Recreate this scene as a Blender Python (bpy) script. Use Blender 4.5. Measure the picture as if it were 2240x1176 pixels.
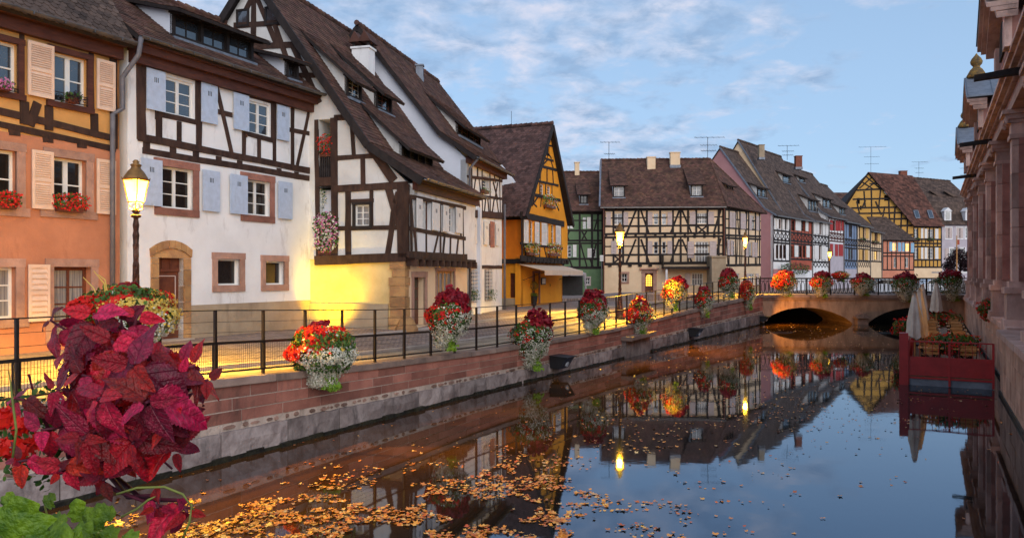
import bpy, math, random, time
import numpy as np
from mathutils import Vector, Matrix
from mathutils.geometry import delaunay_2d_cdt
R = random.Random(7)
PI = math.pi
for o in list(bpy.data.objects): bpy.data.objects.remove(o, do_unlink=True)
S = bpy.context.scene
COL = S.collection
# ---------------------------------------------------------------- camera
FPX, CXP, CYP, CAMZ = 1700.0, 1120.0, 600.0, 3.3
cam_d = bpy.data.cameras.new("camera"); cam = bpy.data.objects.new("camera", cam_d); COL.objects.link(cam)
cam_d.sensor_width = 36; cam_d.lens = 36*FPX/2240; cam_d.shift_y = 12/2240
cam_d.clip_start = .05; cam_d.clip_end = 3000
cam.location = (0, 0, CAMZ); cam.rotation_euler = (PI/2, 0, 0)
S.camera = cam
S.view_settings.view_transform = 'Standard'; S.view_settings.look = 'None'
S.view_settings.exposure = 0.60; S.view_settings.gamma = 1; S.view_settings.use_curve_mapping = False
S.cycles.max_bounces = 6; S.cycles.diffuse_bounces = 3; S.cycles.glossy_bounces = 4; S.cycles.transmission_bounces = 4
S.cycles.transparent_max_bounces = 8; S.cycles.caustics_reflective = False; S.cycles.caustics_refractive = False
S.cycles.sample_clamp_indirect = 4.0
# ---------------------------------------------------------------- world
SUN_EL, SUN_AZ = math.radians(26), math.radians(160)      # azimuth clockwise from +Y
w = bpy.data.worlds.new("World"); S.world = w; w.use_nodes = True
nt = w.node_tree; N = nt.nodes; L = nt.links; N.clear()
out = N.new('ShaderNodeOutputWorld'); bg = N.new('ShaderNodeBackground'); L.new(bg.outputs[0], out.inputs[0])
sky = N.new('ShaderNodeTexSky'); sky.sky_type = 'NISHITA'; sky.sun_disc = False
sky.sun_elevation = SUN_EL; sky.sun_rotation = SUN_AZ; sky.air_density = 1.0; sky.dust_density = .6; sky.ozone_density = 3.0
tc = N.new('ShaderNodeTexCoord')
sep = N.new('ShaderNodeSeparateXYZ'); L.new(tc.outputs['Generated'], sep.inputs[0])
zz = N.new('ShaderNodeMath'); zz.operation = 'MAXIMUM'; zz.inputs[1].default_value = 0.0; L.new(sep.outputs[2], zz.inputs[0])
za = N.new('ShaderNodeMath'); za.operation = 'ADD'; za.inputs[1].default_value = .22; L.new(zz.outputs[0], za.inputs[0])
dv = N.new('ShaderNodeVectorMath'); dv.operation = 'DIVIDE'
cmb = N.new('ShaderNodeCombineXYZ')
for i in range(3): L.new(za.outputs[0], cmb.inputs[i])
L.new(tc.outputs['Generated'], dv.inputs[0]); L.new(cmb.outputs[0], dv.inputs[1])
mp = N.new('ShaderNodeMapping'); mp.inputs['Scale'].default_value = (1.7, 1.7, 0); mp.inputs['Location'].default_value = (3.1, .7, 0)
L.new(dv.outputs[0], mp.inputs[0])
def wnoise(sc, det, rough, dist=0, off=0):
    n = N.new('ShaderNodeTexNoise'); n.inputs['Scale'].default_value = sc; n.inputs['Detail'].default_value = det
    n.inputs['Roughness'].default_value = rough; n.inputs['Distortion'].default_value = dist
    m = N.new('ShaderNodeVectorMath'); m.operation = 'ADD'; m.inputs[1].default_value = (off, off*.7, off); L.new(mp.outputs[0], m.inputs[0])
    L.new(m.outputs[0], n.inputs['Vector']); return n.outputs[0]
def wramp(src, stops):
    r = N.new('ShaderNodeValToRGB'); el = r.color_ramp.elements
    while len(el) < len(stops): el.new(.5)
    for e, (p, c) in zip(el, stops): e.position = p; e.color = (*c, 1) if len(c) == 3 else c
    L.new(src, r.inputs[0]); return r.outputs[0]
def wmath(op, a, b):
    m = N.new('ShaderNodeMath'); m.operation = op
    for i, q in enumerate((a, b)):
        if isinstance(q, (int, float)): m.inputs[i].default_value = q
        else: L.new(q, m.inputs[i])
    return m.outputs[0]
big = wnoise(.55, 3, .5, .3, 4.0)
fine = wnoise(4.2, 9, .58, .2)
den = wmath('ADD', fine, wmath('MULTIPLY', wmath('SUBTRACT', big, .5), 1.1))
# a cloud field that thins out towards the east (+X side of the view)
dens = wmath('SUBTRACT', den, wmath('MULTIPLY', wmath('MAXIMUM', wmath('SUBTRACT', sep.outputs[0], .05), 0.0), .62))
cmask = wramp(dens, [(.32, (0,0,0)), (.46, (.5,.5,.5)), (.64, (.88,.88,.88))])
shade = wnoise(5.0, 8, .6, .25, 9.3)
ccol = wramp(shade, [(.37, (2.0, 2.9, 4.4)), (.46, (2.9, 3.7, 5.1)), (.55, (4.0, 4.6, 5.9)), (.66, (5.6, 5.5, 6.3))])
tint = N.new('ShaderNodeMix'); tint.data_type = 'RGBA'; tint.blend_type = 'MIX'; tint.inputs[0].default_value = .66
tint.inputs[7].default_value = (3.1, 4.55, 6.5, 1)
L.new(sky.outputs[0], tint.inputs[6])
mixc = N.new('ShaderNodeMix'); mixc.data_type = 'RGBA'
L.new(cmask, mixc.inputs[0]); L.new(tint.outputs[2], mixc.inputs[6]); L.new(ccol, mixc.inputs[7])
fz = wmath('SUBTRACT', .68, wmath('MULTIPLY', wmath('MINIMUM', wmath('MAXIMUM', wmath('SUBTRACT', sep.outputs[2], .22), 0), .5), .8)); L.new(fz, tint.inputs[0])
L.new(mixc.outputs[2], bg.inputs[0]); bg.inputs[1].default_value = .094
# ---------------------------------------------------------------- sun (soft dusk glow from behind the camera)
sl = bpy.data.lights.new("sun", 'SUN'); sl.energy = 1.22; sl.angle = math.radians(60); sl.color = (1.0, .93, .88)
sun = bpy.data.objects.new("sun", sl); COL.objects.link(sun)
sd = Vector((math.sin(SUN_AZ)*math.cos(SUN_EL), math.cos(SUN_AZ)*math.cos(SUN_EL), math.sin(SUN_EL)))
sun.rotation_euler = (-sd).to_track_quat('-Z', 'Y').to_euler(); sun.location = sd*50
# ---------------------------------------------------------------- helpers: objects
BASE = {}
def props(o, label=None, cat=None, group=None, kind=None):
    if label: o['label'] = label
    if cat: o['category'] = cat
    if group: o['group'] = group
    if kind: o['kind'] = kind
    return o
def thing(name, loc, label, cat, group=None, rz=0):
    o = bpy.data.objects.new(name, None); COL.objects.link(o); o.location = loc; o.rotation_euler = (0, 0, rz)
    o.empty_display_size = .2
    BASE[o.name] = Vector(loc)
    return props(o, label, cat, group)
class M:
    def __init__(s): s.v = []; s.f = []
    def add(s, vs, fs):
        b = len(s.v); s.v.extend(vs); s.f.extend([tuple(i+b for i in f) for f in fs])
    def hexa(s, p):   # 8 points: bottom 4 ccw, top 4
        s.add(p, [(3,2,1,0),(4,5,6,7),(0,1,5,4),(1,2,6,5),(2,3,7,6),(3,0,4,7)])
    def box(s, x0, x1, y0, y1, z0, z1):
        s.hexa([(x0,y0,z0),(x1,y0,z0),(x1,y1,z0),(x0,y1,z0),(x0,y0,z1),(x1,y0,z1),(x1,y1,z1),(x0,y1,z1)])
    def prism(s, poly, ext):
        n = len(poly); e = Vector(ext); a = [Vector(p) for p in poly]; b = [p+e for p in a]
        s.add([tuple(p) for p in a+b], [tuple(range(n-1,-1,-1)), tuple(range(n, 2*n))]+[(i,(i+1)%n,(i+1)%n+n,i+n) for i in range(n)])
    def bar(s, p, q, w_, h_, up=(0,0,1)):
        p = Vector(p); q = Vector(q); d = (q-p).normalized(); upv = Vector(up)
        sd_ = d.cross(upv)
        if sd_.length < 1e-4: sd_ = d.cross(Vector((1,0,0)))
        sd_.normalize(); u = sd_.cross(d)
        c = [(-1,-1),(1,-1),(1,1),(-1,1)]
        s.hexa([tuple(p+sd_*a*w_/2+u*b*h_/2) for a,b in c]+[tuple(q+sd_*a*w_/2+u*b*h_/2) for a,b in c])
    def tube(s, pts, r, n=8, caps=True):
        pts = [Vector(p) for p in pts]; k = len(pts)
        rs = r if isinstance(r, (list, tuple)) else [r]*k
        b = len(s.v)
        ref = None
        for i, p in enumerate(pts):
            d = (pts[min(i+1,k-1)]-pts[max(i-1,0)]).normalized()
            if ref is None:
                ref = Vector((0,0,1)) if abs(d.z) < .9 else Vector((1,0,0))
                ref = (ref-d*ref.dot(d)).normalized()
            else:
                ref = (ref-d*ref.dot(d)); ref.normalize()
            sd_ = d.cross(ref)
            for j in range(n):
                a = 2*PI*j/n; s.v.append(tuple(p+(ref*math.cos(a)+sd_*math.sin(a))*rs[i]))
        for i in range(k-1):
            for j in range(n):
                s.f.append((b+i*n+j, b+i*n+(j+1)%n, b+(i+1)*n+(j+1)%n, b+(i+1)*n+j))
        if caps:
            s.f.append(tuple(b+j for j in range(n-1,-1,-1))); s.f.append(tuple(b+(k-1)*n+j for j in range(n)))
    def lathe(s, prof, n=16, c=(0,0,0)):
        b = len(s.v); k = len(prof)
        for r, z in prof:
            for j in range(n):
                a = 2*PI*j/n; s.v.append((c[0]+r*math.cos(a), c[1]+r*math.sin(a), c[2]+z))
        for i in range(k-1):
            for j in range(n):
                s.f.append((b+i*n+j, b+i*n+(j+1)%n, b+(i+1)*n+(j+1)%n, b+(i+1)*n+j))
        s.f.append(tuple(b+j for j in range(n-1,-1,-1))); s.f.append(tuple(b+(k-1)*n+j for j in range(n)))
    def build(s, name, mat, parent=None, smooth=False, **kw):
        me = bpy.data.meshes.new(name)
        off = BASE.get(parent.name, Vector()) if parent else Vector()
        if off.length > 0: vs = [(x-off.x, y-off.y, z-off.z) for x, y, z in s.v]
        else: vs = s.v
        me.from_pydata(vs, [], s.f); me.update()
        if smooth: me.shade_smooth()
        me.materials.append(mat)
        o = bpy.data.objects.new(name, me); COL.objects.link(o)
        if parent: o.parent = parent
        BASE[o.name] = off
        props(o, **kw); return o
def copy_tree(o, parent=None):
    c = o.copy(); COL.objects.link(c)
    if parent: c.parent = parent
    for ch in o.children: copy_tree(ch, c)
    return c
# ---------------------------------------------------------------- helpers: materials
MATS = {}
def rgb(h):
    h = h.lstrip('#'); c = [int(h[i:i+2],16)/255 for i in (0,2,4)]
    return tuple(x/12.92 if x <= .04045 else ((x+.055)/1.055)**2.4 for x in c)
def mat(name, c, c2=None, scale=2.0, rough=.85, bump=.15, bscale=30, rand=None, ramt=.35, metallic=0, spec=.3,
        stretch=(1,1,1), dirt=None, ior=None, trans=0, detail=5, coat=0, hue=0):
    m = bpy.data.materials.new(name); m.use_nodes = True; t = m.node_tree; n = t.nodes; l = t.links
    b = n['Principled BSDF']; b.inputs['Roughness'].default_value = rough; b.inputs['Metallic'].default_value = metallic
    b.inputs['Specular IOR Level'].default_value = spec
    if ior: b.inputs['IOR'].default_value = ior
    if coat: b.inputs['Coat Weight'].default_value = coat
    g = n.new('ShaderNodeNewGeometry'); mpn = n.new('ShaderNodeMapping'); mpn.inputs['Scale'].default_value = stretch
    l.new(g.outputs['Position'], mpn.inputs[0])
    if c2 is None: c2 = tuple(x*.72 for x in c)
    nz = n.new('ShaderNodeTexNoise'); nz.inputs['Scale'].default_value = scale; nz.inputs['Detail'].default_value = detail
    nz.inputs['Roughness'].default_value = .62; l.new(mpn.outputs[0], nz.inputs['Vector'])
    rp = n.new('ShaderNodeValToRGB'); e = rp.color_ramp.elements
    e[0].position = .34; e[0].color = (*c2, 1); e[1].position = .64; e[1].color = (*c, 1)
    l.new(nz.outputs[0], rp.inputs[0]); col = rp.outputs[0]
    if dirt:
        dc, ds, dt = dirt
        dn = n.new('ShaderNodeTexNoise'); dn.inputs['Scale'].default_value = ds; dn.inputs['Detail'].default_value = 8
        dn.inputs['Roughness'].default_value = .68
        dmp = n.new('ShaderNodeMapping'); dmp.inputs['Scale'].default_value = (1.5,1.5,.5); l.new(g.outputs['Position'], dmp.inputs[0]); l.new(dmp.outputs[0], dn.inputs['Vector'])
        dr = n.new('ShaderNodeValToRGB'); q = dr.color_ramp.elements; q[0].position = dt; q[0].color = (0,0,0,1)
        q[1].position = min(.99, dt+.18); q[1].color = (.85,.85,.85,1); l.new(dn.outputs[0], dr.inputs[0])
        mx = n.new('ShaderNodeMix'); mx.data_type = 'RGBA'; l.new(dr.outputs[0], mx.inputs[0]); l.new(col, mx.inputs[6])
        mx.inputs[7].default_value = (*dc, 1); col = mx.outputs[2]
    if rand:
        if rand == 'island': src = g.outputs['Random Per Island']
        else:
            oi = n.new('ShaderNodeObjectInfo'); src = oi.outputs['Random']
        hs = n.new('ShaderNodeHueSaturation')
        mr = n.new('ShaderNodeMapRange'); mr.inputs[3].default_value = 1-ramt; mr.inputs[4].default_value = 1+ramt
        l.new(src, mr.inputs[0]); l.new(mr.outputs[0], hs.inputs['Value'])
        if hue:
            wn = n.new('ShaderNodeTexWhiteNoise'); wn.noise_dimensions = '1D'; l.new(src, wn.inputs['W'])
            m2 = n.new('ShaderNodeMapRange'); m2.inputs[3].default_value = .5-hue; m2.inputs[4].default_value = .5+hue
            l.new(wn.outputs[0], m2.inputs[0]); l.new(m2.outputs[0], hs.inputs['Hue'])
        l.new(col, hs.inputs['Color']); col = hs.outputs[0]
    l.new(col, b.inputs['Base Color'])
    if bump:
        bn = n.new('ShaderNodeTexNoise'); bn.inputs['Scale'].default_value = bscale; bn.inputs['Detail'].default_value = 5
        l.new(mpn.outputs[0], bn.inputs['Vector'])
        bp = n.new('ShaderNodeBump'); bp.inputs['Strength'].default_value = bump; bp.inputs['Distance'].default_value = .03
        l.new(bn.outputs[0], bp.inputs['Height']); l.new(bp.outputs[0], b.inputs['Normal'])
    if trans:
        tb = n.new('ShaderNodeBsdfTranslucent'); l.new(col, tb.inputs[0]); ms = n.new('ShaderNodeMixShader'); ms.inputs[0].default_value = trans
        l.new(b.outputs[0], ms.inputs[1]); l.new(tb.outputs[0], ms.inputs[2]); l.new(ms.outputs[0], n['Material Output'].inputs[0])
    MATS[name] = m
    return m
def emis(name, c, st):
    m = bpy.data.materials.new(name); m.use_nodes = True; b = m.node_tree.nodes['Principled BSDF']
    b.inputs['Base Color'].default_value = (*[x*.5 for x in c], 1); b.inputs['Emission Color'].default_value = (*c, 1)
    b.inputs['Emission Strength'].default_value = st; return m
plaster_dirt = ((.30,.27,.24), 1.3, .60)
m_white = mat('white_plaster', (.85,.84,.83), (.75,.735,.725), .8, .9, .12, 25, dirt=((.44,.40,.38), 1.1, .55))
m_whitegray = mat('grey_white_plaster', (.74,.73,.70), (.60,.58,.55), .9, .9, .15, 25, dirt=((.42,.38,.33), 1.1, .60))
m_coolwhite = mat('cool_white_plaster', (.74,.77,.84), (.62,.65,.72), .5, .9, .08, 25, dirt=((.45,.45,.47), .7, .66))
m_orange = mat('orange_plaster', (.55,.23,.125), (.42,.17,.092), 1.0, .9, .15, 30, dirt=((.32,.12,.06), .9, .60))
m_amber = mat('amber_plaster', (.68,.36,.12), (.58,.29,.09), 1.2, .9, .12, 30)
m_yellow = mat('yellow_plaster', (.88,.36,.028), (.76,.29,.02), .8, .9, .1, 30)
m_ochre = mat('ochre_plaster', (.66,.36,.085), (.55,.29,.065), .8, .9, .1, 30)
m_orange2 = mat('deep_orange_plaster', (.85,.24,.018), (.72,.18,.015), .8, .9, .1, 30)
m_cream = mat('cream_plaster', (.84,.62,.40), (.74,.53,.33), .9, .9, .1, 20)
m_tan = mat('tan_render', (.44,.34,.23), (.32,.24,.16), 1.2, .95, .3, 18, dirt=((.20,.15,.10), .9, .55))
m_green = mat('green_plaster', (.15,.235,.12), (.11,.18,.09), 1, .9, .1, 20)
m_pink = mat('pink_plaster', (.50,.245,.24), (.42,.20,.195), .5, .9, .1, 20)
m_red = mat('red_plaster', (.44,.11,.07), (.35,.085,.05), 1, .9, .1, 20)
m_blue = mat('blue_plaster', (.22,.29,.42), (.17,.23,.34), 1, .9, .1, 20)
m_lilac = mat('lilac_plaster', (.52,.46,.50), (.44,.39,.42), 1, .9, .1, 20)
m_salmon = mat('salmon_plaster', (.66,.27,.17), (.56,.21,.13), 1, .9, .1, 20)
m_timber = mat('dark_timber', (.062,.032,.022), (.030,.014,.010), 5, .8, .5, 18, rand='object', ramt=.3, stretch=(1,1,.35))
m_timberblack = mat('black_timber', (.030,.022,.020), (.014,.010,.010), 5, .75, .4, 18, stretch=(1,1,.5))
m_timberred = mat('redbrown_timber', (.105,.034,.020), (.06,.018,.011), 4, .6, .3, 12, stretch=(.6,.6,3))
m_stone = mat('red_sandstone', (.33,.15,.11), (.22,.095,.07), 3, .9, .4, 25, rand='object', ramt=.22)
m_stonepink = mat('pink_sandstone', (.46,.27,.20), (.34,.19,.14), 3, .9, .35, 20, rand='object', ramt=.15)
m_stoneochre = mat('ochre_sandstone', (.48,.27,.11), (.33,.17,.08), 3, .9, .5, 15, rand='object', ramt=.25)
m_frame = mat('white_window_paint', (.80,.78,.74), (.72,.70,.66), 4, .45, .03, 30, spec=.4)
m_framebrown = mat('brown_window_paint', (.16,.05,.025), (.10,.03,.018), 4, .45, .05, 30)
m_shutcream = mat('cream_shutter_paint', (.80,.58,.44), (.72,.50,.37), 4, .6, .05, 30)
m_shutblue = mat('bluegrey_shutter_paint', (.50,.58,.72), (.42,.49,.61), 6, .6, .1, 40, dirt=((.20,.20,.22), 3.5, .62))
m_shutwhite = mat('white_shutter_paint', (.80,.76,.72), (.70,.66,.62), 5, .6, .05, 40)
m_shutgrey = mat('greypink_shutter_paint', (.60,.48,.44), (.50,.40,.37), 5, .6, .05, 40)
m_shutred = mat('red_shutter_paint', (.42,.03,.025), (.33,.025,.02), 5, .6, .05, 40)
m_shutyel = mat('yellow_shutter_paint', (.72,.42,.12), (.6,.34,.09), 5, .6, .05, 40)
m_shutsky = mat('skyblue_shutter_paint', (.30,.50,.68), (.24,.42,.58), 5, .6, .05, 40)
m_zinc = mat('zinc_gutter', (.20,.18,.17), (.12,.11,.105), 3, .4, .1, 20, metallic=.6)
m_pipe = mat('grey_downpipe', (.16,.15,.16), (.11,.10,.11), 3, .5, .1, 20)
m_iron = mat('black_iron', (.018,.016,.016), (.010,.009,.009), 6, .45, .2, 60, metallic=.3, spec=.5)
m_tile = mat('brown_roof_tile', (.145,.070,.047), (.072,.038,.029), 1.3, .85, .4, 30, rand='island', ramt=.36, dirt=((.05,.052,.028), .8, .60), hue=.012)
m_tilegrey = mat('slate_brown_tile', (.125,.080,.060), (.070,.046,.036), 1.3, .8, .4, 30, rand='island', ramt=.4, dirt=((.045,.045,.03), .8, .62))
m_tilered = mat('red_roof_tile', (.145,.060,.042), (.075,.036,.028), 1.3, .85, .4, 30, rand='island', ramt=.5)
m_tilespot = mat('mottled_roof_tile', (.12,.062,.052), (.075,.042,.038), 1.6, .85, .4, 30, rand='island', ramt=.4, dirt=((.34,.12,.085), 2.2, .60))
m_lead = mat('lead_flashing', (.22,.24,.28), (.15,.165,.195), 4, .5, .1, 20, metallic=.3)
m_brick = mat('chimney_brick', (.26,.09,.055), (.17,.06,.04), 8, .9, .4, 30)
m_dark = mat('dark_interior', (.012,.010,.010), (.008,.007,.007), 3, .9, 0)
m_water = None
def glass(name, c, ior, rough=.03, wav=.15):
    m = mat(name, c, tuple(x*.5 for x in c), 1.5, rough, wav, 1.6, spec=.5, ior=ior)
    return m
m_glass = glass('window_glass', (.045,.055,.07), 2.1, .05)
m_glassdark = glass('dark_window_glass', (.022,.018,.016), 1.55, .06)
m_curtain = mat('curtained_glass', (.34,.32,.30), (.12,.12,.13), 3, .12, .08, 6, ior=1.8, stretch=(9,9,.3))
m_litwin = emis('lit_window', (1, .50, .06), 1.7)
m_litpane = emis('lit_curtain_window', (1, .62, .18), .95)
# ---------------------------------------------------------------- helpers: facades
def at(px, py, Y): return Vector(((px-CXP)*Y/FPX, Y, CAMZ-(py-CYP)*Y/FPX))
class Fac:
    def __init__(s, px, sc, v=None, dr=None, zb=1.4, flip=False):
        Y = FPX/sc; s.O = Vector(((px-CXP)/sc, Y)); s.zb = zb
        d = Vector(((v-CXP)/FPX, 1)) if dr is None else Vector(dr)
        s.d = d.normalized(); s.n = Vector((s.d.y, -s.d.x)); s.holes = []; s.root = None
    def W(s, u, v, z):
        p = s.O+s.d*u+s.n*v; return (p.x, p.y, z)
    def Lc(s, px, py, off=0):
        r = Vector(((px-CXP)/FPX, 1)); o = s.O+s.n*off
        t = o.dot(s.n)/r.dot(s.n)      # camera at xy origin
        hit = r*t; return ((hit-o).dot(s.d), CAMZ-(py-CYP)/FPX*t)
    def U(s, px, off=0): return s.Lc(px, 600, off)[0]
    def Zp(s, px, py, off=0): return s.Lc(px, py, off)[1]
    def rect(s, x0, y0, x1, y1, off=0):   # y0: top at the left edge, y1: bottom at the right edge
        a = s.Lc(x0, y0, off); b = s.Lc(x1, y1, off); return (a[0], b[0], b[1], a[1])
    def fbox(s, m, u0, u1, z0, z1, v0, v1):
        m.hexa([s.W(u0,v0,z0), s.W(u1,v0,z0), s.W(u1,v1,z0), s.W(u0,v1,z0), s.W(u0,v0,z1), s.W(u1,v0,z1), s.W(u1,v1,z1), s.W(u0,v1,z1)])
    def wall(s, name, parent, outline, mat_, depth=.25, v=0, holes=None, thick=.3, **kw):
        holes = s.holes if holes is None else holes
        vs = [Vector(p) for p in outline]; n = len(vs); ed = [(i,(i+1)%n) for i in range(n)]
        hs = []
        for (u0,u1,z0,z1) in holes:
            b = len(vs); vs += [Vector((u0,z0)),Vector((u1,z0)),Vector((u1,z1)),Vector((u0,z1))]; ed += [(b,b+1),(b+1,b+2),(b+2,b+3),(b+3,b)]
            hs.append((u0,u1,z0,z1))
        ov, oe, of, *_ = delaunay_2d_cdt(vs, ed, [], 0, 1e-4)
        m = M(); fs = []
        def inside(p):
            c = False; j = n-1
            for i in range(n):
                a, b_ = outline[i], outline[j]
                if (a[1] > p[1]) != (b_[1] > p[1]) and p[0] < (b_[0]-a[0])*(p[1]-a[1])/(b_[1]-a[1])+a[0]: c = not c
                j = i
            return c
        for f in of:
            cc = sum((ov[i] for i in f), Vector((0,0)))/len(f)
            if not inside(cc) or any(h[0] < cc[0] < h[1] and h[2] < cc[1] < h[3] for h in hs): continue
            fs.append(tuple(f))
        m.add([s.W(p[0], v, p[1]) for p in ov], fs)
        # outline thickness and reveals
        for i in range(n):
            a, b_ = outline[i], outline[(i+1)%n]
            m.add([s.W(a[0],v,a[1]), s.W(b_[0],v,b_[1]), s.W(b_[0],v-thick,b_[1]), s.W(a[0],v-thick,a[1])], [(0,1,2,3)])
        for (u0,u1,z0,z1) in hs:
            q = [(u0,z0),(u1,z0),(u1,z1),(u0,z1)]
            for i in range(4):
                a, b_ = q[i], q[(i+1)%4]
                m.add([s.W(a[0],v,a[1]), s.W(b_[0],v,b_[1]), s.W(b_[0],v-depth,b_[1]), s.W(a[0],v-depth,a[1])], [(3,2,1,0)])
        o = m.build(name, mat_, parent, **kw)
        return o
    def beam(s, parent, x0, y0, x1, y1, w_=.16, mat_=None, v=0, pr=None, uz=False, off=0, name='timber_beam'):
        if uz: p, q = Vector((x0,y0)), Vector((x1,y1))
        else: p, q = Vector(s.Lc(x0,y0,off)), Vector(s.Lc(x1,y1,off))
        L_ = (q-p).length
        if L_ < .02: return
        k = max(1, min(8, int(L_/.7))); d = (q-p)/L_; nn = Vector((-d.y, d.x)); pr = R.uniform(.018,.04) if pr is None else pr
        m = M(); vs = []
        for i in range(k+1):
            c = p+(q-p)*i/k
            j = .07*w_ if k > 1 else 0
            a = w_/2+R.uniform(-j,j); b = w_/2+R.uniform(-j,j)
            for (e, t) in ((a,v-.02),(a,v+pr),(-b,v+pr),(-b,v-.02)):
                g = c+nn*e; vs.append(s.W(g.x, t, g.y))
        fs = [(0,1,2,3), (k*4+3,k*4+2,k*4+1,k*4)]
        for i in range(k):
            for j in range(4): fs.append((i*4+j, (i+1)*4+j, (i+1)*4+(j+1)%4, i*4+(j+1)%4))
        m.add(vs, fs); return m.build(name, mat_ or m_timber, parent)
    def window(s, parent, rc, cols=2, rows=3, fm=None, gm=None, rec=.12, bw=.055, mw=.07, mt=.022, v=0, sep_=True, hole=True, sill=None, hd=None, name='window'):
        u0,u1,z0,z1 = rc
        if u0 > u1: u0, u1 = u1, u0
        fm = fm or m_frame; gm = gm or m_glass
        if hole: s.holes.append((u0,u1,z0,z1))
        m = M(); a, b = v-rec-.05, v-rec
        s.fbox(m,u0,u0+bw,z0,z1,a,b); s.fbox(m,u1-bw,u1,z0,z1,a,b)
        s.fbox(m,u0+bw,u1-bw,z0,z0+bw,a,b-.002); s.fbox(m,u0+bw,u1-bw,z1-bw,z1,a,b-.002)
        iu0,iu1,iz0,iz1 = u0+bw,u1-bw,z0+bw,z1-bw
        cw = (iu1-iu0)/cols; rh = (iz1-iz0)/rows
        for i in range(1, cols):
            wd = mw if cols % 2 == 0 and i == cols//2 else mt
            s.fbox(m, iu0+cw*i-wd/2, iu0+cw*i+wd/2, iz0, iz1, a+.01, b+(.006 if wd == mw else -.006))
        for j in range(1, rows): s.fbox(m, iu0, iu1, iz0+rh*j-mt/2, iz0+rh*j+mt/2, a+.012, b-.010)
        o = m.build(name, fm, parent)
        if sep_:
            for i in range(cols):
                for j in range(rows):
                    g = M(); tl = R.uniform(-.004,.004)
                    g.add([s.W(iu0+cw*i, a+.02+tl, iz0+rh*j), s.W(iu0+cw*(i+1), a+.02-tl, iz0+rh*j), s.W(iu0+cw*(i+1), a+.02-tl, iz0+rh*(j+1)), s.W(iu0+cw*i, a+.02+tl, iz0+rh*(j+1))], [(0,1,2,3)])
                    g.build('pane', gm, o)
        else:
            g = M(); g.add([s.W(iu0,a+.02,iz0), s.W(iu1,a+.02,iz0), s.W(iu1,a+.02,iz1), s.W(iu0,a+.02,iz1)], [(0,1,2,3)]); g.build('pane', gm, o)
        if sill:
            g = M(); s.fbox(g, u0-.06, u1+.06, z0-.07, z0-.005, v-rec, v+.09); g.build('window_sill', sill, o)
        return o
    def surround(s, parent, rc, wd, mat_, v=0, pr=.035, sillx=0, name='stone_surround', bot=True):
        u0,u1,z0,z1 = rc
        for k, (a,b,c,d) in enumerate(((u0-wd,u0,z0,z1),(u1,u1+wd,z0,z1),(u0-wd-.02,u1+wd+.02,z1,z1+wd),(u0-wd-sillx,u1+wd+sillx,z0-wd,z0))):
            if k == 3 and not bot: continue
            m = M(); s.fbox(m, a, b, c, d, v-.05, v+pr+.006*k); m.build(name, mat_, parent)
    def shutter(s, parent, rc, mat_, kind='solid', v=.045, tk=.035, holes3=True, ns=None, slatobj=False):
        u0,u1,z0,z1 = rc
        if u0 > u1: u0,u1 = u1,u0
        m = M(); a,b = v, v+tk
        if kind == 'solid':
            s.fbox(m,u0,u1,z0,z1,a,b)
            s.fbox(m,u0-.012,u0+.05,z0+.22,z0+.25,b,b+.012); s.fbox(m,u0-.012,u0+.05,z1-.25,z1-.22,b,b+.012)
            o = m.build('shutter', mat_, parent)
            if holes3:
                for i in (-1,0,1):
                    g = M(); c = (u0+u1)/2+i*.055; s.fbox(g, c-.011, c+.011, z1-.36, z1-.22, b-.001, b+.003); g.build('vent_slot', m_dark, o)
            return o
        fw = min(.07, (u1-u0)*.16)
        s.fbox(m,u0,u0+fw,z0,z1,a,b); s.fbox(m,u1-fw,u1,z0,z1,a,b)
        zs = [z0, (z0+z1)/2-.02, z1]
        for z in (z0, z1-fw*1.2, (z0+z1)/2-fw*.6): s.fbox(m,u0+fw,u1-fw,z,z+fw*1.2,a,b-.003)
        s.fbox(m,u0+fw,u1-fw,z0+fw,z1-fw,a,a+.004)
        ns = ns or max(6, int((z1-z0)/.06))
        o = None
        sl = []
        for i in range(ns):
            z = z0+fw*1.2+(z1-z0-2.4*fw)*(i+.5)/ns; h = (z1-z0)/ns
            if abs(z-(z0+z1)/2) < fw: continue
            g = M() if slatobj else m
            g.hexa([s.W(u0+fw,a+.004,z+h*.1), s.W(u1-fw,a+.004,z+h*.1), s.W(u1-fw,b-.004,z-h*.36), s.W(u0+fw,b-.004,z-h*.36),
                    s.W(u0+fw,a+.004,z+h*.3), s.W(u1-fw,a+.004,z+h*.3), s.W(u1-fw,b-.004,z-h*.16), s.W(u0+fw,b-.004,z-h*.16)])
            if slatobj: sl.append(g)
        o = m.build('shutter', mat_, parent)
        for g in sl: g.build('slat', mat_, o)
        return o
    def body(s, parent, u0, u1, dep, z0, ze, mat_, tanp=None, name='side_wall'):
        # three plain walls and (with tanp) gable triangles
        m = M()
        for u in (u0, u1):
            q = [(0-.02, z0), (-dep, z0), (-dep, ze), (-.02, ze)]
            if tanp: q = [(0-.02,z0),(-dep,z0),(-dep,ze),(-dep/2,ze+tanp*dep/2),(-.02,ze)]
            m.prism([s.W(u, a, b) for a,b in q], Vector(s.W(1,0,0))*0 + Vector((s.d.x,s.d.y,0))*(.2 if u == u0 else -.2))
        s.fbox(m, u0, u1, z0, ze, -dep-.1, -dep)
        return m.build(name, mat_, parent)
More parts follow.
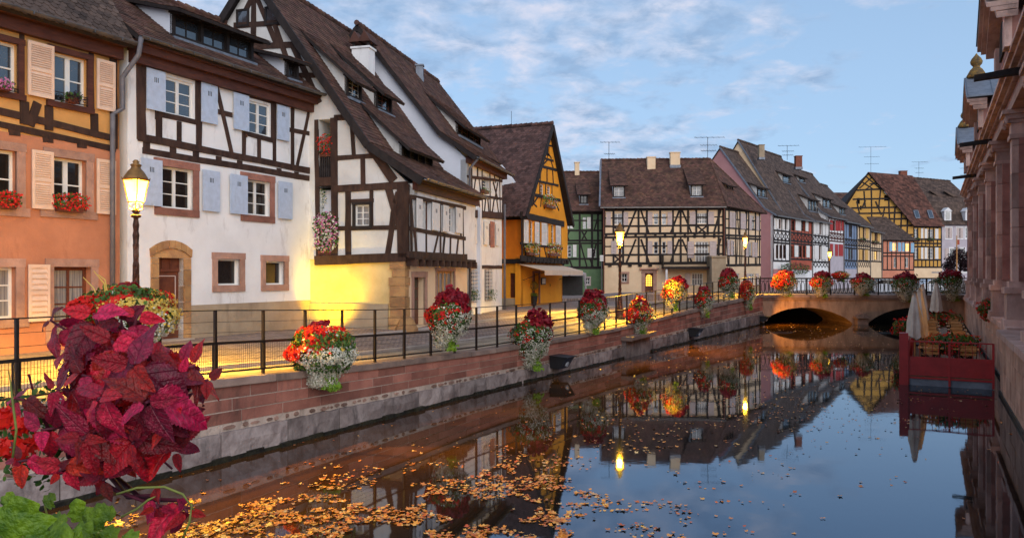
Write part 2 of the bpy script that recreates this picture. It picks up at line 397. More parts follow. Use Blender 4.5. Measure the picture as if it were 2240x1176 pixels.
# ---------------------------------------------------------------- roofs
def tile_field(P00,P10,P11,P01,tw,th,rounded=False,jit=1.0,rows=None):
    P00,P10,P11,P01 = map(Vector,(P00,P10,P11,P01))
    nrm = (P10-P00).cross(P01-P00).normalized()
    if nrm.z < 0: nrm = -nrm
    sl = ((P01+P11)/2-(P00+P10)/2).length; nr = max(1, int(round(sl/th)))
    res = []
    for r in range(nr):
        t0 = r/nr; t1 = min(1, (r+1.55)/nr)
        A0 = P00.lerp(P01,t0); B0 = P10.lerp(P11,t0); A1 = P00.lerp(P01,t1); B1 = P10.lerp(P11,t1)
        wd = (B0-A0).length; nc = max(1, int(round(wd/tw)))
        off = .5 if r % 2 else 0
        for c in range(-1 if off else 0, nc):
            a = max(0, (c+off)/nc); b = min(1, (c+1+off)/nc)
            if b-a < .2/nc: continue
            g = .04/nc; a += g; b -= g
            j = R.uniform(-.006,.006)*jit; up = R.uniform(.026,.040)*jit; sh = R.uniform(-.01,.01)*jit
            p = [A0.lerp(B0,a), A0.lerp(B0,b), A1.lerp(B1,b), A1.lerp(B1,a)]
            dn = (A0-A1).normalized()
            res.append((p, nrm, dn, up, j, sh))
    return res
def tile_mesh(m, tl, rounded):
    p, n, dn, up, j, sh = tl
    lo = n*(up+j); lo2 = n*(up-j); hi = n*.008
    th_ = n*.016
    d = dn*(sh)
    if rounded:
        w_ = p[1]-p[0]; k = w_.length*.32
        pts = [p[0]+lo+d, p[0]+w_*.25+lo+dn*k+d, p[0]+w_*.75+lo2+dn*k+d, p[1]+lo2+d, p[2]+hi, p[3]+hi]
    else: pts = [p[0]+lo+d, p[1]+lo2+d, p[2]+hi, p[3]+hi]
    q = len(pts); vs = [tuple(x) for x in pts]+[tuple(x-th_) for x in pts[:q-2]]
    fs = [tuple(range(q))]
    e = q-3
    for i in range(e): fs.append((i, q+i, q+i+1, i+1))
    fs.append((0, q-1, q)); fs.append((e, q+e, q-2))
    m.add(vs, fs)
def roof_plane(parent, A, B, C, D, mat_, tw=.17, th=.15, thick=.12, rounded=False, single=0, under=None, tiles=True, name='roof', jit=1.0, ridge=True):
    """A,B eave left/right, C,D ridge right/left"""
    A,B,C,D = map(Vector,(A,B,C,D))
    n = (B-A).cross(D-A).normalized()
    if n.z < 0: n = -n
    m = M(); m.prism([A,B,C,D], -n*thick)
    o = m.build(name, under or m_timberblack, parent)
    if tiles:
        fl = tile_field(A,B,C,D,tw,th,rounded,jit)
        fl.sort(key=lambda t: t[0][0].length)
        for t in fl[:single]:
            g = M(); tile_mesh(g, t, rounded); g.build('roof_tile', mat_, o)
        g = M()
        for t in fl[single:]: tile_mesh(g, t, rounded)
        if g.v: g.build('roof_tiling', mat_, o, kind='stuff')
    return o
def ridge_caps(parent, p, q, mat_, r=.11, step=.32):
    p = Vector(p); q = Vector(q); k = max(1, int((q-p).length/step)); m = M()
    for i in range(k):
        a = p.lerp(q, i/k); b = p.lerp(q, (i+1.12)/k); jz = Vector((0,0,R.uniform(-.012,.012)))
        m.tube([a+jz+Vector((0,0,.03)), b+jz], [r*1.12, r*.92], 8)
    return m.build('ridge_tiles', mat_, parent, kind='stuff')
def gutter(fac, parent, u0, z0, u1, z1, v, r=.07):
    m = M(); n = 14
    a = [(math.cos(PI+PI*i/n)*r, math.sin(PI+PI*i/n)*r) for i in range(n+1)]
    for (u,z) in ((u0,z0),(u1,z1)):
        for sx, sz in a: m.v.append(fac.W(u, v+sx, z+sz))
        for sx, sz in a: m.v.append(fac.W(u, v+sx*.86, z+sz*.86+.004))
    k = n+1
    for i in range(n):
        m.f.append((i,i+1,2*k+i+1,2*k+i)); m.f.append((k+i+1,k+i,3*k+i,3*k+i+1))
    for b in (0, 2*k):
        for i in range(n): m.f.append((b+i, b+k+i, b+k+i+1, b+i+1))
    m.f.append((0,k,3*k,2*k)); m.f.append((n,2*k+n,3*k+n,k+n))
    st = (u1-u0)
    for i in range(int(abs(st)/.8)+1):
        u = u0+st*(i+.3)/(int(abs(st)/.8)+1); z = z0+(z1-z0)*(u-u0)/(u1-u0)
        fac.fbox(m, u-.015, u+.015, z-r*1.05, z-r*.2, v-r*.2, v+r*1.1)
    return m.build('gutter', m_zinc, parent, smooth=False)
def dormer(fac, parent, ze, tanp, x0, yt0, x1, yb1, q=.45, v0=0, nwin=1, rows=2, fm=None, gm=None, wallm=None, oh=.45, sideoh=.25, mt=None, tw=.17, th=.15, cols=2, frame=None, glz=None):
    """shed dormer: front face through these pixels, on the slope z = ze + tanp*(v0-v)"""
    # find depth so that the bottom left pixel sits on the roof plane
    lo, hi = -.2, 12.0
    yb = yb1
    def f(d): return fac.Zp(x1, yb, -d)-(ze+tanp*(d+v0))
    for _ in range(50):
        mid = (lo+hi)/2
        if f(mid) > 0: lo = mid
        else: hi = mid
    d = (lo+hi)/2
    u0, zt = fac.Lc(x0, yt0, -d); u1, zb = fac.Lc(x1, yb1, -d)
    wallm = wallm or m_whitegray; mt = mt or m_tile; frame = frame or m_timberblack
    tb = ze+tanp*(d+v0)
    dr = (zt-tb)/(tanp-q)            # run of the dormer back to the slope
    root = None
    m = M()
    for u, sg in ((u0,1),(u1,-1)):
        m.prism([fac.W(u,-d+.0,tb-.05), fac.W(u,-d,zt), fac.W(u,-d-dr,zt+q*dr)], Vector((fac.d.x,fac.d.y,0))*.06*sg)
    fac.fbox(m,u0+.03,u1-.03,tb-.04,tb-.01,-d-.35,-d-.12)
    o = m.build('dormer', wallm, parent)
    # front frame
    m = M(); fw = .10
    fac.fbox(m,u0-.02,u1+.02,tb-.1,tb+.08,-d-.05,-d+.07); fac.fbox(m,u0-.02,u1+.02,zt-.12,zt,-d-.05,-d+.05)
    wd = (u1-u0-fw)/nwin
    for i in range(nwin+1): fac.fbox(m,u0+wd*i,u0+wd*i+fw,tb+.08,zt-.12,-d-.08,-d+.04)
    m.build('dormer_frame', frame, o)
    for i in range(nwin):
        a = u0+wd*i+fw; b = u0+wd*(i+1)
        m = M(); z0_, z1_ = tb+.08, zt-.12; vv = -d-.06
        bw = .035
        fac.fbox(m,a,a+bw,z0_,z1_,vv-.03,vv); fac.fbox(m,b-bw,b,z0_,z1_,vv-.03,vv); fac.fbox(m,a+bw,b-bw,z0_,z0_+bw,vv-.03,vv-.002); fac.fbox(m,a+bw,b-bw,z1_-bw,z1_,vv-.03,vv-.002)
        for c in range(1,cols): x = a+(b-a)*c/cols; fac.fbox(m,x-.022,x+.022,z0_+bw,z1_-bw,vv-.03,vv-.003)
        for r_ in range(1,rows): z = z0_+(z1_-z0_)*r_/rows; fac.fbox(m,a+bw,b-bw,z-.012,z+.012,vv-.03,vv-.006)
        m.build('window', fm or m_frame, o)
        g = M(); g.add([fac.W(a,vv-.015,z0_),fac.W(b,vv-.015,z0_),fac.W(b,vv-.015,z1_),fac.W(a,vv-.015,z1_)],[(0,1,2,3)]); g.build('pane', gm or m_glass, o)
    # sill flashing and roof
    m = M(); fac.fbox(m,u0-.05,u1+.05,tb-.12,tb-.02,-d-.02,-d+.16); m.build('flashing', m_lead, o)
    A = fac.W(u0-sideoh,-d+oh,zt-q*oh+.06); B = fac.W(u1+sideoh,-d+oh,zt-q*oh+.06); C = fac.W(u1+sideoh,-d-dr-.3,zt+q*(dr+.3)+.06); D = fac.W(u0-sideoh,-d-dr-.3,zt+q*(dr+.3)+.06)
    n = (Vector(B)-Vector(A)).cross(Vector(D)-Vector(A)).normalized()
    m = M(); m.prism([A,B,C,D], -n*(.09 if n.z > 0 else -.09))
    k = max(2,int((u1-u0)/.55))
    for i in range(k+1):
        u = u0+(u1-u0)*i/k
        m.bar(fac.W(u,-d-.1,zt-.02), fac.W(u,-d+oh*.8,zt-.02-q*oh*.8-.02), .07, .09)
    m.build('dormer_eaves', m_timberblack, o)
    g = M()
    for t in tile_field(A,B,C,D,tw,th): tile_mesh(g, t, False)
    g.build('dormer_tiling', mt, o, kind='stuff')
    return o
def chimney(parent, p, w_, d_, h, mat_, cap=None, drx=(1,0)):
    """p: centre of its foot"""
    p = Vector(p); a = Vector((drx[0],drx[1],0)).normalized(); b = Vector((-a.y,a.x,0)); m = M()
    def bx(m, hw, hd, z0, z1):
        m.hexa([tuple(p+a*x*hw+b*y*hd+Vector((0,0,z))) for z in (z0,z1) for x,y in ((-1,-1),(1,-1),(1,1),(-1,1))])
    bx(m, w_/2, d_/2, 0, h); bx(m, w_/2+.05, d_/2+.05, h, h+.08)
    o = m.build('chimney', mat_, parent)
    m = M(); bx(m, w_/2*1.15, d_/2*1.15, -.05, .22); m.build('flashing', m_lead, o)
    return o
def antenna(parent, p, h, sz=1.0, ang=0):
    p = Vector(p); m = M(); m.tube([p, p+Vector((0,0,h))], .025, 5)
    d = Vector((math.cos(ang), math.sin(ang), .05)); s_ = Vector((-math.sin(ang), math.cos(ang), 0))
    for k, (zz_, ln) in enumerate(((1, sz), (.62, sz*.55), (.35, sz*.5))):
        c = p+Vector((0,0,h*zz_-.02)); m.tube([c-d*ln*.8, c+d*ln], .018, 4)
        for i in range(6):
            e = c+d*(ln*(-.7+1.7*i/5)); m.tube([e-s_*.25*(1-.08*i)-Vector((0,0,.12)), e+s_*.25*(1-.08*i)+Vector((0,0,.12))], .010, 3)
    return m.build('antenna', m_iron, parent)
# ================================================================ SETTING
def interp(x, xs, ys): return float(np.interp(x, xs, ys))
QP = [(-16.0,-6),(-5.4,13.2),(-3.05,17.6),(-.85,21.7),(1.45,25.7),(3.95,30),(7.9,36.8),(11.05,42.2),(16.8,52)]
QY = [p[1] for p in QP]; QXs = [p[0] for p in QP]
QZ = [1.50,1.48,1.29,1.17,1.15,1.21,1.47,1.68,1.99]
def quayX(Y): return interp(Y, QY, QXs)
def quayZ(Y): return interp(Y, QY, QZ)
def qn(Y):      # tangent and canal-side normal
    d = Vector((quayX(Y+1)-quayX(Y-1), 2)).normalized() if Y < 51 else Vector((.587,1)).normalized()
    return d, Vector((d.y,-d.x))
def gz(X, Y):
    if Y <= 52:
        t = max(0, min(1, (quayX(Y)-.4-X)/7.0)); far = interp(Y, [0,27,33,60], [1.42,1.42,1.55,1.52]); t = t*t*(3-2*t)
        return (quayZ(Y)-.02)*(1-t)+far*t
    k = max(0, min(1, (Y-58)/7)); hi = 1.97 if X > 8 else (1.52+.45*max(0,min(1,(X-2)/6)))
    return hi*(1-k)+1.50*k
m_street = mat('street_cobbles', (.44,.33,.28), (.29,.22,.19), 1.4, .75, .0, 20, dirt=((.22,.17,.15), .8, .55))
def cobble(m, sx, sy, st=.8, rot=.53):
    t = m.node_tree; n = t.nodes; l = t.links; b = n['Principled BSDF']
    g = n.new('ShaderNodeNewGeometry'); mp_ = n.new('ShaderNodeMapping'); mp_.inputs['Rotation'].default_value = (0,0,rot)
    l.new(g.outputs['Position'], mp_.inputs[0])
    bk = n.new('ShaderNodeTexBrick'); bk.inputs['Scale'].default_value = 1; bk.inputs['Brick Width'].default_value = sx; bk.inputs['Row Height'].default_value = sy
    bk.inputs['Mortar Size'].default_value = .012; bk.inputs['Mortar Smooth'].default_value = .4; bk.inputs['Color1'].default_value = (1,1,1,1); bk.inputs['Color2'].default_value = (.62,.62,.62,1); bk.inputs['Mortar'].default_value = (.25,.25,.25,1)
    l.new(mp_.outputs[0], bk.inputs[0])
    src = b.inputs['Base Color'].links[0].from_socket
    mx = n.new('ShaderNodeMix'); mx.data_type = 'RGBA'; mx.blend_type = 'MULTIPLY'; mx.inputs[0].default_value = .85
    l.new(src, mx.inputs[6]); l.new(bk.outputs[0], mx.inputs[7]); l.new(mx.outputs[2], b.inputs['Base Color'])
    bp = n.new('ShaderNodeBump'); bp.inputs['Strength'].default_value = st; bp.inputs['Distance'].default_value = .03
    iv = n.new('ShaderNodeMath'); iv.operation = 'SUBTRACT'; iv.inputs[0].default_value = 1; l.new(bk.outputs['Fac'], iv.inputs[1])
    l.new(iv.outputs[0], bp.inputs['Height']); l.new(bp.outputs[0], b.inputs['Normal'])
cobble(m_street, .16, .11)
m_paving = mat('pale_paving', (.50,.40,.28), (.36,.28,.20), 2.0, .7, .15, 30, dirt=((.2,.15,.11), 1.5, .58)); cobble(m_paving, .9, .6, .4)
m_kerb = mat('kerb_stone', (.46,.40,.35), (.33,.28,.25), 2.0, .8, .3, 30)
def sheet(name, rows, mat_, **kw):
    m = M(); n = len(rows[0])
    for r in rows: m.v.extend(r)
    for i in range(len(rows)-1):
        for j in range(n-1): m.f.append((i*n+j, i*n+j+1, (i+1)*n+j+1, (i+1)*n+j))
    me_o = m.build(name, mat_, None, **kw)
    me = me_o.data
    if me.polygons[0].normal.z < 0: me.flip_normals()
    return me_o
Ys = [-6,0,5,9,12,15,17.6,19.6,21.7,23.7,25.7,28,30,32,34,36.8,39.5,42.2,45,48,52,52.01,55,58]
rows = []
for Y in Ys:
    x0 = quayX(min(Y,52)) if Y <= 52 else 16.8+(Y-52)*.06
    offs = [.3,1,1.8,2.7,3.6,4.6,5.6,6.6,7.6,9,12,18,30,50]
    rows.append([(x0-o_, Y, gz(x0-o_, Y)) for o_ in offs])
sheet('street', rows, m_street, kind='structure')
rows = []
for Y in [58,59.5,61,63,65,70,80,100,140,220,400,1500]:
    rows.append([(X, Y, gz(X,Y) if Y < 80 else 1.5) for X in [-400,-80,-20,0,6,10,14,17,20,25,32,45,80,160,500]])
sheet('square', rows, m_street, kind='structure')
def strip(name, o0, o1, dz, mat_, Y0=4, Y1=52, hgt=0):
    rs = []; Y = Y0
    while Y <= Y1+.001:
        d, n_ = qn(Y); x = quayX(Y)
        a = Vector((x,Y))-n_*o0; b = Vector((x,Y))-n_*o1
        if hgt: rs.append([(a.x,a.y,gz(a.x,a.y)-.02),(a.x,a.y,gz(a.x,a.y)+dz+hgt),(b.x,b.y,gz(b.x,b.y)+dz+hgt),(b.x,b.y,gz(b.x,b.y)-.02)])
        else: rs.append([(a.x,a.y,gz(a.x,a.y)+dz),(b.x,b.y,gz(b.x,b.y)+dz)])
        Y += .8
    return sheet(name, rs, mat_, kind='structure')
strip('footpath', .40, 1.75, .006, m_paving)
strip('kerb', 1.75, 1.93, .0, m_kerb, hgt=.09)
strip('kerb', 4.6, 4.78, .0, m_kerb, Y0=20, Y1=46, hgt=.06)
# water -----------------------------------------------------------
m_water = bpy.data.materials.new('canal_water'); m_water.use_nodes = True
t = m_water.node_tree; n = t.nodes; l = t.links; b = n['Principled BSDF']
b.inputs['Base Color'].default_value = (.034,.013,.0042,1); b.inputs['Roughness'].default_value = .03; b.inputs['IOR'].default_value = 2.3
b.inputs['Specular Tint'].default_value = (.34,.62,1,1)
g = n.new('ShaderNodeNewGeometry'); mpw = n.new('ShaderNodeMapping'); mpw.inputs['Scale'].default_value = (1,1,1); l.new(g.outputs['Position'], mpw.inputs[0])
a1 = n.new('ShaderNodeTexNoise'); a1.inputs['Scale'].default_value = 1.3; a1.inputs['Detail'].default_value = 3; l.new(mpw.outputs[0], a1.inputs['Vector'])
a2 = n.new('ShaderNodeTexNoise'); a2.inputs['Scale'].default_value = 7; a2.inputs['Detail'].default_value = 2; l.new(mpw.outputs[0], a2.inputs['Vector'])
ad = n.new('ShaderNodeMath'); ad.operation = 'MULTIPLY_ADD'; ad.inputs[1].default_value = .10; l.new(a2.outputs[0], ad.inputs[0]); l.new(a1.outputs[0], ad.inputs[2])
bp = n.new('ShaderNodeBump'); bp.inputs['Strength'].default_value = .04; bp.inputs['Distance'].default_value = .03; l.new(ad.outputs[0], bp.inputs['Height']); l.new(bp.outputs[0], b.inputs['Normal'])
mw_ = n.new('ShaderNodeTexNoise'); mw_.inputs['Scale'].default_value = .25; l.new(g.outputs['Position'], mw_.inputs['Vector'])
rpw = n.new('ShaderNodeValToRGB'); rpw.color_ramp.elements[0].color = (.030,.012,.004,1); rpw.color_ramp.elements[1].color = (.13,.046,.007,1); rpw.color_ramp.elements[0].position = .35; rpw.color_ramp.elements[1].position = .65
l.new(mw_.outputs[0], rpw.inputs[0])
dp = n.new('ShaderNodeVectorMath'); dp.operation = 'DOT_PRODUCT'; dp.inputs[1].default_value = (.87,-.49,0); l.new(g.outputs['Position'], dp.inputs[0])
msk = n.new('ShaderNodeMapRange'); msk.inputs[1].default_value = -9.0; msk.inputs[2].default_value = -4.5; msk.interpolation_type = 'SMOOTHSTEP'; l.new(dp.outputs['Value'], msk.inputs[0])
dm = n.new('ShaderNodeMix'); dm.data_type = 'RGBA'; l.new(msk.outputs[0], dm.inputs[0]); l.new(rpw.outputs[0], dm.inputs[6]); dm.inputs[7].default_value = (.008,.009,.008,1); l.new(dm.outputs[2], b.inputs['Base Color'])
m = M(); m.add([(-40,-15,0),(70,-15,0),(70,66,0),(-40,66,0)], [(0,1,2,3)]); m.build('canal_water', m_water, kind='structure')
m = M(); m.box(-40,160,64,64.4,-1,1.45); m.build('dark_canal_backdrop', m_dark, kind='structure')  # added near-black sheet, painted as the shade seen through the bridge arches
# quay wall -------------------------------------------------------
m_red = m_red
m_block = mat('quay_red_sandstone', (.42,.175,.125), (.28,.11,.082), 1.6, .88, .45, 22, rand='object', ramt=.34, dirt=((.10,.055,.045), 1.1, .56))
m_grey = mat('quay_grey_stone', (.34,.28,.26), (.17,.13,.12), 2.2, .85, .9, 9, rand='object', ramt=.32, dirt=((.055,.045,.042), 1.8, .52))
m_mortar = mat('pale_mortar', (.58,.46,.38), (.42,.33,.27), 3, .95, .6, 20, dirt=((.12,.09,.07), 2, .55))
m_rubble = mat('rubble_stone', (.36,.22,.17), (.22,.13,.10), 5, .9, .6, 25, rand='island', ramt=.5)
m_cap = mat('quay_capstone', (.34,.235,.185), (.20,.14,.115), 1.6, .85, .4, 18, rand='object', ramt=.18, dirt=((.10,.08,.06), 1.4, .55))
m_moss = mat('wet_algae_stone', (.035,.032,.018), (.012,.011,.009), 5, .5, .9, 12)
YQ0 = 7.5
seg = []; Y = YQ0; acc = 0
yy = np.arange(YQ0, 52.01, .05); xx = np.array([quayX(v) for v in yy]); ds = np.hypot(np.diff(xx), np.diff(yy)); ss = np.concatenate([[0], np.cumsum(ds)]); SLEN = float(ss[-1])
def qs(s_):
    Y_ = float(np.interp(s_, ss, yy)); return Vector((quayX(Y_), Y_)), qn(Y_)[1], quayZ(Y_)
qw = thing('quay_wall', (quayX(30),30,0), 'long red sandstone quay wall with grey stone footing along the left bank of the canal', 'wall')
def qblock(m, s0, s1, f0, f1, v0, v1, absz=False, jit=.006):
    pa, na, za = qs(s0); pb, nb, zb = qs(s1); j = R.uniform(-jit, jit)
    def P(p, n_, v, z): q = p+n_*v; return (q.x, q.y, z)
    A0, A1 = (f0, f1) if absz else (f0*za, f1*za); B0, B1 = (f0, f1) if absz else (f0*zb, f1*zb)
    v1 += j
    m.hexa([P(pa,na,v0,A0),P(pb,nb,v0,B0),P(pb,nb,v1,B0),P(pa,na,v1,A0),P(pa,na,v0,A1),P(pb,nb,v0,B1),P(pb,nb,v1,B1),P(pa,na,v1,A1)])
m = M(); s_ = 0
while s_ < SLEN: qblock(m, s_, min(SLEN,s_+1), -.8, 1.0, -.5, -.030, jit=0); s_ += 1
for q in range(len(m.v)):
    if m.v[q][2] < 0: m.v[q] = (m.v[q][0], m.v[q][1], -1)
    elif m.v[q][2] > .5: m.v[q] = (m.v[q][0], m.v[q][1], m.v[q][2]-.03)
m.build('wall_core', m_mortar, qw)
nst = 0
for k in range(3):
    f0 = .44+k*(.90-.44)/3; f1 = .44+(k+1)*(.90-.44)/3; s_ = R.uniform(-.6,0)
    while s_ < SLEN:
        ln = R.uniform(.6,1.25); a = max(0,s_)+.010; b_ = min(SLEN, s_+ln)-.010
        if b_-a > .1:
            m = M(); qblock(m, a, b_, f0+.008, f1-.008, -.2, -.018, jit=.006); m.build('sandstone_block', m_block, qw)
        s_ += ln
s_ = -.3
while s_ < SLEN:
    ln = R.uniform(1.2,2.0); a = max(0,s_)+.012; b_ = min(SLEN, s_+ln)-.012
    if b_-a > .1:
        m = M(); k = 4
        # a weathered block: subdivided front with uneven relief
        pts = {}
        nu, nv = 7, 4
        for i in range(nu+1):
            for j in range(nv+1):
                p, n_, z_ = qs(a+(b_-a)*i/nu); edge = i in (0,nu) or j in (0,nv)
                v = .07+(-.022 if edge else R.uniform(-.012,.022)); q = p+n_*v
                pts[(i,j)] = len(m.v); m.v.append((q.x,q.y, -.25+(z_*.345+.25)*j/nv + (R.uniform(-.012,.012) if j == nv else 0)))
        for i in range(nu):
            for j in range(nv): m.f.append((pts[(i,j)],pts[(i+1,j)],pts[(i+1,j+1)],pts[(i,j+1)]))
        for i in range(nu):
            A_ = []
            for ii in (i,i+1):
                p, n_, z_ = qs(a+(b_-a)*ii/nu); q = p-n_*.1; A_.append(len(m.v)); m.v.append((q.x,q.y,m.v[pts[(ii,nv)]][2]))
            m.f.append((pts[(i,nv)],pts[(i+1,nv)],A_[1],A_[0]))
        for ii in (0,nu):
            A_ = []
            for j in (0,nv):
                p, n_, z_ = qs(a if ii == 0 else b_); q = p-n_*.1; A_.append(len(m.v)); m.v.append((q.x,q.y,m.v[pts[(ii,j)]][2]))
            m.f.append((pts[(ii,0)],pts[(ii,nv)],A_[1],A_[0]))
        m.build('footing_block', m_grey, qw)
    s_ += ln
m = M(); s_ = 0
while s_ < SLEN:
    ln = R.choice([R.uniform(.08,.18),R.uniform(.16,.42)]); f0 = .355+R.uniform(0,.025); f1 = .432-R.uniform(0,.022); p, n_, z_ = qs(s_+ln/2)
    if R.random() < .8:
        b0 = len(m.v); c = p+n_*R.uniform(-.05,-.01); h = (f1-f0)*z_/2; d_ = Vector((-n_.y,n_.x)); zc = (f0+f1)/2*z_
        k = 7
        for lay, (sc_, v_) in enumerate(((1,0),(.82,.035))):
            for i in range(k):
                a_ = 2*PI*i/k; q = c+d_*math.cos(a_)*ln*.46*sc_*R.uniform(.85,1.1)+n_*v_; m.v.append((q.x,q.y,zc+math.sin(a_)*h*sc_*R.uniform(.85,1.1)))
        for i in range(k): m.f.append((b0+i,b0+(i+1)%k,b0+k+(i+1)%k,b0+k+i))
        m.f.append(tuple(b0+k+i for i in range(k)))
    s_ += ln+R.choice([.015,.02,.04,.12])
m.build('rubble_course', m_rubble, qw, kind='stuff')
m = M(); s_ = 0
while s_ < SLEN-.05: qblock(m, s_, min(SLEN,s_+.4), -.3, .075+R.uniform(-.02,.02), -.3, .12+R.uniform(-.03,.03), absz=True); s_ += .4
m.build('waterline_ledge', m_moss, qw)
s_ = 0
while s_ < SLEN-.05:
    ln = R.uniform(1.1,1.6); m = M(); e = min(SLEN, s_+ln)
    pa, na, za = qs(s_+.004); pb, nb, zb = qs(e-.004)
    def P(p, n_, v, z): q = p+n_*v; return (q.x, q.y, z)
    j = R.uniform(-.008,.008)
    m.hexa([P(pa,na,-.42,za*.905),P(pb,nb,-.42,zb*.905),P(pb,nb,.04+j,zb*.905),P(pa,na,.04+j,za*.905),P(pa,na,-.42,za+.01),P(pb,nb,-.42,zb+.01),P(pb,nb,.03+j,zb),P(pa,na,.03+j,za)])
    m.build('capstone', m_cap, qw); s_ += ln
# projecting mossy landing stone + drain stains
m = M(); sl0 = float(np.interp(30.6, yy, ss)); qblock(m, sl0, sl0+2.9, .56, .68, -.2, .42, jit=0); m.build('landing_stone', m_cap, qw)
m = M(); qblock(m, sl0+.1, sl0+2.8, .0, .555, -.2, .16, jit=0); m.build('landing_support', m_grey, qw)
# black floodlight boxes on the quay wall
m_blackbox = mat('black_steel_box', (.022,.022,.024), (.014,.014,.015), 3, .5, .1, 20, spec=.5)
m_lens = mat('pale_glass_lens', (.55,.60,.66), (.5,.55,.6), 3, .12, 0, ior=1.6)
def floodbox(px, py, sc, lab):
    Y = None
    lo, hi = 10, 52
    for _ in range(40):
        mid = (lo+hi)/2
        if quayX(mid)/mid*FPX+CXP < px: lo = mid
        else: hi = mid
    Y = lo; p = Vector((quayX(Y), Y)); d, n_ = qn(Y); z = CAMZ-(py-CYP)*Y/FPX
    t = thing('floodlight_box', (p.x,p.y,z), lab, 'floodlight', 'black floodlight boxes on the quay wall'); m = M()
    def Q(a, v, h): q = p+d*a+n_*v; return (q.x,q.y,z+h)
    w_ = .33*sc
    m.hexa([Q(-w_,.05,-.18*sc),Q(w_,.05,-.18*sc),Q(w_,.38,-.20*sc),Q(-w_,.38,-.20*sc),Q(-w_,.05,.2*sc),Q(w_,.05,.2*sc),Q(w_,.62,.16*sc),Q(-w_,.62,.16*sc)])
    m.hexa([Q(-w_*1.08,.03,.2*sc),Q(w_*1.08,.03,.2*sc),Q(w_*1.08,.68,.165*sc),Q(-w_*1.08,.68,.165*sc),Q(-w_*1.08,.03,.225*sc),Q(w_*1.08,.03,.225*sc),Q(w_*1.08,.68,.19*sc),Q(-w_*1.08,.68,.19*sc)])
    m.build('housing', m_blackbox, t)
    m = M(); c = Vector(Q(.05,.44,-.05*sc)); ax = (Vector(Q(.05,.6,-.1))-Vector(Q(.05,.4,-.02))).normalized()
    m.tube([c, c+ax*.07], [.10*sc,.085*sc], 14); m.build('lens', m_lens, t)
    return t
floodbox(1210,790,1.0,'black floodlight box low on the quay wall beside the trailing white basket, nearest of three')
floodbox(1508,726,1.0,'black floodlight box on the quay wall past the stone landing ledge')
floodbox(1661,697,.9,'black floodlight box in the corner where the quay wall meets the bridge')
# railing ---------------------------------------------------------
rl = thing('quay_railing', (quayX(30),30,quayZ(30)), 'black iron railing with wire mesh panels along the top of the quay wall', 'railing')
m_rail = mat('dark_rail_paint', (.030,.020,.016), (.018,.012,.010), 5, .4, .1, 40, spec=.5, metallic=.2)
posts = []; s_ = .3
while s_ < SLEN: posts.append(s_); s_ += 1.13
def RP(s_, z, v=-.16): p, n_, zz_ = qs(s_); q = p+n_*v; return Vector((q.x,q.y,zz_+z))
for i, s_ in enumerate(posts):
    m = M(); p0 = RP(s_,.0); p1 = RP(s_,1.2)
    n_ = qs(s_)[1]; d_ = Vector((-n_.y,n_.x,0))
    m.bar(p0, p1, .012, .055, up=(n_.x,n_.y,0)); m.bar(p0+d_*.028, p1+d_*.028, .012, .055, up=(n_.x,n_.y,0)); m.build('post', m_rail, rl)
    if i+1 < len(posts):
        e = posts[i+1]
        for nm, z_, w_, h_ in (('top_rail',1.205,.06,.018),('middle_rail',.62,.03,.05),('bottom_rail',.10,.03,.028)):
            m = M(); m.bar(RP(s_+.01,z_), RP(e-.004,z_), w_, h_); m.build(nm, m_rail, rl)
        m = M()
        for z_ in (.81,1.0): m.tube([RP(s_,z_), RP(e,z_)], .004, 4)
        m.build('tension_wire', m_rail, rl)
        m = M(); nv = 22
        for k in range(nv+1):
            q = s_+.07+(e-s_-.12)*k/nv; m.bar(RP(q,.12), RP(q,.60), .005, .005)
        for k in range(6): m.bar(RP(s_+.07,.12+.48*k/5), RP(e-.05,.12+.48*k/5), .005, .005)
        for q in (s_+.06, e-.04): m.bar(RP(q,.10), RP(q,.61), .022, .022, up=(1,0,0))
        m.build('mesh_panel', m_rail, rl)
# ================================================================ BRIDGE
bf = Fac(1660, 1700/52.0, dr=(1,-.07)); m_bridge = mat('bridge_render', (.50,.32,.21), (.32,.20,.13), 1.6, .9, .5, 14, dirt=((.15,.09,.065), 1.2, .50), stretch=(1.5,1.5,.5))
bz = 1.95
br = thing('stone_bridge', bf.W(7,0,0), 'low two-arched stone bridge with iron railing spanning the canal', 'bridge')
a1p = [(1669,712),(1676,697),(1690,688),(1706,681),(1725,675.5),(1753,672),(1780,673),(1800,676.5),(1822,683),(1846,693),(1862,704),(1867,712)]
a2p = [(1896,712),(1902,704),(1915,694),(1935,684),(1958,677),(1988,672.5),(2015,672),(2045,675),(2075,683),(2092,692),(2100,712)]
ol = [(-.3,bz-.2),(-.3,-.5)]
for ap in (a1p, a2p):
    q = [bf.Lc(*p) for p in ap]; ol += [(q[0][0],-.5)]+q[0:]+[(q[-1][0],-.5)]
ol += [(15.8,-.5),(15.8,bz-.2)]
bf.wall('arch_wall', br, ol, m_bridge, thick=6, holes=[])
m = M(); bf.fbox(m,-.3,15.8,bz-.2,bz,-6,.18); bf.fbox(m,-.3,15.8,bz-.34,bz-.202,-.1,.09); m.build('deck_slab', m_cap, br)
pc = bf.Lc(1881,700); m = M(); bf.fbox(m, pc[0]-.34, pc[0]+.34, -.4, .42, -.2,.55); bf.fbox(m, pc[0]-.46, pc[0]+.46, .42,.54,-.2,.68); m.prism([bf.W(pc[0]-.42,-.1,.54),bf.W(pc[0]+.42,-.1,.54),bf.W(pc[0],-.1,.80)], Vector(bf.W(0,.7,0))-Vector(bf.W(0,0,0))); m.build('pier_cutwater', m_cap, br)
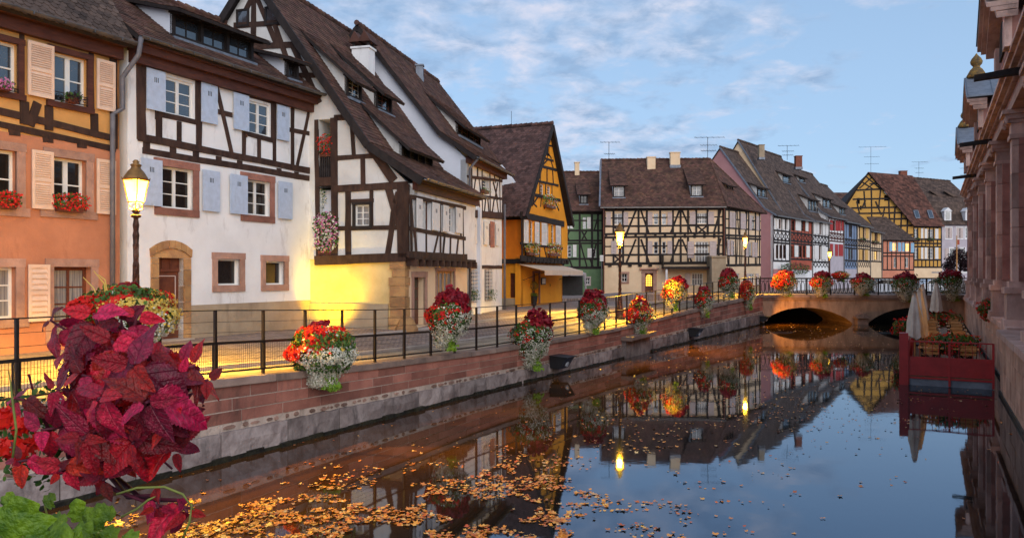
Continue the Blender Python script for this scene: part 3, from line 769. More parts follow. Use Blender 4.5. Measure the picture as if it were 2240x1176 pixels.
# bridge railing with oval balusters
brr = thing('bridge_railing', bf.W(7,0,bz), 'black cast iron railing of oval rings on the far bridge', 'railing')
m = M(); bf.fbox(m,-.1,15.6,bz+1.06,bz+1.13,-.03,.06); m.build('top_rail', m_iron, brr)
m = M(); bf.fbox(m,-.1,15.6,bz+.07,bz+.11,-.02,.04); bf.fbox(m,-.1,15.6,bz+.90,bz+.93,-.02,.04); m.build('bottom_rail', m_iron, brr)
u = .05; k = 0
while u < 15.5:
    if k % 6 == 0:
        m = M(); bf.fbox(m,u-.04,u+.04,bz,bz+1.06,-.03,.05); m.build('post', m_iron, brr); u += .24
    else:
        m = M(); n_ = 14; pts = [bf.W(u+.115*math.cos(2*PI*i/n_), .01, bz+.50+.38*math.sin(2*PI*i/n_)) for i in range(n_+1)]
        m.tube(pts, .019, 5, caps=False); m.tube([bf.W(u,.01,bz+.88),bf.W(u,.01,bz+.92)],.03,6); m.build('oval_baluster', m_iron, brr); u += .26
    k += 1
# back railing of the bridge
m = M(); bf.fbox(m,-.1,15.6,bz+1.0,bz+1.05,-5.9,-5.84)
u = 0
while u < 15.5: bf.fbox(m,u,u+.03,bz,bz+1.0,-5.9,-5.86); u += .3
m.build('back_railing', m_iron, brr)
# ================================================================ HOUSE 1 : orange, two-tone, leftmost
f1 = Fac(262, 81.5, v=1990)
h1 = thing('townhouse', f1.W(-5,0,1.4), 'leftmost house, ochre timbered top floor over orange plaster with cream louvred shutters', 'house')
U0 = f1.U(-330)
def win_open(f, h, px, mat_s, w_=.13, fm=None, **k):
    rc = f.rect(*px); f.window(h, rc, **k); return rc
zmid = f1.Zp(130, 312); ztop1 = f1.Zp(130, 70)
# windows (pixel boxes: left, top at left edge, right, bottom at right edge)
for (px, up) in (((-62,72,38,206),1),((117,112,190,236),1)):
    rc = f1.rect(*px); f1.window(h1, rc, cols=2, rows=2, bw=.07, mw=.12, mt=.035, rec=.13)
    f1.surround(h1, rc, .14, m_timberred, pr=.05, sillx=.04, name='timber_surround')
for px in ((-62,318,36,455),(113,342,188,463)):
    rc = f1.rect(*px); f1.window(h1, rc, cols=2, rows=2, bw=.07, mw=.12, mt=.035, rec=.16, gm=m_glassdark)
    f1.surround(h1, rc, .20, m_stonepink, pr=.03, sillx=.10)
rc = f1.rect(-62,583,34,697); f1.window(h1, rc, cols=2, rows=3, bw=.07, mw=.12, mt=.03, rec=.16, gm=m_curtain); f1.surround(h1, rc, .2, m_stonepink, pr=.03, sillx=.1)
rc = f1.rect(117,583,198,742); f1.window(h1, rc, cols=2, rows=4, fm=m_framebrown, bw=.09, mw=.06, mt=.035, rec=.18, gm=m_curtain); f1.surround(h1, rc, .2, m_stonepink, pr=.03, bot=False)
for px in ((57,88,114,219),(208,128,248,246),(66,327,113,459),(208,347,249,470)):
    f1.shutter(h1, f1.rect(*px), m_shutcream, kind='louver', slatobj=True, v=.06)
f1.shutter(h1, f1.rect(58,578,105,701), m_shutcream, kind='louver', ns=9, slatobj=False, v=.06)
zc0 = f1.Lc(130,300)[1]
cut = [(U0,1.0),(0,1.0),(0,f1.Zp(262,322)),(U0,f1.Zp(262,322))]
zc = f1.Zp(250,326)
hs = f1.holes
lo_h = [q for q in hs if q[3] < zc+.3]; up_h = [q for q in hs if q[3] >= zc+.3]
zE = 9.45
f1.wall('wall', h1, [(U0,.9),(0,.9),(0,zc),(U0,zc)], m_orange, holes=lo_h, depth=.22)
f1.wall('upper_wall', h1, [(U0,zc+.002),(0,zc+.002),(0,zE),(U0,zE)], m_amber, v=-.02, holes=up_h, depth=.2)
B = lambda *a, **k: f1.beam(h1, *a, **k)
B(-330,165,253,303,w_=.17); B(-330,200,253,327,w_=.15)
for x,ya,yb in ((-25,268,0),(31,275,297),(104,289,312),(178,305,324)): B(x,(ya if ya else 268),x+1,(yb or 285),w_=.26,pr=.015)
for a in ((53,222,53,272),(107,232,107,285),(206,248,207,296),(247,122,250,325),(82,225,65,275),(-30,40,-30,262)): B(*a,w_=.2)
for a in ((48,70,48,222),(200,110,201,238)): B(*a,w_=.12,pr=.012)
B(-330,-95,250,112,w_=.3,pr=.06)
m = M(); f1.fbox(m,U0,0,zE-.1,zE+.05,-.05,.42); f1.fbox(m,U0,0,zE-.42,zE-.102,-.05,.16); m.build('eaves', m_timberred, h1)
tp = 1.35
roof_plane(h1, f1.W(U0,.5,zE-.05), f1.W(.12,.5,zE-.05), f1.W(.12,-5,zE-.05+5.5*tp), f1.W(U0,-5,zE-.05+5.5*tp), m_tilegrey, tw=.19, th=.15, rounded=True, single=280)
gutter(f1, h1, U0, zE+.02, .15, zE+.02, .56, r=.085)
f1.body(h1, U0, 0, 10, .9, zE, m_orange, tanp=1.3)
# red framed roof window
a = f1.Lc(97,8,-.9); m = M(); n_ = Vector(f1.W(0,-1,tp))-Vector(f1.W(0,0,0)); c = Vector(f1.W(a[0],-.75,zE+1.25*tp+.12))
m.bar(c+Vector((f1.d.x,f1.d.y,0))*-.5, c+Vector((f1.d.x,f1.d.y,0))*.5, .12,.14); m.bar(c+Vector((f1.d.x,f1.d.y,0))*-.5, c+Vector((f1.d.x,f1.d.y,0))*-.5+n_*.6, .1,.14); m.bar(c+Vector((f1.d.x,f1.d.y,0))*.5, c+Vector((f1.d.x,f1.d.y,0))*.5+n_*.6, .1,.14)
m.build('roof_window_frame', m_red, h1)
# window grilles (upper floor) : little wrought iron guards
def guard(f, h, px, v=.05):
    u0,u1,z0,z1 = f.rect(*px); m = M()
    for z in (z0,z1): m.tube([f.W(u0,v,z),f.W(u1,v,z)],.012,5)
    k = max(3,int((u1-u0)/.16))
    for i in range(k):
        c = u0+(u1-u0)*(i+.5)/k; r = min((u1-u0)/k*.45,(z1-z0)*.42); zc_ = (z0+z1)/2
        m.tube([f.W(c+r*math.cos(t_*.55)*(1-t_*.06), v, zc_+r*math.sin(t_*.55)*(1-t_*.06)) for t_ in range(13)],.009,4)
    m.build('window_guard', m_iron, h)
guard(f1, h1, (-62,176,38,203)); guard(f1, h1, (117,200,190,232))
# ================================================================ HOUSE 2 : white timbered
f2 = Fac(300, 80, v=1943)
h2 = thing('timbered_house', f2.W(4,0,1.4), 'white half-timbered house with blue-grey shutters and an arched sandstone doorway', 'house')
ul, ur = f2.U(281), f2.U(690); z2e = 9.35
for px in ((357,166,422,262),(541,218,590,301)):
    rc = f2.rect(*px); f2.window(h2, rc, cols=2, rows=3, bw=.07, mw=.10, mt=.03, rec=.05)
for px in ((351,362,422,460),(537,391,590,474)):
    rc = f2.rect(*px); f2.window(h2, rc, cols=2, rows=3, bw=.06, mw=.10, mt=.028, rec=.13, gm=m_glassdark); f2.surround(h2, rc, .21, m_stone, pr=.03)
for px in ((475,566,524,623),(580,571,621,622)):
    rc = f2.rect(*px); f2.window(h2, rc, cols=1, rows=1, bw=.05, rec=.15, gm=m_glassdark); f2.surround(h2, rc, .20, m_stonepink, pr=.035)
for px in ((316,148,357,247),(436,180,471,274),(507,202,540,289),(602,229,628,310),(303,345,350,452),(439,371,476,464),(499,380,537,470),(605,396,635,480)):
    f2.shutter(h2, f2.rect(*px), m_shutblue, v=.07)
# door with arch
dz0 = 1.3; u0,u1,_,dz1 = f2.rect(345,563,401,747)
f2.holes.append((u0,u1,dz0,dz1))
m = M(); f2.fbox(m,u0,u1,dz0,dz1,-.24,-.20)
d2 = m.build('door', m_framebrown, h2)
m = M(); zt = f2.Zp(345,590)
f2.fbox(m,u0,u1,zt-.05,zt+.03,-.2,-.15)
for i in range(4): a = u0+(u1-u0)*i/3; f2.fbox(m,a-.02,a+.02,zt+.03,dz1,-.2,-.17)
m.build('transom', m_framebrown, d2)
pu0,pu1 = u0+(u1-u0)*.12,u0+(u1-u0)*.88; pz0,pz1 = f2.Zp(355,668),zt-.16
m = M()
for a in ((pu0,pu1,pz0,pz0+.025),(pu0,pu1,pz1-.025,pz1),(pu0,pu0+.025,pz0,pz1),(pu1-.025,pu1,pz0,pz1)): f2.fbox(m,*a,-.2,-.185)
m.build('door_panel', m_shutgrey, d2)
m = M(); cu, cz = (pu0+pu1)/2, (dz0+.15+pz0)/2; hw, hh = (pu1-pu0)/2,(pz0-dz0-.3)/2
for sx,sz in ((1,1),(1,-1),(-1,1),(-1,-1)): m.bar(f2.W(cu+sx*hw,-.19,cz),f2.W(cu,-.19,cz+sz*hh),.015,.02)
m.build('door_moulding', m_shutgrey, d2)
# jambs
for a,b in ((u0-.24,u0),(u1,u1+.24)):
    zz_ = dz0
    while zz_ < dz1:
        h_ = min(R.uniform(.35,.7), dz1-zz_); m = M(); f2.fbox(m,a,b,zz_,zz_+h_-.012,-.2,.05+R.uniform(0,.01)); m.build('door_jamb_stone', m_stoneochre, h2); zz_ += h_
cu = (u0+u1)/2; hw = (u1-u0)/2+.26; rise = .26; k = 7
for i in range(k):
    t0, t1 = -1+2*i/k+.008, -1+2*(i+1)/k-.008
    A = lambda t_, o_: (cu+t_*(hw+o_*.1), dz1+.02+rise*(1-t_*t_)+o_)
    pts = [(A(t0,0)),(A(t1,0)),(A(t1,.22)),(A(t0,.22))]
    m = M(); m.prism([f2.W(p[0],-.02,p[1]) for p in pts], Vector(f2.W(0,.09+.004*(i%2),0))-Vector(f2.W(0,0,0))); m.build('arch_stone', m_stoneochre, h2)
m = M(); m.prism([f2.W(cu+hw*t_,-.02,dz1+ (rise*(1-t_*t_)+.01 if abs(t_)<1.01 else 0)) for t_ in (1,.6,.3,0,-.3,-.6,-1)]+[f2.W(cu-hw,-.02,dz1),f2.W(cu+hw,-.02,dz1)], Vector(f2.W(0,.04,0))-Vector(f2.W(0,0,0))); m.build('tympanum', m_stoneochre, h2)
m = M(); f2.fbox(m,u0-.1,u1+.1,1.2,1.45,-.2,.35); m.build('doorstep', m_kerb, h2)
zpl = f2.Zp(560,661)
zfl = f2.Zp(500,366)
f2.wall('wall', h2, [(ul,.9),(ur,.9),(ur,z2e),(ul,z2e)], m_white, depth=.22)
m = M(); f2.fbox(m,u1+.26,ur,.9,zpl,-.05,.025); f2.fbox(m,ul,u0-.26,.9,zpl,-.05,.025); m.build('plinth', m_tan, h2)
m = M(); f2.fbox(m,ul-.02,ul+.12,.9,z2e,-3,-.01); m.build('side_return', m_white, h2)
B = lambda *a, **k: f2.beam(h2, *a, **k)
B(308,122,308,306,w_=.28,pr=.05); B(301,299,690,376,w_=.20,pr=.04); B(311,329,690,392,w_=.18)
for x in (320,378,428,478,524,610,648): y = 303+(x-301)*.198; B(x,y+4,x,y+20,w_=.22,pr=.02)
for a in ((350,133,350,170),(347,255,347,306),(434,158,434,322),(391,266,391,316),(534,190,533,345),(566,302,566,350),(600,210,600,357),(639,222,639,364)): B(*a,w_=.15 if a[0] not in (347,434) else .20)
for a in ((350,146,439,165),(350,250,439,270),(533,206,602,224),(533,290,602,309),(471,243,507,252),(628,283,686,294),(437,176,445,178)): B(*a,w_=.15)
B(468,168,506,336,w_=.14); B(678,232,650,362,w_=.14); B(684,235,685,378,w_=.16)
B(344,160,344,262,w_=.16); B(430,168,430,270,w_=.12); B(538,215,537,300,w_=.10); B(595,226,595,308,w_=.12)
m = M(); f2.fbox(m,ul,ur+.15,z2e-.32,z2e-.05,-.05,.20); f2.fbox(m,ul,ur+.15,z2e-.05,z2e+.16,-.05,.36); f2.fbox(m,ul,ur+.15,z2e+.16,z2e+.3,-.05,.46); m.build('eaves', m_timberred, h2)
tp2 = .72; zr = z2e+.30; RV = 3.4
roof_plane(h2, f2.W(ul-.1,.55,zr), f2.W(ur+.25,.55,zr), f2.W(ur+.25,-RV,zr+(RV+.55)*tp2), f2.W(ul-.1,-RV,zr+(RV+.55)*tp2), m_tile, tw=.19, th=.155)
roof_plane(h2, f2.W(ur+.25,-2*RV-.5,zr), f2.W(ul-.1,-2*RV-.5,zr), f2.W(ul-.1,-RV,zr+(RV+.55)*tp2), f2.W(ur+.25,-RV,zr+(RV+.55)*tp2), m_tile, tiles=False)
ridge_caps(h2, f2.W(ul-.1,-RV,zr+(RV+.55)*tp2+.02), f2.W(ur+.25,-RV,zr+(RV+.55)*tp2+.02), m_tile)
gutter(f2, h2, ul-.1, zr+.0, ur+.35, zr+.0, .62, r=.08)
f2.body(h2, ul, ur, 2*RV, .9, z2e, m_white, tanp=.72)
m = M(); m.tube([f2.W(-.35,.6,zr-.05),f2.W(-.35,.5,zr-.5),f2.W(-.55,.14,zr-1.1),f2.W(-.55,.14,f2.Zp(275,242)),f2.W(-.85,.14,f2.Zp(262,256)),f2.W(-.85,.14,1.3)], .065, 10); m.build('downpipe', m_pipe, h2, smooth=True)
m = M(); m.tube([f2.W(ur+.25,.6,zr-.05),f2.W(ur+.2,.5,zr-.3),f2.W(ur-.02,.12,zr-.75),f2.W(ur-.02,.12,1.3)], .065, 10); m.tube([f2.W(ur-.02,.12,zr-.9),f2.W(ur-.02,.12,zr-1.1)],.085,10); m.tube([f2.W(ur-.02,.12,3.0),f2.W(ur-.02,.12,3.12)],.085,10); m.build('downpipe', m_pipe, h2, smooth=True)
dormer(f2, h2, zr, tp2, 376, 22, 553, 138, q=.28, v0=.55, nwin=3, rows=2, fm=m_timberblack, gm=m_glass, wallm=m_coolwhite, oh=.55, tw=.16, th=.12)
dormer(f2, h2, zr, tp2, 626, 128, 652, 178, q=.3, v0=.55, nwin=1, rows=2, fm=m_timberblack, gm=m_glassdark, wallm=m_coolwhite, oh=.4)
# ================================================================ HOUSE 3 : great dark gable
f3 = Fac(885, 64, v=1600)                  # front towards the canal; u=0 is the corner
f3g = Fac(885, 64, dr=(f3.n.x*1, f3.n.y*1))  # gable wall, perpendicular; u is negative towards the left
h3 = thing('gabled_timbered_house', f3.W(2,-2,1.4), 'steep-gabled dark-timbered house jettied over a lamp-lit yellow stone ground floor', 'house')
zj = f3.Zp(885,566); z3e = f3.Zp(892,410)
gl = f3g.U(690)-.6
jt = .35                                    # jetty of the upper storey towards the canal
# gable wall outline: eave corner on the right, apex, far eave hidden at left
apu = f3g.U(556); apz = f3g.Zp(556,-50)
half = abs(apu); 
gout = [(gl*1.0-3.5,.9),(0,.9),(0,z3e),(-1.1,z3e+1.0),(apu,apz),(2*apu+1.1,z3e+1.0),(2*apu,z3e),(2*apu,.9)]
gout = [(0,zj),(jt,zj),(jt,z3e-.1),(-1.0,z3e+1.15),(apu,apz),(2*apu+1.0,z3e+1.15),(2*apu,z3e),(2*apu,zj)]
f3g.holes = []
rc = f3g.rect(777,448,809,495); f3g.window(h3, rc, cols=2, rows=3, bw=.06, mw=.04, mt=.03, rec=.04, gm=m_curtain)
f3g.surround(h3, rc, .09, m_timberblack, pr=.05, name='timber_surround')
# loggia opening on the left
lg = f3g.rect(697,262,735,395); lg2 = f3g.rect(697,412,735,560)
f3g.holes += [lg, lg2]
rcx = f3g.rect(577,28,606,52)
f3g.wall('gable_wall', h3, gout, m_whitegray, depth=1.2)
m = M(); f3g.fbox(m, lg2[0]-.1, lg2[1]+.1, lg2[2]-.1, lg[3]+.1, -1.25,-1.2); m.build('loggia_back', m_shutgrey, h3)
m = M(); f3g.fbox(m, lg2[0]-.02, lg2[1]+.02, lg2[3]-.0, lg2[3]+.25, -1.2,-.0); m.build('loggia_floor', m_timberblack, h3)
B = lambda *a, **k: f3g.beam(h3, *a, **k)
B(731,258,733,566,w_=.24,pr=.05); B(762,407,762,560,w_=.22); B(731,413,893,404,w_=.24,pr=.06); B(735,346,822,341,w_=.16)
B(735,500,878,497,w_=.16); B(690,570,890,562,w_=.3,pr=.08); B(813,410,813,500,w_=.13); B(794,345,795,407,w_=.17); B(768,440,818,438,w_=.13)
B(851,412,888,540,w_=.24,pr=.05); B(862,462,848,562,w_=.20); B(883,403,883,562,w_=.42,pr=.08)
B(745,232,862,396,w_=.30,pr=.06); B(872,420,866,445,w_=.2,pr=.05)
B(731,258,770,256,w_=.2); B(692,262,696,566,w_=.16); B(690,398,733,396,w_=.3); B(769,258,775,345,w_=.14)
for a in ((556,-40,553,250),(512,57,618,50),(495,104,642,98),(470,170,690,165),(562,-5,606,98),(552,-5,520,60),(600,50,640,165),(640,98,700,225)): B(*a,w_=.2)
for px in ((522,26,542,54),(584,20,606,50)):
    u0,u1,z0,z1 = f3g.rect(*px); m = M(); f3g.fbox(m,u0,u1,z0,z1,.0,.03); o = m.build('gable_window', m_glass, h3)
    m = M()
    for q in ((u0-.07,u0,z0,z1),(u1,u1+.07,z0,z1),(u0-.07,u1+.07,z0-.07,z0),(u0-.07,u1+.07,z1,z1+.07)): f3g.fbox(m,*q,0,.06)
    m.build('window_frame', m_timberblack, o)
# balcony balusters + rail in loggia
u0,u1,z0,z1 = lg; zr_ = f3g.Zp(700,335)
m = M(); f3g.fbox(m,u0,u1,zr_,zr_+.08,-.1,.02)
k = 8
for i in range(k): a = u0+(u1-u0)*(i+.5)/k; m.tube([f3g.W(a,-.05,z0+.02),f3g.W(a,-.05,z0+(zr_-z0)*.35),f3g.W(a,-.05,z0+(zr_-z0)*.6),f3g.W(a,-.05,zr_)],[.035,.055,.03,.035],6)
m.build('balcony_balusters', m_timberblack, h3)
# ground floor
f3g.holes = []
m_lampcream = mat('aged_cream_plaster_lamp_tint', (.82,.60,.27), (.66,.46,.19), 1.1, .9, .35, 10, dirt=((.46,.30,.13), .9, .52))  # cream plaster with the lamp's yellow light mixed into its base colour
f3g.wall('ground_wall', h3, [(gl-2.5,.9),(0,.9),(0,zj),(gl-2.5,zj)], m_lampcream, v=-.06, thick=.2)
m = M(); f3g.fbox(m, gl-2.5, -.62, .9, f3g.Zp(800,664), -.1, .01); m.build('plinth', m_tan, h3)
f3.holes = []
rcd = f3.rect(905,606,929,709); f3.holes.append(rcd); m = M(); u0,u1,z0,z1 = rcd; f3.fbox(m,u0,u1,z0-.4,z1,-.3,-.25); d3 = m.build('door', m_framebrown, h3)
for i in range(3):
    for j in range(4):
        if j < 1: continue
        m = M(); a = u0+.08+(u1-u0-.16)*i/3; c = z0+(z1-z0)*(.12+.22*j)
        if c+.2 > z1: continue
        f3.fbox(m,a+.02,a+(u1-u0-.16)/3-.02,c,c+(z1-z0)*.18,-.25,-.24); m.build('pane', m_glassdark, d3)
f3.surround(h3, rcd, .2, m_stonepink, pr=.03, bot=False)
rcw = f3.rect(955,592,993,660); f3.window(h3, rcw, cols=4, rows=1, fm=m_stoneochre, bw=.09, mw=.12, mt=.10, rec=.1, gm=m_curtain); f3.surround(h3, rcw, .12, m_stonepink, pr=.02)
u3 = f3.U(1022)
f3.wall('ground_wall', h3, [(0,.9),(u3,.9),(u3,zj),(0,zj)], m_cream, depth=.3)
# quoins at corner
zz_ = 1.2; i = 0
while zz_ < zj-.05:
    h_ = min(R.uniform(.26,.42), zj-.02-zz_); a = R.uniform(.38,.62); b_ = R.uniform(.25,.4)
    m = M(); pts = []
    for (uu, vv) in ((-a,0),(b_,0)): pass
    m.hexa([f3g.W(-a,-.05,zz_+.01),f3g.W(.035,-.05,zz_+.01),f3g.W(.035,.05,zz_+.01),f3g.W(-a,.045,zz_+.01),f3g.W(-a,-.05,zz_+h_-.01),f3g.W(.035,-.05,zz_+h_-.01),f3g.W(.035,.05,zz_+h_-.01),f3g.W(-a,.045,zz_+h_-.01)])
    m.hexa([f3.W(.0,-.05,zz_+.01),f3.W(b_,-.05,zz_+.01),f3.W(b_,.04,zz_+.01),f3.W(0,.04,zz_+.01),f3.W(0,-.05,zz_+h_-.01),f3.W(b_,-.05,zz_+h_-.01),f3.W(b_,.04,zz_+h_-.01),f3.W(0,.04,zz_+h_-.01)])
    m.build('quoin_stone', m_stoneochre, h3); zz_ += h_; i += 1
m = M(); m.lathe([(.42,0),(.40,.2),(.25,.5),(.12,.62)],8,tuple(f3.W(.05,.05,1.25))); m.build('guard_stone', m_stoneochre, h3)
# upper front wall, jettied
f3.holes = []
J = f3.Lc
def jr(x0,y0,x1,y1): return f3.rect(x0,y0,x1,y1,jt)
for px in ((921,440,931,502),(978,451,990,509)):
    f3.window(h3, jr(*px), cols=1, rows=4, bw=.05, rec=.05, mt=.03, v=jt)
for px in ((931,440,940,503),(990,452,995,510)):
    f3.window(h3, jr(*px), cols=1, rows=1, bw=.03, rec=.1, v=jt, fm=m_framebrown, gm=m_glassdark)
f3.wall('upper_wall', h3, [(0,zj),(u3,zj),(u3,z3e+.1),(0,z3e+.1)], m_white, v=jt, thick=.4)
for px in ((908,433,920,500),(942,442,958,505),(966,448,978,508),(994,453,1008,511)): f3.shutter(h3, jr(*px), m_shutwhite, v=jt+.05, holes3=True)
B = lambda *a, **k: f3.beam(h3, *a, v=jt, off=jt, **k)
B(896,500,1018,522,w_=.14); B(892,556,1020,562,w_=.22,pr=.05); B(897,430,1018,455,w_=.14)
for a in ((899,432,900,556),(906,502,910,556),(932,508,932,556),(958,512,948,556),(962,440,963,558),(985,516,984,558),(1012,455,1014,560),(1002,520,998,558),(972,514,968,558),(1006,455,1008,520)): B(*a,w_=.12)
B(898,430,903,500,w_=.14)
m = M()
for i in range(11):
    a = .1+(u3-.2)*i/10; f3.fbox(m,a-.07,a+.07,zj-.24,zj-.02,-.1,jt+.1)
m.build('joist_ends', m_timber, h3)
m = M(); f3.fbox(m,-.02,u3,zj-.02,zj+.08,0,jt+.04); m.build('jetty_sill', m_timber, h3)
m = M(); f3.fbox(m,-.02,u3+.1,z3e-.12,z3e+.12,jt-.05,jt+.14); f3.fbox(m,-.02,u3+.1,z3e+.122,z3e+.28,jt-.05,jt+.30); m.build('eaves', m_timberred, h3)
# roof: lower kick + main slope, ridge parallel to the canal front
RL = 8.6
tl_ = (apz-(z3e+1.35))/(half-1.3)
e0 = z3e+.25
def rf(v, z, u): return f3.W(u, v, z)
vo = .3
k1v, k1z = -1.25, z3e+1.55
roof_plane(h3, f3.W(-vo,jt+.45,e0), f3.W(u3+.2,jt+.45,e0), f3.W(u3+.2,k1v,k1z), f3.W(-vo,k1v,k1z), m_tile, tw=.20, th=.165)
roof_plane(h3, f3.W(-vo,k1v,k1z), f3.W(RL,k1v,k1z), f3.W(RL,-half,apz+.2), f3.W(-vo,-half,apz+.2), m_tile, tw=.20, th=.165)
roof_plane(h3, f3.W(RL,-2*half-.3,z3e-.1), f3.W(-vo,-2*half-.3,z3e-.1), f3.W(-vo,-half,apz+.2), f3.W(RL,-half,apz+.2), m_tile, tw=.3, th=.3)
ridge_caps(h3, f3.W(-vo-.05,-half,apz+.22), f3.W(RL,-half,apz+.22), m_tile)
gutter(f3, h3, -.25, e0-.02, u3+.25, e0-.02, jt+.52, r=.075)
m = M()   # barge boards
def P3(v,z): return Vector(f3.W(-vo+.02,v,z))
m.bar(P3(jt+.4,e0-.14),P3(k1v,k1z-.14),.10,.26); m.bar(P3(k1v,k1z-.14),P3(-half,apz+.02),.10,.26); m.bar(P3(-half,apz+.02),P3(-2*half-.2,z3e-.2),.10,.26)
m.build('bargeboard', m_timberblack, h3)
f3.body(h3, .3, RL, 2*half, .9, z3e, m_coolwhite, tanp=None)
m = M(); fq = f3; 
m.prism([f3.W(RL,-.2,z3e),f3.W(RL,-2*half,z3e),f3.W(RL,-half,apz)], (f3.d.x*-.2,f3.d.y*-.2,0)); m.build('rear_gable', m_coolwhite, h3)
# dormers on the main slope
slope = (apz+.2-k1z)/(half+k1v); v0_ = k1v
dormer(f3, h3, k1z, slope, 758, 160, 790, 225, q=.9, v0=k1v, nwin=1, rows=4, fm=m_frame, gm=m_glass, oh=.5, cols=2)
dormer(f3, h3, k1z, slope, 822, 188, 856, 253, q=.9, v0=k1v, nwin=1, rows=4, fm=m_framebrown, gm=m_glass, oh=.5, cols=2)
dormer(f3, h3, k1z, slope, 878, 308, 945, 379, q=.9, v0=k1v, nwin=4, rows=2, cols=1, fm=m_timberblack, gm=m_glass, oh=.45)
# ================================================================ HOUSE 4 : tall white, timbered top
f4 = Fac(1022, 51, v=1545)
h4 = thing('narrow_timbered_house', f4.W(2,-2,1.5), 'narrow white house with a tall bare white gable and thin crossed timbers under the eaves', 'house')
u4 = f4.U(1098); z4e = f4.Zp(1028,352); f4g = Fac(1022, 51, dr=(f4.n.x,f4.n.y))
ap4u = f4g.U(786); ap4z = f4g.Zp(786,66); hf4 = abs(ap4u)
rc = f4.rect(1056,383,1066,419); f4.window(h4, rc, cols=1, rows=4, bw=.05, rec=.06, mt=.03)
rc = f4.rect(1066,383,1070,420); f4.window(h4, rc, cols=1, rows=1, bw=.03, rec=.12, fm=m_framebrown, gm=m_glassdark)
for px in ((1041,483,1046,535),(1067,488,1072,537)):
    rc = f4.rect(*px); f4.window(h4, rc, cols=1, rows=4, bw=.05, rec=.1, mt=.03)
for px in ((1046,483,1053,535),(1072,488,1081,537)):
    rc = f4.rect(*px); m = M(); f4.fbox(m,rc[0],rc[1],rc[2]-.1,rc[3]+.1,-.1,.03); m.build('stone_surround', m_stone, h4)
for px in ((1027,589,1044,661),(1060,588,1077,657)):
    rc = f4.rect(*px); f4.window(h4, rc, cols=1, rows=1, bw=.04, rec=.12, fm=m_stonepink, gm=m_glassdark)
    m = M(); u0,u1,z0,z1 = rc
    for i in range(5): a = u0+(u1-u0)*(i+.5)/5; f4.fbox(m,a-.012,a+.012,z0,z1,.02,.045)
    for i in range(9): a = z0+(z1-z0)*(i+.5)/9; f4.fbox(m,u0,u1,a-.012,a+.012,.045,.07)
    m.build('window_grille', m_shutwhite, h4)
f4.wall('wall', h4, [(0,.9),(u4,.9),(u4,z4e),(0,z4e)], m_white)
for px in ((1030,478,1040,532),(1057,483,1066,536),(1083,489,1090,538)): f4.shutter(h4, f4.rect(*px), m_shutwhite)
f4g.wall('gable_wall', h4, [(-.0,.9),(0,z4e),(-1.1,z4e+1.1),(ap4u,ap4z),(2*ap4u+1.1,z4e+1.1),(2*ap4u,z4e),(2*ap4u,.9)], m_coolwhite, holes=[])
B = lambda *a, **k: f4.beam(h4, *a, **k)
B(1022,466,1098,472,w_=.32,pr=.06); B(1022,386,1098,396,w_=.12); B(1022,425,1098,435,w_=.12); B(1022,583,1098,584,w_=.16)
for a in ((1031,362,1033,462),(1044,364,1044,388),(1040,388,1035,427),(1047,388,1052,427),(1054,370,1055,462),(1071,372,1072,464),(1080,376,1083,400),(1078,398,1088,436),(1088,400,1082,436),(1092,378,1094,466),(1040,428,1037,462),(1046,428,1050,462),(1062,432,1059,464),(1066,432,1069,464),(1080,436,1076,466),(1086,436,1090,466)): B(*a,w_=.10)
sl4 = (ap4z+.15-z4e)/(hf4)
m = M(); f4.fbox(m,-.05,u4+.1,z4e-.15,z4e+.15,-.05,.25); m.build('eaves', m_timberred, h4)
R4 = 10.5; e4 = z4e+.1; kv, kz = -1.2, z4e+1.25
roof_plane(h4, f4.W(-.25,.5,e4), f4.W(u4+.2,.5,e4), f4.W(u4+.2,kv,kz), f4.W(-.25,kv,kz), m_tile, tw=.21, th=.17)
roof_plane(h4, f4.W(-.25,kv,kz), f4.W(R4,kv,kz), f4.W(R4,-hf4,ap4z+.2), f4.W(-.25,-hf4,ap4z+.2), m_tile, tw=.21, th=.17)
roof_plane(h4, f4.W(R4,-2*hf4-.3,z4e-.1), f4.W(-.25,-2*hf4-.3,z4e-.1), f4.W(-.25,-hf4,ap4z+.2), f4.W(R4,-hf4,ap4z+.2), m_tile, tw=.3, th=.3)
ridge_caps(h4, f4.W(-.3,-hf4,ap4z+.22), f4.W(R4,-hf4,ap4z+.22), m_tile)
m = M()
def P4(v,z): return Vector(f4.W(-.22,v,z))
m.bar(P4(.45,e4-.1),P4(kv,kz-.1),.08,.18); m.bar(P4(kv,kz-.1),P4(-hf4,ap4z+.04),.08,.18); m.bar(P4(-hf4,ap4z+.04),P4(-2*hf4-.2,z4e-.2),.08,.18); m.build('bargeboard', m_timberblack, h4)
gutter(f4, h4, -.25, e4-.03, u4+.25, e4-.03, .56, r=.07)
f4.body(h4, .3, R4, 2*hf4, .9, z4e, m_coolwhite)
m = M(); m.prism([f4.W(R4,-.2,z4e),f4.W(R4,-2*hf4,z4e),f4.W(R4,-hf4,ap4z)], (f4.d.x*-.2,f4.d.y*-.2,0)); m.build('rear_gable', m_coolwhite, h4)
m = M(); m.tube([f4.W(-.1,.5,e4-.1),f4.W(-.05,.14,e4-.5),f4.W(-.05,.14,1.3)],.06,8); m.tube([f4.W(u4,.14,z4e-1.4),f4.W(u4,.14,1.3)],.06,8); m.build('downpipe', m_pipe, h4, smooth=True)
sl4 = (ap4z+.2-kz)/(hf4+kv)
dormer(f4, h4, kz, sl4, 1000, 264, 1050, 322, q=.85, v0=kv, nwin=2, rows=2, cols=2, fm=m_framebrown, gm=m_glass, oh=.5)
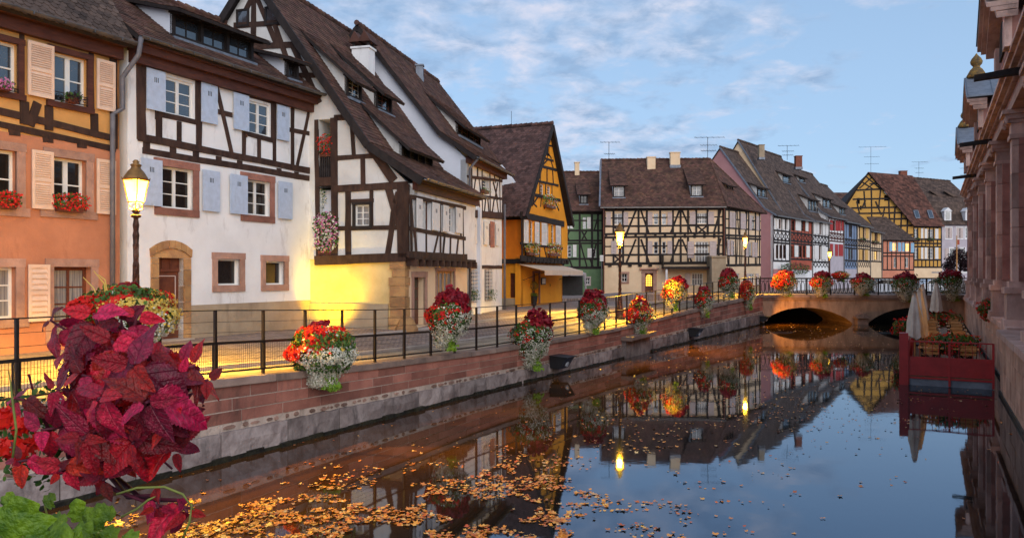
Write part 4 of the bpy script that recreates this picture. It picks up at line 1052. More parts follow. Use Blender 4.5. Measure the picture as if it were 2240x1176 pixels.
# white chimney with tiled double cap between houses 3 and 4
cp = at(795,170,FPX/51.5); cs = FPX/cp.y
ch = chimney(h4, (cp.x,cp.y,cp.z-.2), 40/51.5, .62, (170-110)/51.5+.2, m_white, drx=(f4.n.x,f4.n.y))
m = M(); tz = CAMZ+(600-112)/51.5
for a_ in (-1,1):
    for b_ in (-1,1): q = Vector((cp.x,cp.y,tz))+Vector((f4.n.x*.33*a_+f4.d.x*.24*b_, f4.n.y*.33*a_+f4.d.y*.24*b_,0)); m.bar(q,q+Vector((0,0,.3)),.1,.1)
m.build('chimney_pillars', m_timberblack, ch)
m = M()
for a_ in (-1,1):
    c = Vector((cp.x+f4.n.x*.22*a_, cp.y+f4.n.y*.22*a_, tz+.3)); e = Vector((f4.n.x,f4.n.y,0)); d_ = Vector((f4.d.x,f4.d.y,0))
    m.prism([c-e*.28-d_*.42, c+e*.28-d_*.42, c-d_*.42+Vector((0,0,.45))], d_*.84)
m.build('chimney_cap', m_tilered, ch)
cp = at(918,165,FPX/43); chimney(h4, (cp.x,cp.y,cp.z-.3), 15/43, .3, .75, m_lead)
# ================================================================ HOUSE 5 : yellow gabled
f5 = Fac(1138, 40, v=1800); f5s = Fac(1138, 40, dr=(f5.n.x,f5.n.y))
h5 = thing('yellow_gabled_house', f5.W(3,-3,1.5), 'bright yellow timbered gable house with mottled roof tiles and a cream awning', 'house')
u5 = f5.U(1230); zE5 = f5.Zp(1138,468); zj5 = f5.Zp(1138,564); j5 = .35; s5L = -5.2
apu5 = u5*.5; ap5z = f5.Zp(1200,280)+.2
ap5z = CAMZ+(600-278)*( (f5.O+f5.d*apu5).y )/FPX
f5.holes = []
for px in ((1152,480,1160,534),(1160,482,1167,535),(1194,488,1202,536),(1206,490,1213,537)):
    f5.window(h5, f5.rect(*px,j5), cols=1, rows=3, bw=.05, rec=.08, v=j5, gm=m_glassdark if px[0] in (1152,1194) else m_glass)
for px in ((1182,401,1190,428),(1197,405,1205,427)):
    f5.window(h5, f5.rect(*px,j5), cols=1, rows=3, bw=.05, rec=.08, v=j5)
f5.window(h5, f5.rect(1192,318,1203,343,j5), cols=2, rows=1, bw=.06, rec=.08, v=j5, gm=m_glassdark, fm=m_timberblack)
ze_ = zE5
f5.wall('upper_wall', h5, [(0,zj5),(u5,zj5),(u5,ze_-.3),(apu5,ap5z),(0,ze_-.3)], m_yellow, v=j5)
for px in ((1144,480,1152,532),(1168,485,1177,533),(1183,487,1194,537),(1214,493,1224,536)): f5.shutter(h5, f5.rect(*px,j5), m_shutwhite, kind='louver', v=j5+.05, ns=14)
B = lambda *a, **k: f5.beam(h5, *a, v=j5, off=j5, mat_=m_timberblack, **k)
B(1138,470,1232,490,w_=.34,pr=.08); B(1138,532,1230,543,w_=.14); B(1138,564,1232,572,w_=.30,pr=.06); B(1160,425,1225,438,w_=.18,pr=.05); B(1176,362,1217,372,w_=.16); B(1170,395,1221,406,w_=.13); B(1186,345,1210,352,w_=.12); B(1190,316,1208,320,w_=.12)
for a in ((1141,472,1142,564),(1157,474,1157,480),(1180,482,1180,568),(1226,490,1227,570),(1146,535,1152,562),(1156,537,1160,564),(1170,538,1166,566),(1190,540,1196,566),(1204,542,1200,568),(1214,542,1220,568)): B(*a,w_=.13)
for a in ((1168,430,1166,446),(1163,450,1178,428),(1174,452,1161,440),(1180,398,1180,430),(1193,398,1193,434),(1207,402,1207,436),(1212,436,1222,460),(1196,434,1190,456),(1184,432,1182,452),(1182,364,1181,396),(1196,366,1196,400),(1208,370,1210,402),(1188,348,1184,362),(1186,362,1200,347),(1204,350,1210,368),(1197,320,1197,348),(1192,322,1206,347)): B(*a,w_=.09)
# left side wall (towards the camera) and ground floor
f5s.wall('side_wall', h5, [(s5L,zj5-.1),(j5,zj5-.1),(j5,zE5-.1),(s5L,zE5-.1)], m_orange2, holes=[])
m = M(); f5s.fbox(m,s5L,j5+.03,zE5-.3,zE5+.25,-.02,.08); f5s.fbox(m,s5L,j5+.03,zj5-.3,zj5-.05,-.02,.07); m.build('cornice_beam', m_timberblack, h5)
f5.holes = []
rc = f5.rect(1146,597,1155,655)
zb5 = 1.2
gsh = f5s.rect(1113,597,1131,651); f5s.holes = [gsh]
f5s.wall('ground_wall', h5, [(s5L,.9),(0,.9),(0,zj5-.1),(s5L,zj5-.1)], m_yellow, v=-.12, holes=[gsh], depth=.25)
m = M(); f5s.fbox(m,gsh[0],gsh[1],gsh[2],gsh[3],-.4,-.3)
for i in range(18): z = gsh[2]+(gsh[3]-gsh[2])*i/18; f5s.fbox(m,gsh[0],gsh[1],z,z+.05,-.3,-.28)
m.build('roller_shutter', m_framebrown, h5)
m = M(); f5s.fbox(m,s5L,0,.9,f5s.Zp(1120,652),-.13,-.07); m.build('plinth', m_tan, h5)
d5 = f5.rect(1166,597,1179,664); f5.holes = [d5]
f5.wall('ground_wall', h5, [(0,.9),(u5,.9),(u5,zj5),(0,zj5)], m_yellow, depth=.3)
m = M(); f5.fbox(m,d5[0],d5[1],d5[2]-.5,d5[3],-.32,-.25); m.build('door', m_framebrown, h5)
f5.surround(h5, d5, .12, m_stone, bot=False)
m = M(); q = f5.rect(1183,607,1192,622); f5.fbox(m,*q,.0,.06); o = m.build('menu_board', m_iron, h5); m = M(); f5.fbox(m,q[0]+.08,q[1]-.08,q[2]+.06,q[3]-.06,.06,.065); m.build('menu_sheet', m_frame, o)
m = M(); f5.fbox(m,0,u5,zj5-.02,zj5+.1,0,j5+.05)
for i in range(12): a = .1+(u5-.2)*i/11; f5.fbox(m,a-.08,a+.08,zj5-.26,zj5-.022,-.1,j5+.1)
m.build('jetty_joists', m_timberblack, h5)
# awning
m = M(); za = zj5-.32; 
m.prism([f5.W(-.2,.05,za),f5.W(-.2,1.5,za-.35),f5.W(-.2,1.5,za-.39),f5.W(-.2,.05,za-.05)], (f5.d.x*(u5-.3),f5.d.y*(u5-.3),0))
m.prism([f5.W(-.2,1.49,za-.36),f5.W(-.2,1.51,za-.36),f5.W(-.2,1.51,za-.62),f5.W(-.2,1.49,za-.62)], (f5.d.x*(u5-.3),f5.d.y*(u5-.3),0))
m_awn = mat('cream_awning_cloth', (.72,.56,.42), (.62,.47,.35), 2, .9, .05, 30); m.build('awning', m_awn, h5)
m = M(); 
for u_ in (.3,u5-.8): m.tube([f5.W(u_,.05,za-.9),f5.W(u_,1.45,za-.38)],.02,5)
m.build('awning_arm', m_iron, h5)
# roof of 5: ridge perpendicular to the front
sp5 = (ap5z+.15-(zE5-.3))/(apu5)
RB = -9.5; vo5 = j5+.30
kk = .55
lu, lz = -.75, zE5-.15
def roof5(sgn):
    if sgn < 0:
        A = f5.W(lu,RB,lz); B_ = f5.W(lu,vo5,lz); C = f5.W(apu5,vo5,ap5z+.15); D = f5.W(apu5,RB,ap5z+.15)
    else:
        A = f5.W(u5+.35,vo5,lz); B_ = f5.W(u5+.35,RB,lz); C = f5.W(apu5,RB,ap5z+.15); D = f5.W(apu5,vo5,ap5z+.15)
    return roof_plane(h5, A, B_, C, D, m_tilespot, tw=.24, th=.17, rounded=True, thick=.14)
roof5(-1); roof5(1)
ridge_caps(h5, f5.W(apu5,vo5,ap5z+.18), f5.W(apu5,RB,ap5z+.18), m_tilespot)
m = M(); m.bar(f5.W(lu,vo5,lz-.1),f5.W(apu5,vo5,ap5z+.03),.08,.26); m.bar(f5.W(u5+.35,vo5,lz-.1),f5.W(apu5,vo5,ap5z+.03),.08,.26); m.build('bargeboard', m_timberblack, h5)
m = M(); f5.fbox(m,.0,u5,.9,zE5-.4,RB,RB+.1); f5.fbox(m,u5-.2,u5,.9,zE5-.4,RB,0); m.prism([f5.W(0,RB,zE5-.4),f5.W(u5,RB,zE5-.4),f5.W(apu5,RB,ap5z)],(0,.1,0)); m.build('rear_wall', m_yellow, h5)
m = M(); m.tube([f5s.W(s5L*.55,.12,zE5-.3),f5s.W(s5L*.55,.12,1.2)],.05,8); m.build('downpipe', m_framebrown, h5, smooth=True)
m = M(); m.tube([f5.W(apu5,-2,ap5z+.15),f5.W(apu5,-2,ap5z+1.1)],.012,4); m.build('lightning_rod', m_iron, h5)
def on_roof(px,py,A,B,D):
    nn = (B-A).cross(D-A); r = Vector(((px-CXP)/FPX,1,-(py-CYP)/FPX)); o = Vector((0,0,CAMZ)); return o+r*((A-o).dot(nn)/r.dot(nn)), (nn.normalized() if nn.z > 0 else -nn.normalized())
# ================================================================ HOUSE 6 : green
f6 = Fac(1320, 24.8, dr=(1,-.02))
h6 = thing('green_timbered_house', f6.W(-2,0,1.5), 'green half-timbered house between the yellow gable house and the long cream house', 'house')
a6 = f6.U(1195); z6 = f6.Zp(1300,460)
for px in ((1275,475,1282,500),(1234,536,1250,562),(1296,543,1304,563)): f6.window(h6, f6.rect(*px), cols=2, rows=3, bw=.05, mw=.05, rec=.05, mt=.04, sep_=False)
rc = f6.rect(1281,607,1290,622); f6.window(h6, rc, cols=2, rows=2, bw=.05, mw=.04, mt=.04, rec=.1, sep_=False); f6.surround(h6, rc, .1, m_shutgrey)
f6.wall('wall', h6, [(a6,.9),(0,.9),(0,z6),(a6,z6)], m_green)
for px in ((1238,474,1245,500),(1247,474,1254,500),(1284,475,1292,500),(1253,535,1261,562),(1285,543,1294,563)): f6.shutter(h6, f6.rect(*px), m_shutwhite, kind='louver', ns=8)
B = lambda *a, **k: f6.beam(h6, *a, mat_=m_timberblack, **k)
for y_,w_ in ((465,.3),(504,.16),(526,.16),(532,.14),(566,.16),(585,.22),(482,.1)): B(1215,y_,1320,y_,w_=w_)
for x_ in (1232,1268,1295,1308,1318): B(x_,462,x_,585,w_=.18)
for a in ((1272,504,1284,526),(1284,504,1272,526),(1310,466,1300,503),(1270,533,1284,584),(1245,566,1252,584),(1304,533,1297,565),(1234,504,1245,526),(1246,504,1236,526),(1290,566,1298,584)): B(*a,w_=.13)
rz = CAMZ+(600-377)*(FPX/24.8+4.2)/FPX
roof_plane(h6, f6.W(a6-2,.4,z6-.1), f6.W(.1,.4,z6-.1), f6.W(.1,-4.2,rz), f6.W(a6-2,-4.2,rz), m_tile, tw=.26, th=.20)
roof_plane(h6, f6.W(.1,-8.8,z6-.1), f6.W(a6-2,-8.8,z6-.1), f6.W(a6-2,-4.2,rz), f6.W(.1,-4.2,rz), m_tile, tiles=False)
ridge_caps(h6, f6.W(a6-2,-4.2,rz+.03), f6.W(.1,-4.2,rz+.03), m_tile)
dormer(f6, h6, z6-.1, (rz-z6+.1)/4.6, 1268, 424, 1286, 446, q=.5, v0=.4, nwin=1, fm=m_timberblack, gm=m_glassdark, tw=.26, th=.2, oh=.3)
p = at(1262,392,FPX/23.4); chimney(h6, p, .42, .5, 1.5, m_cream)
antenna(h6, at(1332,378,FPX/23.2), 2.9, 1.1, .3)
f6.body(h6, a6, 0, 8.4, .9, z6, m_green)
# ================================================================ HOUSE 7 : long cream house
f7 = Fac(1320, 25.4, dr=(1,-.06)); u7 = f7.U(1584)
h7 = thing('cream_timbered_house', f7.W(5,0,1.5), 'long cream half-timbered house with hipped roof, balcony and a lit arched door', 'house')
z7 = f7.Zp(1320,452)
W7 = [((1340,467,1361,491),2,3),((1430,467,1440,491),1,3),((1448,467,1457,491),1,3),((1524,466,1547,489),4,3),((1430,528,1440,555),1,3),((1448,528,1457,555),1,3),((1352,530,1361,553),1,3)]
for px, c_, r_ in W7: f7.window(h7, f7.rect(*px), cols=c_, rows=r_, bw=.06, mw=.07, mt=.035, rec=.06, sep_=False, gm=m_curtain if px[0] in (1524,1340) else m_glass)
rcb = f7.rect(1521,528,1550,577); f7.window(h7, rcb, cols=4, rows=3, bw=.08, mw=.08, mt=.06, rec=.06, sep_=False, gm=m_curtain)
rc = f7.rect(1360,598,1372,616); f7.window(h7, rc, cols=2, rows=2, bw=.05, mw=.04, mt=.04, rec=.15, sep_=False, gm=m_glassdark); f7.surround(h7, rc, .16, m_stonepink)
rc = f7.rect(1513,597,1538,624); f7.window(h7, rc, cols=4, rows=2, bw=.07, mw=.07, mt=.05, rec=.1, sep_=False, gm=m_curtain)
dr_ = f7.rect(1411,597,1429,647); f7.holes.append(dr_); u0,u1,z0,z1 = dr_
m = M(); f7.fbox(m,u0,u1,z0-.4,z1,-.28,-.22); d7 = m.build('door', m_framebrown, h7)
m = M(); cu = (u0+u1)/2; zt = z1-.12; ww = (u1-u0)/2-.1; zb_ = z0+.85
m.add([f7.W(cu+ww*math.cos(PI*i/8), -.21, zt-.25+.25*math.sin(PI*i/8)) for i in range(9)]+[f7.W(cu-ww,-.21,zb_),f7.W(cu+ww,-.21,zb_)], [tuple(range(11))]); m.build('lit_glazing', m_litwin, d7)
m = M()
for i in (-1,0,1): f7.fbox(m,cu+i*ww*.55-.02,cu+i*ww*.55+.02,zb_,zt,-.21,-.19)
for i in range(1,5): z = zb_+(zt-zb_)*i/5; f7.fbox(m,cu-ww,cu+ww,z-.018,z+.018,-.21,-.192)
m.build('glazing_bars', m_framebrown, d7)
f7.surround(h7, dr_, .28, m_stonepink, pr=.06, bot=False)
m = M(); f7.fbox(m,u0-.45,u1+.45,z1+.30,z1+.42,-.05,.22); m.build('door_cornice', m_stonepink, h7)
f7.wall('wall', h7, [(0,.9),(u7,.9),(u7,z7+.1),(0,z7+.1)], m_cream, depth=.3)
for px in ((1326,464,1336,492),(1364,464,1374,492),(1417,464,1427,492),(1460,464,1470,492),(1509,463,1521,490),(1549,463,1562,490),(1337,527,1348,555),(1417,527,1427,555),(1460,527,1470,555),(1504,528,1518,564),(1552,527,1567,562),(1498,597,1510,624)):
    f7.shutter(h7, f7.rect(*px), m_shutgrey, kind='louver', ns=9)
B = lambda *a, **k: f7.beam(h7, *a, mat_=m_timberblack, **k)
for y_, w_ in ((459,.24),(477,.10),(495,.16),(512,.18),(519,.18),(539,.10),(558,.16),(577,.22)): B(1320,y_,1584,y_-3,w_=w_,pr=.02+w_*.05)
for x_ in (1322,1342,1363,1397,1415,1444,1472,1489,1505,1523,1548,1572,1582):
    B(x_,456,x_,513,w_=.17,pr=.05); 
    if x_ not in (1523,1548): B(x_,518,x_,577,w_=.17,pr=.05)
for dy in (0,63):
    for a in ((1391,460,1370,512),(1402,460,1420,512),(1486,460,1466,512),(1492,460,1514,512),(1577,458,1561,510)): B(a[0],a[1]+dy,a[2],a[3]+dy,w_=.16)
    B(1343,495+dy,1362,512+dy,w_=.14); B(1362,495+dy,1343,512+dy,w_=.14)
B(1525,494,1546,511,w_=.14); B(1546,494,1525,511,w_=.14)
for i in range(12): x_ = 1326+i*21.5; B(x_,452,x_,458,w_=.2,pr=.06); B(x_,511,x_,520,w_=.2,pr=.07)
for i in range(5): x_ = 1334+i*22; B(x_,578,x_,583,w_=.3,pr=.12)
# balcony
bl, brr_ = f7.U(1447), f7.U(1546); zb = f7.Zp(1480,583)
m = M(); f7.fbox(m,bl,brr_,zb-.2,zb,-.05,1.3); bal = m.build('balcony', m_timberblack, h7)
m = M(); f7.fbox(m,bl,brr_,zb+.95,zb+1.0,1.22,1.28)
k = 40
for i in range(k+1): a = bl+(brr_-bl)*i/k; f7.fbox(m,a,a+.018,zb,zb+.95,1.24,1.26)
f7.fbox(m,bl,bl+.04,zb,zb+1,0,1.25)
m.build('balcony_railing', m_iron, bal)
m = M(); a = f7.U(1454); f7.fbox(m,a-.08,a+.08,1.2,zb-.2,1.05,1.2); m.build('balcony_post', m_white, bal)
# ochre stub wall in front
st = f7.rect(1546,564,1576,648); m = M(); f7.fbox(m,st[0],st[1],1.0,st[3],-.02,2.2); f7.fbox(m,st[0]-.05,st[1]+.05,st[3],st[3]+.14,-.02,2.3); m.build('stub_wall', m_tan, h7)
# right-hand face
f7b = Fac(1584, FPX/((f7.O+f7.d*u7).y), dr=(4.8,5.5)); ub = f7b.U(1664)
for px in ((1638,529,1644,562),): f7b.window(h7, f7b.rect(*px), cols=2, rows=3, bw=.06, rec=.06, sep_=False)
f7b.window(h7, f7b.rect(1644,471,1651,503), cols=2, rows=3, bw=.06, rec=.06, sep_=False); f7b.window(h7, f7b.rect(1603,527,1608,558), cols=1, rows=3, bw=.06, rec=.06, sep_=False)
f7b.window(h7, f7b.rect(1640,598,1650,622), cols=2, rows=2, bw=.06, rec=.06, sep_=False, gm=m_curtain); f7b.window(h7, f7b.rect(1610,598,1618,622), cols=2, rows=2, bw=.06, rec=.06, sep_=False, gm=m_curtain)
f7b.wall('side_wall', h7, [(0,.9),(ub,.9),(ub,z7+.1),(0,z7+.1)], m_cream)
for px in ((1595,463,1601,498),(1602,464,1607,498),(1619,466,1625,501),(1625,467,1630,501),(1638,470,1643,503),(1653,472,1659,504),(1590,524,1595,558),(1597,525,1602,558),(1629,528,1636,561),(1644,529,1649,562),(1650,530,1655,562),(1632,598,1638,622),(1652,598,1658,622)):
    f7b.shutter(h7, f7b.rect(*px), m_shutgrey, kind='louver', ns=9)
B = lambda *a, **k: f7b.beam(h7, *a, mat_=m_timberblack, **k)
for ya,yb_,w_ in ((457,463,.24),(478,484,.1),(498,503,.14),(514,517,.18),(520,523,.16),(558,562,.14),(580,579,.22)): B(1584,ya,1664,yb_,w_=w_)
for i,x_ in enumerate((1586,1594,1609,1618,1631,1637,1652,1661)): B(x_,454,x_,580,w_=.17,pr=.05)
for a in ((1612,460,1616,514),(1634,462,1632,515),(1588,522,1592,579),(1614,524,1611,579),(1657,524,1655,579),(1623,524,1622,579)): B(*a,w_=.12)
# hipped roof
D7 = 4.1; rz = CAMZ+(600-350)*(FPX/25.4+D7)/FPX
rx = at(1553,341,FPX/25.4+D7-.3); re = f7.W(f7.U(1553,-D7),-D7,rz)
e7 = z7-.05
cA = f7.W(-.35,.45,e7); cC = f7.W(u7+.15,.45,e7); rL = f7.W(.0,-D7,rz)
cB = f7b.W(ub+.3,.45,e7-.15)
roof_plane(h7, cA, cC, re, rL, m_tile, tw=.24, th=.19)
roof_plane(h7, cC, cB, re, re, m_tile, tw=.24, th=.19)
bk = f7.W(-.35,-2*D7-.5,e7); roof_plane(h7, cB, bk, rL, re, m_tile, tiles=False)
m = M(); m.prism([f7.W(-.1,0,z7),f7.W(-.1,-2*D7,z7),f7.W(-.1,-D7,rz-.1)], (.15,0,0)); m.build('gable_end', m_cream, h7)
m = M(); m.bar(Vector(cA)+Vector((0,0,.04)),Vector(rL)+Vector((0,0,.04)),.14,.1); m.build('verge_flashing', m_lead, h7)
ridge_caps(h7, rL, re, m_tile); ridge_caps(h7, re, cC, m_tile, r=.08); ridge_caps(h7, re, cB, m_tile, r=.08)
tp7 = (rz-e7)/(D7+.45)
for (a,b_,c,d_) in ((1341,404,1367,431),(1511,402,1537,429)): dormer(f7, h7, e7, tp7, a,b_,c,d_, q=.62, v0=.45, nwin=1, rows=2, cols=2, tw=.24, th=.19, gm=m_curtain, oh=.25, frame=m_timberblack)
d7b = [1]
dormer(f7b, h7, e7, tp7*.93, 1590, 404, 1603, 429, q=.5, v0=.45, nwin=1, rows=3, cols=2, tw=.24, th=.19, oh=.35, wallm=m_cream)
for x_, y_, w_ in ((1424,372,.72),(1476,362,.85)):
    p = at(x_, y_, FPX/25.4+D7*.75); chimney(h7, (p.x,p.y,p.z-.2), w_, .5, 1.3, m_cream)
antenna(h7, at(1548,345,FPX/23.6), 1.9, 1.7, .25)
m = M(); m.tube([f7.W(.02,.1,z7),f7.W(.02,.1,1.2)],.06,6); m.build('downpipe', m_framebrown, h7); m = M(); m.tube([f7.W(u7-.02,.14,z7),f7.W(u7-.02,.14,1.2)],.06,6); m.build('downpipe', m_framebrown, h7)
m = M(); f7.fbox(m,-.3,u7+.1,e7-.12,e7-.02,.4,.54); m.build('gutter', m_zinc, h7)
f7.body(h7, 0.1, u7*.9, 8, .9, z7, m_cream)
# ================================================================ ROW beyond the bridge
F8 = Fac(1692, 20.5, v=2500)
def sline(px): return 20.5*(2500-px)/(2500-1692)
def rowhouse(name, label, x0, x1, ey, apex, wallm, tim, wins, shuts, sm, tm, levels, xb=(), litw=(), dorm=(), ground=None, gabm=None):
    f = Fac(x0, sline(x0), v=2500); h = thing(name, f.W(2,0,1.6), label, 'house', 'row of timbered houses beyond the bridge')
    u = f.U(x1); ze = f.Zp(x0, ey); hd = 6.0
    for px in wins: f.window(h, f.rect(*px), cols=2, rows=3, bw=.06, mw=.05, mt=.03, rec=.1, sep_=False, gm=(m_litpane if px in litw else m_glassdark), fm=m_framebrown if tim else m_frame)
    f.wall('wall', h, [(0,.9),(u,.9),(u,ze),(0,ze)], wallm)
    if ground: m = M(); f.fbox(m,0,u,.9,f.Zp(x0,ground[0]),-.02,.03); m.build('ground_storey', ground[1], h)
    for px in shuts: f.shutter(h, f.rect(*px), sm, holes3=False)
    if tim:
        bm_ = tim
        for y_ in levels:
            z = f.Zp(x0,y_); f.beam(h,0,z,u,z,w_=.2,mat_=bm_,uz=True)
        k = max(3, int(u/1.1)); top = ze; bot = f.Zp(x0, levels[-1])
        for i in range(k+1): q = .08+(u-.16)*i/k; f.beam(h,q,bot,q,top,w_=.16,mat_=bm_,uz=True)
        for (ya,yb_) in xb:
            za_, zb_2 = f.Zp(x0,ya), f.Zp(x0,yb_)
            for i in range(k):
                a = .08+(u-.16)*i/k; b_ = .08+(u-.16)*(i+1)/k
                f.beam(h,a,za_,b_,zb_2,w_=.11,mat_=bm_,uz=True); f.beam(h,b_,za_,a,zb_2,w_=.11,mat_=bm_,uz=True)
    # roof; ridge height from the skyline
    n = f.n; c = Vector(f.W(0,-hd,0)); rz = CAMZ+(600-apex)*c.y/FPX
    k1 = -.9; kz_ = ze+.75
    roof_plane(h, f.W(-.1,.45,ze-.05), f.W(u+.1,.45,ze-.05), f.W(u+.1,k1,kz_), f.W(-.1,k1,kz_), tm, tw=.3, th=.24)
    roof_plane(h, f.W(-.1,k1,kz_), f.W(u+.1,k1,kz_), f.W(u+.1,-hd,rz), f.W(-.1,-hd,rz), tm, tw=.3, th=.24)
    roof_plane(h, f.W(u+.1,-2*hd,ze), f.W(-.1,-2*hd,ze), f.W(-.1,-hd,rz), f.W(u+.1,-hd,rz), tm, tiles=False)
    ridge_caps(h, f.W(-.1,-hd,rz+.03), f.W(u+.1,-hd,rz+.03), tm, r=.12, step=.45)
    m = M()
    for uu, sg in ((0,.25),(u,-.25)): m.prism([f.W(uu,-.02,.9),f.W(uu,-.02,ze),f.W(uu,k1,kz_-.1),f.W(uu,-hd,rz-.1),f.W(uu,-2*hd,ze),f.W(uu,-2*hd,.9)], (f.d.x*sg,f.d.y*sg,0))
    m.build('gable_wall', gabm or wallm, h)
    m = M(); m.bar(f.W(-.12,.4,ze-.08),f.W(-.12,k1,kz_-.03),.06,.16); m.bar(f.W(-.12,k1,kz_-.03),f.W(-.12,-hd,rz-.05),.06,.16); m.build('verge_flashing', m_lead, h)
    m = M(); f.fbox(m,-.1,u+.1,ze-.16,ze-.04,.38,.52); m.build('gutter', m_zinc, h)
    m = M(); m.tube([f.W(u-.05,.12,ze-.1),f.W(u-.05,.12,1.2)],.06,5); m.build('downpipe', m_zinc, h)
    sl = (rz-kz_)/(hd+k1)
    for (a,b_,c_,d_,nw) in dorm: dormer(f, h, kz_, sl, a,b_,c_,d_, q=.45, v0=k1, nwin=nw, rows=2, cols=1, tw=.3, th=.24, oh=.35, mt=tm, fm=m_frame)
    return f, h, ze, rz
fr, hr, ze, rz = rowhouse('pink_gabled_house','tall plain pink gable house rising behind the long cream house',1692,1727,470,322,m_white,m_timberblack,
    [(1703,479,1709,501),(1716,480,1721,502),(1697,535,1703,565),(1705,535,1711,565),(1713,535,1719,565)],[(1697,478,1702,500),(1710,479,1715,501),(1721,480,1725,502)],m_shutwhite,m_tilegrey,(474,503,524,530,570),xb=((505,524),),gabm=m_pink,dorm=((1657,408,1676,433,2),),ground=(588,m_pink))
p = at(1612,322,FPX/19.8)
fr, h_, ze, rz = rowhouse('red_timbered_house','red half-timbered house with white shutters beyond the bridge',1728,1776,476,307,m_red,m_timberblack,
    [(1731,482,1738,505),(1752,483,1760,506),(1746,537,1754,563),(1730,537,1736,563),(1756,537,1762,563)],[(1739,480,1751,505),(1761,481,1767,506),(1737,536,1745,562),(1763,537,1770,563)],m_shutwhite,m_tilegrey,(478,508,526,532,566),xb=((508,526),),gabm=m_cream,dorm=((1712,380,1728,402,1),),ground=(590,m_white))
p = at(1665,345,FPX/19.0); chimney(h_, (p.x,p.y,p.z-.2), .6, .6, 1.6, m_tan)
antenna(h_, at(1722,350,FPX/18.6), 1.7, 1.5, .2)
fr, h_, ze, rz = rowhouse('white_timbered_house','white half-timbered house with closed white shutters beyond the bridge',1776,1812,482,330,m_white,m_timberblack,
    [(1792,486,1797,514),(1792,538,1796,568)],[(1779,484,1785,512),(1786,484,1791,512),(1798,486,1804,514),(1805,486,1811,514),(1781,536,1790,567),(1796,537,1805,568)],m_shutwhite,m_tilegrey,(484,514,530,535,572),xb=((514,530),(572,584)),gabm=m_cream,dorm=((1768,434,1788,464,3),(1748,386,1760,400,1)),ground=(592,m_white))
p = at(1746,368,FPX/18.2); chimney(h_, (p.x,p.y,p.z-.1), .75, .6, 1.5, m_brick)
fr, h_, ze, rz = rowhouse('red_shuttered_house','white house with bright red shutters beyond the bridge',1812,1845,474,352,m_white,m_timberred,
    [(1822,482,1826,505),(1838,483,1840,505),(1822,534,1825,560)],[(1815,481,1821,504),(1827,482,1833,505),(1834,482,1838,505),(1840,483,1844,505),(1815,533,1821,559),(1826,534,1832,560),(1834,534,1843,560)],m_shutred,m_tilegrey,(476,508,520,526),xb=((508,520),),dorm=((1800,432,1817,456,2),),ground=(531,m_lilac))
fr, h_, ze, rz = rowhouse('blue_timbered_house','pale blue half-timbered house beyond the bridge',1845,1874,484,372,m_blue,m_timberblack,
    [(1857,492,1864,519),(1855,542,1866,567)],[],m_shutyel,m_tilegrey,(488,522,535,541,569),xb=((522,535),(569,584)),dorm=((1836,452,1848,470,2),),ground=(588,m_lilac))
fr, h_, ze, rz = rowhouse('cream_house_with_ochre_shutters','narrow cream timbered house with ochre shutters beyond the bridge',1874,1903,492,398,m_cream,m_timberblack,
    [(1887,498,1892,522),(1886,546,1891,569)],[(1880,497,1886,521),(1893,498,1899,522),(1879,545,1885,568),(1892,546,1898,569)],m_shutyel,m_tilegrey,(494,524,537,543,570),xb=((524,537),(570,584)),ground=(588,m_cream))
fr, h_, ze, rz = rowhouse('small_timbered_house','last and lowest timbered house of the far row, beside the low orange house',1903,1928,505,428,m_cream,m_timberblack,
    [(1913,510,1918,528),(1912,549,1918,568)],[(1907,509,1912,527),(1919,510,1924,528)],m_shutyel,m_tilegrey,(507,530,542,547,571),litw=[(1912,549,1918,568)],ground=(590,m_cream))
# low orange house with sky-blue shutters
f8 = Fac(1930, 13.6, dr=(1,.12)); h8 = thing('low_orange_house', f8.W(2,0,1.6), 'low salmon house with sky-blue shutters and two lit windows', 'house'); u8 = f8.U(2000); z8 = f8.Zp(1930,523)
for px in ((1952,530,1963,549),(1979,531,1991,550)): f8.window(h8, f8.rect(*px), cols=2, rows=2, bw=.1, mw=.1, mt=.05, rec=.08, sep_=False, gm=m_litpane)
for px in ((1955,563,1962,585),(1980,563,1987,585)): f8.window(h8, f8.rect(*px), cols=2, rows=2, bw=.08, mw=.08, mt=.05, rec=.08, sep_=False, gm=m_glassdark)
f8.wall('wall', h8, [(0,.9),(u8,.9),(u8,z8),(0,z8)], m_salmon)
for px in ((1945,529,1951,549),(1964,530,1971,550),(1973,530,1978,550),(1992,531,1999,552)): f8.shutter(h8, f8.rect(*px), m_shutsky, holes3=False)
for y_ in (526,553,560,590): z = f8.Zp(1930,y_); f8.beam(h8,0,z,u8,z,w_=.2,mat_=m_timberblack,uz=True)
for i in range(8): q = .1+(u8-.2)*i/7; f8.beam(h8,q,f8.Zp(1930,590),q,z8-.2,w_=.16,mat_=m_timberblack,uz=True)
A = Vector(f8.W(-.3,.5,z8-.1)); B_ = Vector(f8.W(u8+.2,.5,z8-.2)); D = at(1896,474,A.y+7); C = on_roof(1938,474,A,B_,D)[0]
roof_plane(h8, A, B_, C, D, m_tilegrey, tw=.4, th=.3)
f8.body(h8, 0, u8, 7, .9, z8-.2, m_salmon)
